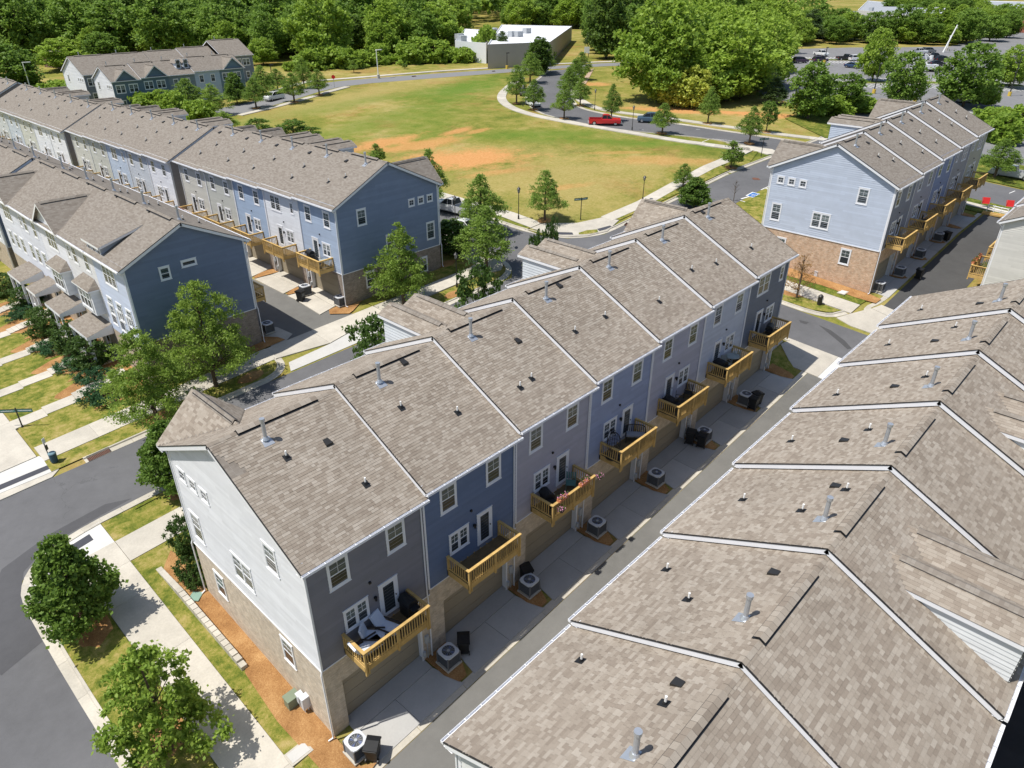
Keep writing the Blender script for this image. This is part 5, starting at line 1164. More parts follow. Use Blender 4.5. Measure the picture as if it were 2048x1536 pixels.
flower_box(13.9,-1.85,zt-.5,'pink flower basket hanging outside the third deck, left', basket=True); flower_box(17.35,-1.75,zt-.25,'pink flower basket at the right corner of the third deck', basket=True)
for i, (u, lab) in enumerate(((.6,'nearest the gable'),(1.7,'in the middle'),(2.9,'toward the far end'))):
    X, Y = H_.P(1.3+u, -1.6); flower_box(X, Y, deckz(H_,0)+.93, 'terracotta box of green plants on the far right deck rail, '+lab, pet=plain('red_petals', (.5,.08,.05), .6))
r = empty('potted_shrub', (*H_.P(3.0,-.7),deckz(H_,0)), 'bushy potted plant on the far right deck', 'plant'); a, b = MB(), MB(); rr = random.Random(5); flowers(a, b, 500, .9, .35, .8, rr); pb('leaves', a, GRN, r); pb('new_leaves', b, leafmat('planter_leaf2', (.10,.20,.02), (.2,.3,.05)), r)
# fabric screens on the decks of the blue row
m = MB(); x, y = B_.P(24.7+1.2, -1.6); z = deckz(B_,4)+.1
r = empty('fabric_screen', (x-.05,y,z), 'white and maroon fabric screen tied along a deck rail', 'screen')
for i in range(8): m.face([(0,i*.23,0),(.03*(-1)**i,(i+1)*.23,0),(.03*(-1)**i,(i+1)*.23,.95),(0,i*.23,.95)])
pb('white_panel', m, plain('white_cloth', (.72,.68,.72), .9), r); m = MB()
for i in range(7): m.face([(0,1.84+i*.23,0),(.03*(-1)**i,1.84+(i+1)*.23,0),(.03*(-1)**i,1.84+(i+1)*.23,.95),(0,1.84+i*.23,.95)])
pb('maroon_panel', m, plain('maroon_cloth', (.25,.12,.14), .9), r)
# utility pedestals and meters by the near gable
def cab(x, y, w_, d_, h, mat, name, label, cat, legs=0., rz=0., cap=True):
    r = empty(name, at(x,y,.1), label, cat, None, rz); m = MB(); m.box(-w_/2,w_/2,-d_/2,d_/2,legs,legs+h)
    pb('cabinet', m, mat, r)
    if cap: m = MB(); m.face([(-w_/2-.03,-d_/2-.03,legs+h+.01),(w_/2+.03,-d_/2-.03,legs+h+.01),(w_/2+.03,d_/2+.03,legs+h+.07),(-w_/2-.03,d_/2+.03,legs+h+.07)]); m.box(-w_/2-.03,w_/2+.03,-d_/2-.03,d_/2+.03,legs+h,legs+h+.012); pb('lid', m, mat, r)
    if legs: m = MB(); m.tube((-w_/4,0,0),(-w_/4,0,legs),.025,n=5); m.tube((w_/4,0,0),(w_/4,0,legs),.025,n=5); pb('conduit', m, PVC, r)
OLIVE = plain('olive_green_enamel', (.20,.24,.17), .5); LG = plain('light_grey_enamel', (.58,.60,.64), .45)
cab(-.45,2.75,.62,.45,.6,OLIVE,'utility_pedestal','olive green utility cabinet in the mulch by the white gable','utility box'); cab(-.22,2.35,.26,.2,.55,LG,'meter_box','small pale grey meter box between the green and larger grey boxes','utility box',.35); cab(-.18,1.95,.38,.22,.75,LG,'meter_box','larger pale grey meter box on conduits against the brick','utility box',.3)
m = MB(); m.box(-.3,.3,-.55,.1,0,.06); o = pb('splash_block', m, plain('green_plastic', (.22,.34,.28), .6)); o.location = at(-.5,12.2,.1); o.rotation_euler = (0,0,-.9); tag(o, 'pale green splash block under the front corner downspout', 'splash block')
for (P, lab) in (((-1.59,0.51),'cracked concrete access lid in the grass at the picture bottom'),((60.57,0.88),'concrete access lid in the lawn before the tan brick gable')):
    r = empty('access_lid', at(P[0],P[1],.1), lab, 'access lid', None, .0); m = MB(); m.box(-.55,.55,-.38,.38,0,.05); pb('frame', m, CONC, r); m = MB(); m.box(-.45,.45,-.28,.28,.05,.065); pb('lid', m, CONCL, r)
cab(*(62.34,4.36),.5,.3,.5,LG,'meter_cluster','cluster of pale pipes and meters at the tan brick wall','utility box')
# ------------------------------------------------------------- street furniture
def lamp_proto():
    r = empty('street_lamp', (0,0,-50)); m = MB(); m.tube((0,0,0),(0,0,.5),.11,.09,10); m.tube((0,0,.5),(0,0,3.3),.05,.04,8); p = pb('post', m, DKMET, r)
    m = MB(); m.tube((0,0,3.3),(0,0,3.42),.05,.13,8); m.tube((0,0,3.85),(0,0,4.12),.24,.03,8); m.tube((0,0,4.12),(0,0,4.2),.03,.02,6)
    for i in range(4): a = math.pi/4+i*math.pi/2; m.tube((.12*math.cos(a),.12*math.sin(a),3.42),(.18*math.cos(a),.18*math.sin(a),3.85),.012,n=4)
    h = pb('lantern_frame', m, DKMET, r); m = MB(); m.tube((0,0,3.42),(0,0,3.85),.10,.16,8); g = pb('lantern_glass', m, plain('lantern_glass', (.35,.36,.34), .2, .6), r); kids(r, [p,h,g]); return r
LAMP = lamp_proto(); gL = 'black lantern street lamps'
for (b, ty, lab) in (((51.77,36.26,3.90,0.00),0,'black lantern lamp at the field edge left of the lone oak'),((67.44,29.35,3.13,0.00),0,'black lantern lamp beside the walk at the right edge of the field'),((108.52,68.61,3.90,0.00),0,'black lantern lamp on the far verge above the red pickup'),((97.36,52.01,4.02,0.00),0,'black lantern lamp between the red pickup and the grey wagon'),((34.75,28.77,3.65,0.00),0,'black lantern lamp in the verge behind the central row roofs'),((45.98,41.02,3.30,0.00),0,'black lantern lamp by the street beyond the blue gable'),((108.63,36.70,2.40,0.00),0,'black lantern lamp among the young trees of the far verge'),((102.20,81.68,3.99,0.00),0,'black lantern lamp by the bend of the curved street')):
    place(LAMP, (b[0],b[1],T(b[0],b[1])+.1), 0, lab, 'street lamp', gL, (1,1,b[2]/4.2))
def pole_light(b, lab, grey=False, arm=1.6, dbl=False):
    r = empty('light_pole', (b[0],b[1],T(b[0],b[1])), lab, 'light pole', 'tall car park and road lights'); h = b[2]; mt = PVC if grey else DKMET
    m = MB(); m.tube((0,0,0),(0,0,h),.13,.09,6); pb('pole', m, mt, r); m = MB(); m.box(-arm if dbl else -.1,arm,-.2,.2,h-.1,h+.08); pb('lamp_head', m, mt, r)
    m = MB(); m.tube((0,0,0),(0,0,.9),.38,.38,10); pb('base', m, PAINTY if not grey else CONC, r)
for b, lab, gy in (((169.36,37.39,6.02,0.00),'dark car park light pole with yellow base left of centre',0),((197.03,16.50,8.62,0.00),'dark car park light pole with yellow base at the right',0),((167.55,28.08,4.35,0.00),'dark car park light pole just above the far right roofs',0),((107.39,135.11,6.44,0.00),'grey road light pole at the far verge, left',1),((143.58,125.44,3.97,0.00),'dark pole at the far verge before the white warehouse',0),((217.73,68.58,4.22,0.00),'dark light pole among the parked cars, left',0),((284.44,54.22,4.42,0.00),'white leaning sign pole beyond the car park',1),((87.62,151.39,3.36,0.00),'dark pole by the far verge behind the distant row',0),((43.77,183.97,6.97,0.00),'curved grey road light at the far left',1)): pole_light(b, lab, bool(gy), 1.6 if gy else .8)
b = (276.44,53.08,8.12,0.00); r = empty('utility_pole', (b[0],b[1],T(b[0],b[1])), 'leaning white utility pole in front of the woods at upper right', 'pole'); m = MB(); m.tube((0,0,0),(2.2,-1.5,b[2]),.28,.18,8); pb('shaft', m, PVC, r); m = MB(); m.box(1.2,3.2,-1.6,-1.4,b[2]-1,b[2]-.8); pb('crossarm', m, PVC, r)
SGREEN = plain('sign_green', (.02,.17,.13), .35, .5); 
def street_sign(b, lab, a1, a2, L=.85):
    r = empty('street_sign', (b[0],b[1],T(b[0],b[1])+.08), lab, 'street sign', 'green street name signs'); h = b[2]
    m = MB(); m.tube((0,0,0),(0,0,h),.05,.045,8); m.tube((0,0,0),(0,0,.12),.10,.06,8); pb('post', m, DKMET, r)
    for i, (ang, sg) in enumerate(((a1, 1), (a2, 1))):
        z = h-.32-.02*i; c, s = math.cos(ang), math.sin(ang); fn = lambda x, y, z_, c=c, s=s: (x*c-y*s, x*s+y*c, z_)
        m = MB(); m.box(.05, .05+L, -.012, .012, z, z+.22, fn=fn); bl = pb('name_blade', m, SGREEN, r)
        m = MB(); m.box(.045,.055+L,-.016,.016,z+.22,z+.25,fn=fn); m.box(.045,.055+L,-.016,.016,z-.03,z,fn=fn); pb('blade_frame', m, DKMET, bl)
        m = MB(); x = .13; rr = random.Random(i+int(b[0]))
        while x < L-.06:
            w_ = rr.choice((.025,.035,.05)); 
            for y in (-.0145,.0145): m.face([fn(x,y,z+.07),fn(x+w_,y,z+.07),fn(x+w_,y,z+rr.choice((.13,.16))),fn(x,y,z+.15)])
            x += w_+.016
            if rr.random() < .12: x += .06
        pb('lettering', m, WHITE, bl)
street_sign((-2.15,35.22,1.62,0.00), 'green street name sign in the left lawn by the walk', -.78, 2.4, 1.1)
street_sign((56.99,31.02,2.63,0.00), 'green street name sign at the corner of the field', 2.6, -.25, .85)
street_sign((97.21,28.23,2.70,0.00), 'green street name sign by the far intersection', 2.9, -.4, .9)
# stop sign seen from behind
b = (44.93,31.50,2.57,0.00); r = empty('stop_sign', (b[0],b[1],T(b[0],b[1])), 'stop sign seen from its dark back at the street corner', 'stop sign'); m = MB(); m.tube((0,0,0),(0,0,b[2]),.04,n=8); pb('post', m, DKMET, r)
m = MB(); m.face([(.38*math.cos(math.pi/8+i*math.pi/4), -.03, b[2]-.42+.38*math.sin(math.pi/8+i*math.pi/4)) for i in range(8)]); pb('plate_back', m, DKMET, r); m = MB(); m.face([(.38*math.cos(math.pi/8+i*math.pi/4), .03+.0, b[2]-.42+.38*math.sin(math.pi/8+i*math.pi/4)) for i in range(8)]); pb('plate_front', m, plain('sign_red', (.5,.02,.02), .4), r); r.rotation_euler = (0,0,.75)
b = (90.94,130.13,2.65,0.00); r = empty('stop_sign', (b[0],b[1],T(b[0],b[1])), 'small red stop sign by the far road', 'stop sign'); m = MB(); m.tube((0,0,0),(0,0,b[2]),.06,n=6); pb('post', m, METAL, r); m = MB(); m.face([(.45*math.cos(math.pi/8+i*math.pi/4), -.06, b[2]-.4+.45*math.sin(math.pi/8+i*math.pi/4)) for i in range(8)]); pb('plate', m, plain('sign_red', (.5,.02,.02), .4), r); r.rotation_euler = (0,0,-.8)
# dog waste stations
def waste(b, lab, rz=0, col=plain('blue_grey_plastic', (.035,.08,.12), .5)):
    r = empty('waste_station', (b[0],b[1],T(b[0],b[1])+.1), lab, 'dog waste station', None, rz); m = MB(); m.tube((0,0,0),(0,0,1.9),.035,n=6); pb('post', m, DKMET, r)
    m = MB(); m.tube((0,-.28,.05),(0,-.28,.72),.22,.25,14); pb('bin', m, col, r); m = MB(); m.tube((0,-.28,.72),(0,-.28,.78),.26,.22,14); pb('bin_lid', m, plain('blue_grey_lid', (.16,.25,.29), .5), r)
    m = MB(); m.box(-.1,.1,-.1,-.03,1.0,1.35); pb('bag_dispenser', m, DKMET, r); m = MB(); m.box(-.13,.13,-.05,-.03,1.5,1.9); pb('notice_plate', m, WHITE, r)
waste((-2.11,29.72,1.89,0.00), 'blue grey dog waste bin on a post beside the left ramp', .7); 
b = (56.54,1.51,1.13,0.00); r = empty('litter_bin', (b[0],b[1],T(b[0],b[1])+.1), 'small dark litter bin on the verge right of the brown tree', 'bin'); m = MB(); m.tube((0,0,0),(0,0,.85),.22,.24,12); pb('body', m, DKMET, r); m = MB(); m.tube((0,0,.85),(0,0,1.02),.25,.10,12); pb('dome_lid', m, DKMET, r); m = MB(); m.box(-.1,.1,-.26,-.24,.45,.7); pb('label_panel', m, WHITE, r)
# yard signs, guard rail, log wall at the end of the far alley
RED = plain('red_board', (.62,.03,.03), .5)
for (P, lab) in (((98.29,-2.26),'red tilted yard sign in the shaded grass'),((99.57,-4.73),'red yard sign in sun beside the pale house roof')):
    r = empty('yard_sign', (P[0],P[1],T(P[0],P[1])), lab, 'yard sign', None, -1.1); m = MB(); m.tube((-.45,0,0),(-.45,0,1.3),.02,n=5); m.tube((.45,0,0),(.45,0,1.3),.02,n=5); pb('stakes', m, METAL, r); m = MB(); m.box(-.45,.45,-.02,.02,.55,1.3,fn=lambda x,y,z: (x, y+(z-.45)*.35, z)); pb('board', m, RED, r)
a, c = (96.67,-2.88), (96.16,-5.26); r = empty('guard_rail', (a[0],a[1],T(*a)), 'white double guard rail closing the far alley', 'guard rail')
for i in range(2): m = MB(); m.tube((0,-.3*0,.55+.35*i),(c[0]-a[0],c[1]-a[1],.55+.35*i),.06,n=6); pb('rail', m, WHITE, r)
for i in range(4): m = MB(); m.tube(((c[0]-a[0])*i/3,(c[1]-a[1])*i/3,0),((c[0]-a[0])*i/3,(c[1]-a[1])*i/3,1.),.05,n=6); pb('post', m, WHITE, r)
r = empty('timber_edging', (a[0]-.6,a[1],T(*a)), 'low timber edging at the end of the far alley', 'edging')
for i in range(2): m = MB(); m.box(-.5-.3*i,-.25-.3*i,-4.0,.2,0,.2+.12*(1-i)); pb('timber', m, PINE, r)
# ------------------------------------------------------------- vehicles
GP = {(1641,112):(237.00,77.68),(1600,126):(213.98,74.14),(1639,125):(219.28,70.56),(1565,131):(204.50,75.08),(1691,121):(229.97,67.10),(1712,122):(230.88,64.32),(1705,136):(212.76,58.49),(1836,108):(265.49,57.48),(1856,106):(271.17,56.14),(1843,120):(247.74,51.06),(1866,118):(253.18,49.40),(1884,124):(246.42,44.96),(1872,132):(234.38,43.16),(1966,207):(180.38,17.89),(1526,165):(168.14,63.05),(1930,205):(177.76,20.81)}
FPK = [(533.4, 101.1), (532.6, 96.8), (506.4, 98.8), (494.5, 76.0), (534.9, 88.1), (525.7, 91.7), (531.8, 102.3), (472.4, 87.1), (492.3, 77.6), (538.0, 87.9), (494.8, 90.2), (487.1, 78.7), (548.6, 88.1), (497.4, 83.8), (533.0, 94.1), (539.7, 96.4), (490.3, 74.8), (524.1, 91.1), (510.7, 79.6), (490.5, 76.0), (514.5, 89.9), (515.0, 87.9)]
GX = [(609.2, 157.9), (563.4, 129.1), (512.3, 146.2), (448.1, 83.8), (522.9, 107.2), (401.9, 56.6), (363.8, 50.6), (612.0, 136.0), (402.1, 64.5), (505.3, 124.1)]
TYRE = plain('tyre_rubber', (.012,.012,.013), .8, .2); RIM = plain('alloy_rim', (.45,.46,.48), .35, .5, .7); CGL = glass('car_glass', (.008,.010,.012), (.02,.025,.03)); TAIL = plain('tail_light_red', (.4,.01,.01), .3, .5); HEAD = plain('head_light', (.7,.7,.68), .2, .6)
def carpaint(name, col): return plain(name, col, .28, .55, .0, .03)
def loft(m, secs, mi=0, caps=True):
    n = len(secs[0]); i0 = len(m.v)
    for s in secs: m.v += s
    for k in range(len(secs)-1):
        for j in range(n):
            a = i0+k*n+j; b = i0+k*n+(j+1)%n; m.f.append((a,b,b+n,a+n)); m.m.append(mi); m.u += [(0,0)]*4
    if caps:
        m.f.append(tuple(i0+j for j in range(n))[::-1]); m.m.append(mi); m.u += [(0,0)]*n
        m.f.append(tuple(i0+(len(secs)-1)*n+j for j in range(n))); m.m.append(mi); m.u += [(0,0)]*n
def vehicle(loc, rz, kind, paint, label, cat, name, group='parked vehicles'):
    r = empty(name, (loc[0],loc[1],T(loc[0],loc[1])+.02), label, cat, group, rz)
    def sec(x, w, z0, z1, in_=.06): return [(x,-w,z0+.12),(x,-w+.06,z0),(x,w-.06,z0),(x,w,z0+.12),(x,w,z1-.18),(x,w-in_,z1),(x,-w+in_,z1),(x,-w,z1-.18)]
    if kind == 'pickup':
        L, W = 5.6, .98; m = MB(); loft(m, [sec(-2.8,.90,.45,.95),sec(-2.7,.97,.38,1.08),sec(-2.2,W,.34,1.10),sec(-1.25,W,.34,1.13)]+[sec(0.55,W,.34,1.13)]); 
        m.box(.55,2.75,-.97,.97,.36,.60); m.box(.55,2.75,-.97,-.90,.60,1.13); m.box(.55,2.75,.90,.97,.60,1.13); m.box(2.68,2.78,-.93,.93,.42,1.12); body = pb('body', m, paint, r)
        m = MB(); m.box(2.78,2.95,-.9,.9,.40,.58); m.box(-2.98,-2.8,-.85,.85,.38,.60); pb('bumper', m, METAL, r)
        m = MB(); m.box(.62,2.66,-.89,.89,.605,.62) if 'red' in label or 'bed' in label else m.box(.62,2.70,-.92,.92,1.10,1.15); pb('bed_liner', m, BLACK, r)
        cab = [(-1.35,.90,1.12,1.13),(-.75,.82,1.12,1.68),(-.35,.78,1.12,1.76),(.35,.78,1.12,1.75),(.52,.86,1.12,1.13)]; wx = (-1.85,1.85); wr = .40
    elif kind == 'suv':
        m = MB(); loft(m, [sec(-2.3,.80,.4,.85),sec(-2.15,.90,.32,.98),sec(-1.2,.93,.3,1.05),sec(1.9,.93,.3,1.05),sec(2.25,.88,.35,1.0)]); body = pb('body', m, paint, r)
        cab = [(-1.35,.88,1.04,1.05),(-.65,.80,1.04,1.60),(.0,.76,1.04,1.70),(1.7,.76,1.04,1.66),(2.2,.84,1.04,1.05)]; wx = (-1.45,1.4); wr = .36
    else:
        m = MB(); loft(m, [sec(-2.3,.72,.4,.70),sec(-2.15,.86,.30,.82),sec(-1.1,.90,.27,.94),sec(1.5,.90,.27,.98),sec(2.2,.84,.32,.92),sec(2.3,.76,.4,.85)]); body = pb('body', m, paint, r)
        cab = [(-1.2,.84,.93,.94),(-.35,.70,.93,1.38),(.2,.66,.93,1.44),(.9,.68,.93,1.40),(1.7,.80,.95,.97)]; wx = (-1.4,1.4); wr = .33
    m = MB(); loft(m, [[(x,-w,z0),(x,w,z0),(x,w-.0,z0+.0001),(x,w*.86 if z1-z0 > .1 else w,z1),(x,-w*.86 if z1-z0 > .1 else -w,z1),(x,-w,z0+.0001)] for x, w, z0, z1 in cab]); pb('window_glass', m, CGL, body)
    m = MB(); t = cab[1:-1]; loft(m, [[(x,-w*.86-.01,z1-.015),(x,w*.86+.01,z1-.015),(x,w*.8,z1+.03),(x,-w*.8,z1+.03)] for x, w, z0, z1 in t])
    for i in range(len(cab)-1):
        (xa,wa,_,za),(xb,wb,_,zb_) = cab[i], cab[i+1]
        if i in (0, len(cab)-2):
            for s in (-1, 1):
                ka = .86 if za-cab[i][2] > .1 else 1; kb_ = .86 if zb_-cab[i+1][2] > .1 else 1; m.tube((xa,s*wa*ka,za),(xb,s*wb*kb_,zb_),.035,n=4)
    for x, w, z0, z1 in t[1:2] if kind == 'pickup' else t[1:]:
        for s in (-1, 1): m.tube((x,s*w,z0),(x,s*w*.86,z1),.035,n=4)
    pb('roof', m, paint, body)
    for x in wx:
        for s in (-1, 1):
            m = MB(); y0, y1 = (s*.72, s*.955) if kind == 'pickup' else (s*.68, s*.90); m.tube((x,y0,wr),(x,y1+s*.015,wr),wr,n=16); wh = pb('wheel', m, TYRE, r)
            m = MB(); m.tube((x,y1,wr),(x,y1+s*.025,wr),wr*.62,wr*.58,n=12); pb('rim', m, RIM, wh)
    xe = 2.76 if kind == 'pickup' else 2.2
    for s in (-1, 1):
        m = MB(); m.box(xe-.06,xe+.06,s*.66 if s > 0 else -.88,.88 if s > 0 else -.66,.72,.98); pb('tail_light', m, TAIL, r)
        m = MB(); m.box(-xe-.12,-xe+.12,s*.50 if s > 0 else -.80,.80 if s > 0 else -.50,.64,.78); pb('head_light', m, HEAD, r)
    return r
SILV = carpaint('silver_car_paint', (.50,.51,.53)); REDP = carpaint('red_car_paint', (.50,.018,.022)); BLUEG = carpaint('blue_grey_car_paint', (.07,.12,.17)); WHT = carpaint('white_car_paint', (.72,.73,.74)); BLK = carpaint('black_car_paint', (.018,.018,.022)); NAVY = carpaint('navy_car_paint', (.03,.06,.13)); PURP = carpaint('dark_purple_car_paint', (.06,.035,.07)); GRY = carpaint('grey_car_paint', (.16,.17,.18))
vehicle((48.63,44.14), -1.45, 'pickup', SILV, 'silver crew cab pickup with covered bed parked past the blue gable', 'pickup truck', 'parked_pickup')
vehicle((98.03,58.35), 2.25, 'pickup', REDP, 'red pickup with open bed parked behind a young tree on the curved street', 'pickup truck', 'parked_pickup')
vehicle((105.62,53.87), -1.02, 'suv', BLUEG, 'blue grey wagon parked on the far side of the curved street', 'car', 'parked_car')
vehicle((104.03,80.64), 1.15, 'sedan', WHT, 'pale car parked beneath the tree at the bend of the curved street', 'car', 'parked_car'); vehicle((113.07,91.62), .9, 'sedan', GRY, 'grey car parked between two trees at the bend', 'car', 'parked_car')
vehicle((117.69,-1.14), -1.57, 'pickup', SILV, 'silver pickup with covered bed at the right picture edge', 'pickup truck', 'parked_pickup')
vehicle((73.94,127.65), .25, 'suv', WHT, 'white off road wagon parked by the distant trees', 'car', 'parked_car'); vehicle((53.83,131.00), .1, 'sedan', BLK, 'dark car half hidden by trees before the distant row', 'car', 'parked_car')
vehicle((44.78,38.56), -1.5, 'sedan', WHT, 'pale car glimpsed between trees right of the blue gable', 'car', 'parked_car')
for (px, py, rz, kd, pt, lab, cat, nm) in ((1641,112,1.0,'pickup',WHT,'white pickup at the far left edge of the car park','pickup truck','parked_pickup'),(1600,126,2.5,'suv',PURP,'dark purple wagon second from the left in the car park','car','parked_car'),(1639,125,2.5,'suv',PURP,'dark purple wagon below the white pickup','car','parked_car'),(1565,131,2.5,'sedan',NAVY,'navy car at the left end of the car park','car','parked_car'),(1691,121,2.4,'pickup',BLK,'black pickup with open bed beside the white van, car park','pickup truck','parked_pickup'),(1712,122,2.5,'suv',WHT,'white wagon next to the black pickup','car','parked_car'),(1705,136,1.4,'sedan',NAVY,'navy car alone in the lane of the car park','car','parked_car'),
    (1836,108,2.5,'pickup',WHT,'white pickup behind the bucket truck','pickup truck','parked_pickup'),(1856,106,2.5,'suv',GRY,'grey wagon in the back line behind the bucket truck','car','parked_car'),(1843,120,2.5,'suv',SILV,'silver wagon just above the bucket truck','car','parked_car'),(1866,118,2.5,'pickup',BLK,'black pickup right of the silver wagon','pickup truck','parked_pickup'),(1884,124,2.4,'suv',BLK,'black wagon at the right of the parked group','car','parked_car'),(1872,132,2.4,'sedan',BLK,'black car nearest the viewer in the parked group','car','parked_car'),(1966,207,2.5,'sedan',BLK,'black car behind the big right tree','car','parked_car'),(1526,165,.6,'sedan',WHT,'pale car between tree trunks left of the car park','car','parked_car'),(1930,205,2.5,'sedan',SILV,'silver car partly under the big right tree','car','parked_car')):
    P = (0,0)
    vehicle(GP[(px,py)], rz, kd, pt, lab, cat, nm)
r = empty('bucket_truck', (*(218.44,41.84),T(*(218.44,41.84))), 'white utility truck with raised bucket arm in the car park', 'truck', None, -1.0); m = MB(); m.box(-3.2,-1.2,-1.1,1.1,.6,2.3); m.box(-1.2,3.2,-1.1,1.1,.7,1.8); pb('body', m, WHT, r); m = MB(); m.tube((.5,0,1.8),(-.5,0,4.3),.2,n=6); m.tube((-.5,0,4.3),(1.2,0,3.2),.18,n=6); m.tube((1.2,0,3.0),(1.2,0,4.0),.45,n=8); pb('boom', m, WHT, r)
for x in (-2.2,2.0):
    for s in (-1,1): m = MB(); m.tube((x,s*.8,.5),(x,s*1.13,.5),.5,n=12); pb('wheel', m, TYRE, r)
m = MB(); m.box(-3.22,-2.2,-1.0,1.0,1.5,2.15); pb('window_glass', m, CGL, r)

# ------------------------------------------------------------- far buildings
def flat_building(corners_, h, label, wall, roof, name='warehouse', z0=None, units=4, cat='building'):
    cx = sum(c[0] for c in corners_)/len(corners_); cy = sum(c[1] for c in corners_)/len(corners_); z = T(cx,cy) if z0 is None else z0
    r = empty(name, (cx,cy,z), label, cat); m = MB(); n = len(corners_); P = [(c[0]-cx, c[1]-cy) for c in corners_]
    for i in range(n): a, b = P[i], P[(i+1)%n]; L = math.hypot(b[0]-a[0],b[1]-a[1]); m.face([(a[0],a[1],-.8),(b[0],b[1],-.8),(b[0],b[1],h),(a[0],a[1],h)], [(0,0),(L,0),(L,h),(0,h)])
    pb('wall', m, wall, r); m = MB(); m.face([(a*.985,b*.985,h-.35) for a, b in P]); m2 = MB()
    for i in range(n):
        a, b = P[i], P[(i+1)%n]; m2.face([(a[0],a[1],h),(b[0],b[1],h),(b[0]*.985,b[1]*.985,h),(a[0]*.985,a[1]*.985,h)]); m2.face([(a[0]*.985,a[1]*.985,h),(b[0]*.985,b[1]*.985,h),(b[0]*.985,b[1]*.985,h-.36),(a[0]*.985,a[1]*.985,h-.36)])
    pb('roof', m, roof, r); pb('parapet', m2, WHITE, r); rr = random.Random(len(label))
    for i in range(units):
        a = rr.uniform(-.5,.5); b = rr.uniform(-.5,.5); c0 = Vector(P[0])*(.5+a*.8)+Vector(P[2])*(.5-a*.8); c0 += (Vector(P[1])-Vector(P[3]))*b*.35; m = MB(); m.box(c0.x-1.2,c0.x+1.2,c0.y-.9,c0.y+.9,h-.3,h+1.2); pb('rooftop_unit', m, ACG, r)
    return r
WRF = plain('white_roof_membrane', (.72,.73,.76), .7, .2, var=.06, scale=.2); TANW = plain('tan_stucco', (.46,.41,.34), .8, var=.06, scale=.3)
flat_building([(148.35,151.10),(148.35,138.18),(190.12,174.28),(189.66,190.34)], 4.8, 'small white roofed annex at the left of the far warehouse', plain('white_metal_wall', (.70,.71,.73), .5), WRF, z0=9.9)
flat_building([(139.96,129.21),(158.47,122.98),(221.76,166.36),(209.63,191.13)], 5.3, 'large white roofed warehouse among the far woods', TANW, WRF, z0=10)
flat_building([(417.73,134.66),(357.76,79.38),(484.17,111.14),(615.52,200.55)], 6, 'long pale flat roofed store beyond the upper right woods', plain('pale_wall', (.55,.54,.52), .8), plain('grey_roof', (.33,.35,.38), .8), z0=11, name='store')
BRRED = plain('red_brick_far', (.32,.12,.08), .85, var=.15, scale=.4)
flat_building([(450.06,88.91),(442.91,64.75),(668.00,93.30),(685.52,141.80)], 6, 'red brick store with flat roof at the upper right corner', BRRED, plain('grey_roof', (.33,.35,.38), .8), z0=11, name='store')
flat_building([(397.30,60.76),(389.21,51.62),(492.59,69.19),(498.35,80.84)], 5, 'small building with orange brown roof at the right edge', BRRED, plain('orange_brown_roof', (.45,.2,.1), .8), z0=10.5, name='store', units=0)
flat_building([(72.58,271.38),(77.64,266.44),(82.20,280.57),(76.89,285.73)], 4.5, 'low brown building behind trees at the upper left', plain('brown_wall', (.20,.12,.09), .8), plain('pale_roof_far', (.45,.44,.44), .8), z0=9, name='store', units=0)
flat_building([(61.29,230.87),(63.38,220.32),(71.60,246.40),(68.12,252.35)], 4, 'low brown building with tan roof by the left road', plain('brown_wall', (.20,.12,.09), .8), plain('tan_roof_far', (.42,.34,.30), .8), z0=8, name='store', units=0)
for (px, py, lab) in ((1110,45,'pale'),(925,12,'white')): pass
RR = random.Random(11)
# far shop car park with small cars
for i in range(22):
    P = FPK[i]; vehicle(P, RR.uniform(0,3), RR.choice(('sedan','suv')), RR.choice((WHT,SILV,NAVY,BLK,GRY,REDP)), 'tiny parked car before the far stores at upper right', 'car', 'parked_car', 'cars parked before the far stores')
for (px, c, lab) in ((0,RED,'red'),(1,plain('orange_machine', (.7,.2,.04), .5),'orange')):
    pass
b = (274.11,224.25,1.68,0.00); r = empty('excavator', (b[0],b[1],T(b[0],b[1])+0), 'small orange digger behind the white warehouse', 'excavator'); r.scale = (.5,.5,.5); m = MB(); m.box(-4,4,-2,2,1.2,4.5); m.box(-1,2,-1.5,1.5,4.5,7); pb('body', m, plain('orange_machine', (.7,.2,.04), .5), r); m = MB(); m.box(-4.5,4.5,-2.6,-1.6,0,1.3); m.box(-4.5,4.5,1.6,2.6,0,1.3); pb('track', m, DKMET, r); m = MB(); m.tube((4,0,3),(8,0,7),.4,n=6); m.tube((8,0,7),(10,0,2.5),.35,n=6); pb('boom', m, plain('orange_machine', (.7,.2,.04), .5), r)
for (P, nm, lab, w_, h_, c) in (((177.49,178.22),'dumpster','blue dumpster beside the warehouse annex',3.5,2.6,plain('blue_enamel', (.03,.12,.42), .5)),((161.81,141.51),'dumpster','blue open dumpster behind the far verge bushes',6,1.8,plain('blue_enamel', (.03,.12,.42), .5)),((181.39,127.61),'notice_board','white notice board on the far verge',1.6,1.8,WHITE)):
    r = empty(nm, (P[0],P[1],T(*P)), lab, nm.replace('_',' '), None, -.8); m = MB(); m.box(-w_/2,w_/2,-.8 if nm[0]=='d' else -.05,.8 if nm[0]=='d' else .05,.3 if nm[0]=='d' else 1.2,h_+(0 if nm[0]=='d' else 1.2)); pb('body' if nm[0]=='d' else 'board', m, c, r); m = MB(); m.tube((-w_/3,0,0),(-w_/3,0,1.2),.1,n=6); m.tube((w_/3,0,0),(w_/3,0,1.2),.1,n=6); pb('support', m, DKMET, r)
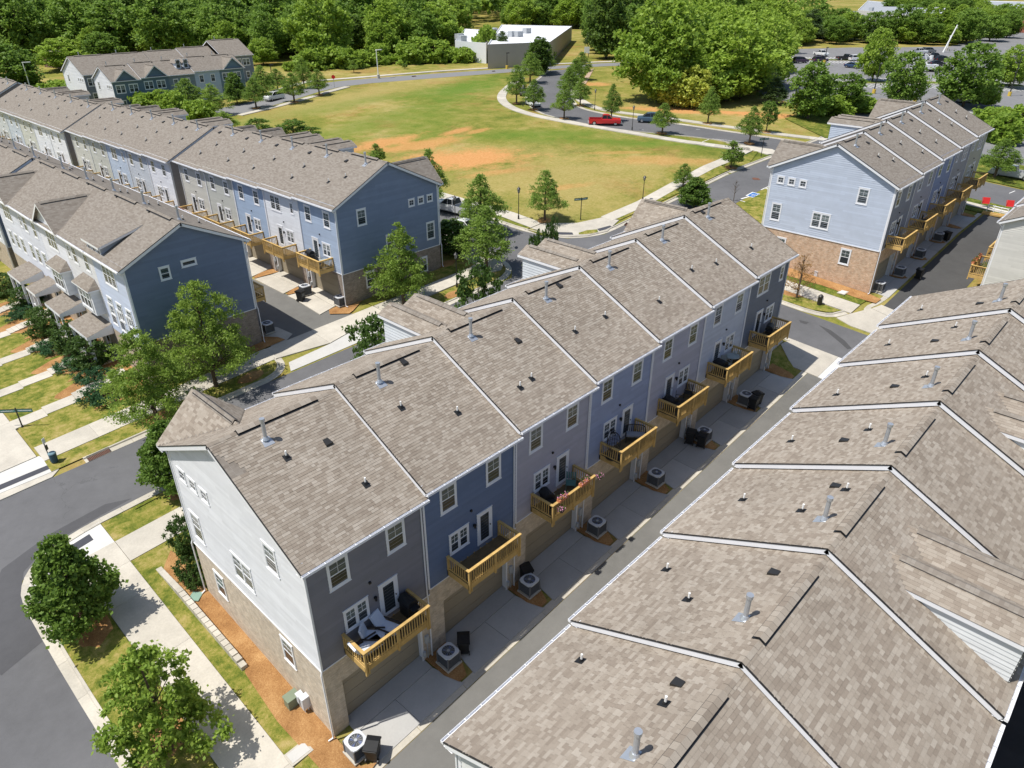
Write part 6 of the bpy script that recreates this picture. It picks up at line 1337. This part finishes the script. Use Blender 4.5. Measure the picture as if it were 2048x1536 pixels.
# ------------------------------------------------------------- trees
OAK = leafmat('willow_oak_leaf', (0.104,0.183,0.029), (0.287,0.409,0.079)); OAKB = leafmat('bright_oak_leaf', (0.128,0.213,0.030), (0.348,0.470,0.091)); MAP = leafmat('maple_leaf', (0.061,0.128,0.022), (0.201,0.311,0.055)); MAPB = leafmat('bright_maple_leaf', (0.146,0.244,0.030), (0.403,0.525,0.098))
FOR = leafmat('forest_leaf', (0.085,0.165,0.027), (0.262,0.397,0.067)); FORB = leafmat('bright_forest_leaf', (0.134,0.232,0.030), (0.366,0.500,0.073)); PIN = leafmat('pine_needles', (.035,.07,.02), (.11,.165,.045), .15); FLW = leafmat('flowering_top', (0.290,0.377,0.043), (0.725,0.725,0.174)); BRN = leafmat('dead_brown_leaf', (0.189,0.102,0.036), (0.435,0.275,0.116)); SHR = leafmat('shrub_leaf', (.04,.085,.02), (.12,.20,.045)); JUN = leafmat('juniper_leaf', (0.026,0.087,0.043), (0.087,0.189,0.072)); FORD = leafmat('dark_forest_leaf', (0.049,0.104,0.018), (0.159,0.244,0.043))
def leaf(mb_v, mb_f, p, size, rr, upb=.6, asp=.55):
    n = Vector((rr.gauss(0,1), rr.gauss(0,1), rr.gauss(0,1)+upb)).normalized(); t = n.orthogonal().normalized(); a = rr.uniform(0,6.28); t = (t*math.cos(a)+n.cross(t)*math.sin(a)); b = n.cross(t)
    s = size*rr.uniform(.6,1.25); t = t*s; b = b*s*asp; k = len(mb_v)
    mb_v += [(p[0]+t.x,p[1]+t.y,p[2]+t.z),(p[0]+b.x,p[1]+b.y,p[2]+b.z),(p[0]-t.x,p[1]-t.y,p[2]-t.z),(p[0]-b.x,p[1]-b.y,p[2]-b.z)]; mb_f.append((k,k+1,k+2,k+3))
def crown(name, prof, H, W, ncl, nl, ls, cs, seed, mat, z0=.22, core=.0, flat=.6, upb=.6, asp=.55, droop=0., wob=.25, mat2=None):
    """tree of height H, crown width W: prof(t) radius fraction; leaf clumps spread through the crown's volume"""
    rr = random.Random(seed); V = []; F_ = []; cl = []; ph = [rr.uniform(0,6.28) for _ in range(4)]
    def R(t, a): return prof(t)*W/2*(1+wob*.6*math.sin(3*a+ph[0]+5*t)+wob*.5*math.sin(5*a+ph[1]-7*t)+wob*.4*math.sin(2*a+ph[2]+11*t))
    lim = []
    for i in range(ncl):
        for _ in range(20):
            t = rr.random()
            if rr.random() < prof(t)**1.2+.08: break
        a = rr.uniform(0,6.28); q = math.sqrt(rr.uniform(core,1)); q = q if rr.random() < .35 else max(q,rr.uniform(.7,1.02)); rad = R(t,a)*q
        c = (rad*math.cos(a), rad*math.sin(a), H*(z0+(1-z0)*t)-droop*rad); cl.append(c)
        s = cs*rr.uniform(.6,1.3)*(1.1-.45*t)
        for j in range(int(nl*rr.uniform(.7,1.3)*(s/cs))):
            g = (rr.gauss(0,1)*s*.55, rr.gauss(0,1)*s*.55, rr.gauss(0,1)*s*.55*flat)
            leaf(V, F_, (c[0]+g[0], c[1]+g[1], c[2]+g[2]-droop*math.hypot(g[0],g[1])), ls, rr, upb, asp)
    me = bpy.data.meshes.new('crown'); me.from_pydata(V, [], F_); me.materials.append(mat); me.update()
    m = MB(); r0 = max(.07, H*.018); m.tube((0,0,-.3),(0,0,H*.45),r0*1.25,r0*.8,7); m.tube((0,0,H*.45),(rr.uniform(-.1,.1),rr.uniform(-.1,.1),H*.92),r0*.8,r0*.15,6)
    for c in rr.sample(cl, min(len(cl), 34)):
        zb = max(H*z0*.8, c[2]-math.hypot(c[0],c[1])*.8-.3); m.tube((0,0,min(zb, H*.85)),(c[0]*.95,c[1]*.95,c[2]),r0*.32,r0*.07,4,cap=False)
    return me, m.mesh('trunk', [TRUNK]), H, W
pyr = lambda t: max(0., min(1., (t*6+.35)))*(1-t)**.75*1.08 if t > .0 else .35
ovl = lambda t: math.sqrt(max(0, 1-(2*t-1)**2))**.8*(1-.25*t)
rnd_ = lambda t: math.sqrt(max(0, 1-(1.85*t-.85)**2))
wid = lambda t: min(1, .55+t*2.2)*math.sqrt(max(0,1-t**3.2))
pyr2 = lambda t: min(1., t*4.5+.45)*(1-t)**.55*1.02
TP = {
 'oak':   crown('oak', pyr, 8, 4.4, 210, 50, .125, .42, 1, OAK, .27, upb=.4, asp=.42, droop=.05, wob=.35),
 'oak2':  crown('oak', pyr, 8, 4.6, 230, 50, .125, .42, 2, OAKB, .22, upb=.4, asp=.42, droop=.1, wob=.42),
 'oakbig':crown('oak', pyr2, 9, 7.0, 330, 66, .12, .44, 3, OAKB, .24, upb=.4, asp=.42, droop=.10, wob=.50),
 'maple': crown('maple', pyr2, 6, 5.0, 330, 46, .13, .36, 4, MAP, .16, upb=.9, asp=.75, wob=.22),
 'mapleb':crown('maple', pyr2, 6.5, 5.4, 200, 62, .12, .34, 5, MAPB, .14, upb=.8, asp=.7, wob=.42),
 'young': crown('young', pyr, 5.5, 3.0, 120, 30, .15, .40, 6, OAK, .26, upb=.5, wob=.3),
 'young2':crown('young', ovl, 5.5, 3.2, 130, 30, .15, .40, 7, MAP, .28, upb=.6, wob=.3),
 'broad': crown('broad', rnd_, 12, 10.5, 300, 34, .34, 1.05, 8, FOR, .12, upb=1.6, asp=.7, wob=.25),
 'broadb':crown('broad', wid, 12, 10.5, 300, 34, .34, 1.0, 9, FORB, .14, upb=1.6, asp=.7, wob=.3),
 'broad3':crown('broad', ovl, 13, 9.5, 280, 34, .34, 1.05, 10, FOR, .10, upb=1.6, asp=.7, wob=.35),
 'dark':  crown('dark', ovl, 13, 8.5, 260, 34, .34, .95, 11, FORD, .10, upb=1.2, asp=.7, wob=.3),
 'pine':  crown('pine', pyr, 13, 7.0, 230, 34, .34, .75, 12, PIN, .18, upb=.2, asp=.3, wob=.4),
 'flower':crown('flower', rnd_, 9, 9.5, 260, 34, .30, .9, 13, FLW, .05, upb=1.2, asp=.8, wob=.3),
 'brown': crown('brown', pyr, 6.2, 3.4, 90, 16, .09, .45, 14, BRN, .22, upb=.3, asp=.6, wob=.4),
 'shrub': crown('shrub', rnd_, 1.2, 1.5, 90, 40, .06, .16, 15, SHR, .0, upb=.8, asp=.7, wob=.12),
 'crape': crown('crape', rnd_, 3.6, 3.4, 150, 40, .12, .34, 16, SHR, .08, upb=.7, asp=.6, wob=.35),
 'juniper':crown('juniper', rnd_, .9, 2.6, 110, 34, .10, .22, 17, JUN, .0, upb=.9, asp=.35, wob=.4),
 'bush':  crown('bush', rnd_, 3.0, 4.2, 150, 30, .24, .5, 18, FORB, .0, upb=.9, asp=.7, wob=.35),
}
_tp_used = {}
def tree(kind, x, y, H, W, label, cat='tree', name='tree', group=None, rz=None, lean=(0,0), z=None):
    cm, tm, h0, w0 = TP[kind]
    r = empty(name, (x, y, T(x,y) if z is None else z), label, cat, group, RR.uniform(0,6.28) if rz is None else rz); s = W/w0*(1.08 if kind in ('oak','oak2','young') else .90); r.scale = (s, s, H/h0*.95)
    if lean != (0,0): r.rotation_euler = (lean[0], lean[1], r.rotation_euler[2])
    link('trunk', tm, r); link('crown', cm, r); return r
def tr(kind, b, label, group=None, W=None, **k): return tree(kind, b[0], b[1], b[2], W or b[3], label, group=group, **k)
tr('maple', (-5.56,14.66,6.41,4.40), 'dense dark green maple in the bottom left verge', W=4.7)
tr('mapleb', (-5.45,4.87,7.14,4.69), 'bright yellow green maple with ragged shoots at the bottom left', W=4.9)
tr('oakbig', (10.03,29.95,9.43,6.99), 'tall bright willow oak before the blue gable of the porch row', rz=1.)
tr('oakbig', (4.74,28.44,8.09,6.74), 'broad bright willow oak left of the taller one, over the left walk', rz=2.4)
tree('maple', 2.6, 21.0, 5.6, 4.4, 'dark green tree hugging the front corner of the central row'); tree('crape', .7, 15.2, 3.2, 2.0, 'small dark shrub at the front corner of the white gable', 'shrub', 'shrub')
tree('crape', 19.2, 23.6 if False else 20.6, 6.6, 4.6, 'flowering dark green tree behind the central row, left gap'); tree('crape', 30.0, 20.9, 7.3, 3.9, 'flowering dark green tree behind the central row, by the lamp')
tree('crape', 36.8, 20.2, 8.2, 2.2, 'slim green tree whose top shows left of the twin gables'); tree('crape', 39.3, 20.6, 8.6, 1.8, 'slim treetop poking above the far twin gables')
tr('oak2', (28.82,29.74,8.57,5.09), 'bright narrow willow oak standing before the grey brick of the blue gable', W=4.7)
tr('oak', (39.38,29.28,7.38,4.73), 'tall willow oak at the corner verge right of the blue gable', W=4.9); tr('oak', (45.52,36.29,7.47,3.52), 'taller willow oak rising behind the corner oak', W=4.4)
tr('oak', (53.61,33.76,6.56,3.44), 'lone willow oak on the field verge beside the walk', W=3.6)
tr('dark', (39.80,34.86,3.94,3.55), 'round dark tree in the shade at the right of the blue gable', W=4.6); tr('oak', (46.88,46.41,8.31,3.08), 'slim oak rising behind the blue gable roof', W=3.6); tr('young', (56.06,68.94,3.39,1.64), 'small oak tip behind the roof of the blue row', W=2.2)  # round tree's dark leaf colour carries the shade of the blue row
for (b, k, w_, lab) in (((51.62,95.05,4.44,3.35),'young2',5,'leftmost'),((53.82,94.78,2.82,2.20),'young',3,'second from left'),((54.83,89.46,4.47,4.14),'young2',5.5,'largest, round'),((56.59,86.99,3.15,3.30),'young2',4,'rightmost'),((53.11,109.80,3.75,4.52),'oak2',5,'bright one nearest the second row')): tr(k, b, 'young tree behind the roofs of the blue row, '+lab, 'young trees behind the blue row', W=w_)
gY = 'young street trees'
for (b, k, w_, lab) in (((74.84,28.10,3.61,2.64),'oak',2.5,'slim young oak by the right end of the field walk'),((70.01,23.42,4.04,4.60),'maple',4.6,'round dark maple behind the central row roofs at right'),((87.28,27.95,4.18,2.99),'young',2.8,'young oak on the verge left of the far corner sign'),((102.74,33.09,6.25,3.21),'oak',3.4,'leaning oak by the far street name sign'),((112.67,35.08,5.36,3.07),'young2',3.3,'young oak in the far verge right of the leaning one'),((111.58,45.68,6.86,3.21),'oak',3.3,'oak in the far verge before the flowering thicket'),((98.42,46.68,5.34,3.52),'oak',3.8,'oak beside the grey wagon'),((101.51,59.49,6.95,2.89),'oak',3.0,'narrow oak in front of the red pickup'),((97.47,67.16,6.63,3.67),'oak',3.6,'oak at the inner bend of the curved street'),((110.62,73.87,5.56,3.21),'oak',3.6,'oak across the street at the bend'),((100.66,77.50,6.12,3.70),'oak',3.9,'oak above the pale parked car'),((103.48,84.65,8.00,3.46),'oak',4.2,'oak left of the bend with the walk curling round it'),
    ((116.82,81.92,6.63,3.41),'oak',4.4,'oak nearest in the line along the curved street'),((127.88,89.05,6.88,3.66),'oak',4.8,'second oak in the line along the curved street'),((140.60,97.40,6.94,3.46),'oak',5,'third oak in the line along the curved street'),((127.89,102.89,7.41,4.08),'oak',5.2,'dark oak left of the street mouth'),((140.37,111.00,9.28,5.41),'dark',7,'tall dark tree at the mouth of the curved street'),((145.25,113.18,5.98,3.96),'oak',5.4,'oak right at the mouth of the curved street'),
    ((66.98,122.95,6.29,3.87),'oak',4.6,'oak nearest the distant dark road bend'),((74.96,121.48,6.34,4.39),'oak',4.8,'oak right of the white off road wagon'),((85.29,133.69,6.96,3.08),'oak',4,'narrow oak with clear trunk by the far junction'),((82.40,123.40,5.77,3.58),'oak',4,'pyramidal oak at the far junction'),((73.50,131.18,7.21,4.86),'oak',5,'oak behind the nearest distant oak'),((58.31,123.62,6.38,4.62),'oak2',5.6,'bright oak before the distant front row, left'),((67.03,130.75,6.57,4.41),'maple',5.4,'dark oak before the right end of the distant front row'),((57.18,131.70,6.91,6.07),'oak',6.6,'dark oak before the middle of the distant front row'),((80.04,136.32,5.07,3.38),'oak',4.4,'oak behind the white off road wagon'),((109.43,148.11,3.34,1.83),'young',2.2,'tiny dark sapling on the far verge'),((124.11,145.17,1.49,1.22),'young2',1.8,'smallest sapling on the far verge')): tr(k, b, lab, gY, W=w_)
tr('broadb', (102.01,180.46,7.35,7.04), 'bright lone tree where the woods meet the far verge', W=8)
for (b, k, w_, lab) in (((50.56,143.19,3.09,5.16),'bush',7,'bush'),((50.85,136.18,4.22,5.02),'bush',7,'tall bush'),((53.58,135.40,4.71,4.05),'broadb',6,'small tree'),((52.33,127.78,5.09,3.90),'bush',6,'bright bush'),((50.81,148.87,2.66,4.23),'bush',6,'dark bush'),((53.71,120.60,4.02,3.81),'bush',6,'low bush'),((46.05,182.61,2.18,5.17),'bush',8,'bush by the left road'),((46.61,174.34,3.71,5.72),'bush',8,'tall bush by the left road'),((47.58,167.80,3.12,4.48),'bush',7,'yellow bush by the left road'),((45.70,192.13,1.80,4.85),'bush',8,'far left bush')): tr(k, b, lab+' in the planting before the distant rows', 'shrubs before the distant rows', W=w_)
tr('broad', (42.14,191.97,11.14,10.06), 'large round tree at the left picture edge', W=14); tr('broadb', (62.70,218.86,8.55,9.22), 'bright round tree left of the distant rows', W=12); tr('broad3', (73.56,217.06,8.76,8.61), 'mid green tree behind the distant rows', W=11)
for (b, k, w_, lab) in (((159.52,28.73,10.71,9.32),'broad',8.2,'big round tree in the car park, left of the two'),((171.51,19.66,12.73,13.69),'broad',11.5,'biggest leafy tree at the right of the car park'),((188.67,44.61,12.41,8.84),'broadb',7.8,'bright tree with bare trunk in the car park median'),((211.71,19.71,9.79,8.86),'broadb',8.5,'small tree in the median at the right'),((129.77,35.24,10.19,8.18),'broad3',8.4,'dark leafy tree above the pale blue gable, left'),((140.92,32.59,7.58,7.75),'broad3',7,'spreading olive tree right behind the far right roofs'),((140.04,47.09,5.48,3.07),'pine',6,'narrow olive cedar by the car park entrance'),((148.96,54.86,7.98,5.47),'pine',8,'tall cedar left of the car park entrance'),((176.16,16.00,5.39,3.81),'broadb',4,'small bright tree right of the biggest car park tree'),((115.45,0.59,6.03,3.80),'oak',4.6,'oak at the far end of the far right row'),((150.26,9.79,4.08,6.44),'bush',8,'dense hedge tree above the far right roofs'),((157.62,6.44,4.24,7.52),'bush',8,'dense hedge tree at the right edge'),((141.95,5.83,4.52,5.21),'bush',6.5,'lower bush by the far right roofs'),((146.65,31.85,2.78,5.94),'bush',8,'bush mass behind the far right roofs'),((137.72,33.75,3.58,4.79),'bush',7,'bush left of the cross gable of the far right row')): tr(k, b, lab, W=w_)
tr('brown', (56.37,3.69,5.05,3.21), 'thin brown leaved dying tree in the verge before the tan brick gable', W=3.2)
r = empty('bare_sapling', (*(75.69,21.11),T(*(75.69,21.11))), 'leafless grey sapling behind the far end of the central row', 'tree'); m = MB(); rr = random.Random(3); m.tube((0,0,0),(0,0,2.6),.05,.02,5); pb('trunk', m, TRUNK, r); m = MB()
for i in range(26): a = rr.uniform(0,6.28); z = rr.uniform(.8,2.4); l = .9*(1-z/3.2); m.tube((0,0,z),(l*math.cos(a),l*math.sin(a),z+l*1.1),.015,.005,3,cap=False)
pb('branches', m, TRUNK, r)
# shrubs and flower beds of the left row
for (x, y, s, lab) in ((-.25,13.6,1.5,'larger clipped round shrub at the foot of the brick corner'),(-.35,12.75,1.05,'smaller clipped round shrub by the brick corner')): tree('shrub', x, y, s, s*.95, lab, 'shrub', 'shrub', z=T(x,y)+.1)
gS = 'shrubs in the front beds of the left row'
for (b, k, lab) in (((4.22,61.88,2.37,2.99),'crape','at the left picture edge'),((4.85,56.73,2.30,2.88),'crape','second in the bed line'),((4.00,49.18,2.80,2.67),'crape','below the porch roofs'),((4.61,44.27,2.81,2.35),'crape','by the third porch'),((4.47,39.97,3.03,2.04),'crape','nearest the broad oak'),((3.86,55.14,0.87,2.35),'juniper','spreading beside the second path'),((3.47,45.64,0.95,2.57),'juniper','spreading beside the third path'),((3.51,41.11,0.79,2.05),'juniper','spreading beside the fourth path'),((3.32,34.48,1.23,2.29),'juniper','spreading beside the nearest path'),((3.85,37.77,0.90,1.59),'juniper','spreading above the nearest path')): tr(k, b, ('dark leafy shrub ' if k == 'crape' else 'low green juniper ')+lab, gS, name='shrub', W=3.2 if k == 'crape' else 3.0)
# woods ------------------------------------------------------------------
def inside(p, poly):
    c = False; n = len(poly)
    for i in range(n):
        (x0,y0),(x1,y1) = poly[i], poly[(i+1)%n]
        if (y0 > p[1]) != (y1 > p[1]) and p[0] < (x1-x0)*(p[1]-y0)/(y1-y0)+x0: c = not c
    return c
def zone(p, d, s, pts):
    q = to_cam((p[0],p[1],T(*p))); f = sum(1 for e in pts if e[0] < d)/max(1,len(pts)); x = q[0]/2048
    size = 'big, ' if s > 1.12 else ('low, ' if s < .88 else '')
    over = ['above the left road','at the distant rows left','over the distant rows','behind the twin dormers','by the far junction','left of the far pole','above the field','left of the warehouse','at the warehouse','past the street mouth','above the bend','over the red pickup','over the grey wagon','over the flowering thicket','above the leaning oak','by the cedars','over the parked wagons','over the bucket truck','by the white pole','at the right edge'][max(0,min(19,int(x*20)))]
    return ', '+size+['first line','second line','third line','deep in'][min(3,int(f*4))]+' '+over
def woods(poly, step, kinds, H, W, group, label, n_max=400, jit=.45, clear=()):
    xs = [p[0] for p in poly]; ys = [p[1] for p in poly]; pts = []
    y = min(ys)
    while y < max(ys):
        x = min(xs)
        while x < max(xs):
            p = (x+RR.uniform(-jit,jit)*step, y+RR.uniform(-jit,jit)*step)
            if inside(p, poly):
                q = to_cam((p[0],p[1],T(*p)+H*.8))
                if q[2] > 0 and -60 < q[0] < 2110 and q[1] > -40 and not any(math.hypot(p[0]-c[0],p[1]-c[1]) < c[2] for c in clear): pts.append((q[2], p))
            x += step
        y += step
    pts.sort(); out = pts[:n_max]
    for d, p in out:
        k = RR.choice(kinds); s = RR.choice((.6,.8,.9,1.,1.1,1.25,1.4))*RR.uniform(.93,1.07); tree(k, p[0], p[1], H*s*RR.uniform(.85,1.15), W*s, label(k)+zone(p, d, s, pts), group=group, name={'pine':'pine_tree','bush':'bush'}.get(k,'forest_tree'))
    return [p for d, p in pts[n_max:]]
lab = lambda where: (lambda k: {'broad':'round green tree ','broadb':'bright spreading tree ','broad3':'tall green tree ','dark':'dark green tree ','pine':'dark conifer ','flower':'yellow flowering tree ','bush':'bright bushy thicket tree '}[k]+where)
WN = [(48.01,243.31),(67.89,230.16),(89.27,214.64),(94.38,196.75),(103.80,185.48),(111.80,167.24),(123.35,169.25),(135.17,160.93),(145.55,161.75),(163.38,168.77),(226.33,237.07),(284.04,263.91),(327.93,267.86),(420,470),(300,640),(150,700),(-60,560),(0,300)]
rest = woods(WN, 9.5, ['broad','broadb','broad3','broad','dark','broad3','broadb'], 13.5, 11.5, 'trees of the far left woods', lab('in left woods'), 165, clear=[(*(102.01,180.46),9),(*(79.83,285.21),22)])
woods([(176.74,126.46),(195.51,107.54),(251.32,143.13),(223.58,158.98)], 8, ['pine','pine','dark','broad'], 14, 9, 'dark trees behind the far verge', lab('behind the far verge'), 32)
woods([(121.29,62.89),(120.93,52.67),(131.51,49.86),(157.81,56.25),(236.29,93.38),(249.12,111.75),(230.80,130.05),(180.86,100.69)], 8.0, ['broadb','broadb','broadb','broad3','broadb'], 12.5, 11, 'bright trees of the middle right woods', lab('in middle woods'), 60)
for P in ((126.23,63.94),(123.97,60.14),(124.18,57.39),(140.21,74.25),(135.90,68.24)): tree('flower', P[0], P[1], 8, 8.5, 'yellow flowering bushy tree at the edge of the middle right woods', group='yellow flowering thicket', name='flowering_tree')
woods([(254.99,103.31),(279.03,84.51),(315.28,48.32),(344.02,54.14),(308.41,95.75),(322.40,134.79)], 8.5, ['broad','broadb','broad3','broadb','pine','broad'], 9.5, 10, 'trees behind the car park', lab('behind the car park'), 42)
woods([(142.11,146.76),(164.45,125.96),(171.54,124.21),(176.73,128.39),(166.00,139.20),(149.07,154.36)], 7.5, ['pine','broad3','bush'], 6.5, 5, 'trees in front of the warehouse', lab('before the white warehouse'), 18)
woods([(248.28,227.76),(261.94,194.22),(251.32,143.13),(353.11,208.07),(295.55,275.04)], 10, ['broad','broadb','broad3','dark','broadb'], 12.5, 11, 'trees beyond the warehouse', lab('beyond the warehouse'), 36)
woods([(98.15,165.42),(106.16,158.79),(141.28,145.86),(156.01,138.07),(168.88,128.74),(175.09,133.96),(164.65,148.46),(147.85,157.50),(110.50,165.30)], 5.6, ['bush','bush','bush'], 4.2, 7, 'bushes along the foot of the woods', lambda k: 'bright bush at the foot of the woods', 90)
# everything beyond: one mass of treetops
def canopy(name, pts, seed, mat, H=14, W=15, nl=120, label=''):
    rr = random.Random(seed); V = []; F_ = []
    for (x, y) in pts:
        z = T(x, y); h = H*rr.uniform(.75,1.2); w_ = W*rr.uniform(.75,1.2)
        for i in range(nl):
            a = rr.uniform(0,6.28); t = rr.random()**.6; q = math.sqrt(max(0,1-(t-.25)**2/.6)); rad = w_/2*q*math.sqrt(rr.uniform(.5,1))
            leaf(V, F_, (x+rad*math.cos(a), y+rad*math.sin(a), z+h*(.3+.7*t)), 1.3, rr, 1.2, .75)
    me = bpy.data.meshes.new(name); me.from_pydata(V, [], F_); me.materials.append(mat); me.update(); o = link(name, me); tag(o, label, kind='stuff'); return o
far = list(rest)
for i in range(5200):
    p = (RR.uniform(60,2200), RR.uniform(60,2300)); q = to_cam((p[0],p[1],T(*p)+12))
    if q[2] > 300 and -80 < q[0] < 1660 and -60 < q[1] < 66 and RR.random() < min(1, 900/q[2]): far.append(p)
excl = [(*(190.43,159.21),34),(*(173.69,168.72),24)]
far = [p for p in far if not any(math.hypot(p[0]-c[0], p[1]-c[1]) < c[2] for c in excl)]
RR.shuffle(far)
n = len(far); canopy('far_woods', far[:n*6//10], 1, FOR, label='mass of mid green treetops reaching the top of the picture'); canopy('far_woods_bright', far[n*6//10:n*85//100], 2, FORB, label='brighter treetops within the far woods'); canopy('far_woods_dark', far[n*85//100:], 3, FORD, label='darker treetops within the far woods')
for i in range(60):
    p = GX[i % len(GX)]; 
    tree(RR.choice(['broad','broadb','broad3']), p[0]+RR.uniform(-14,14), p[1]+RR.uniform(-14,14), 9, 9, 'small tree standing among the far stores at upper right', group='trees among the far stores')
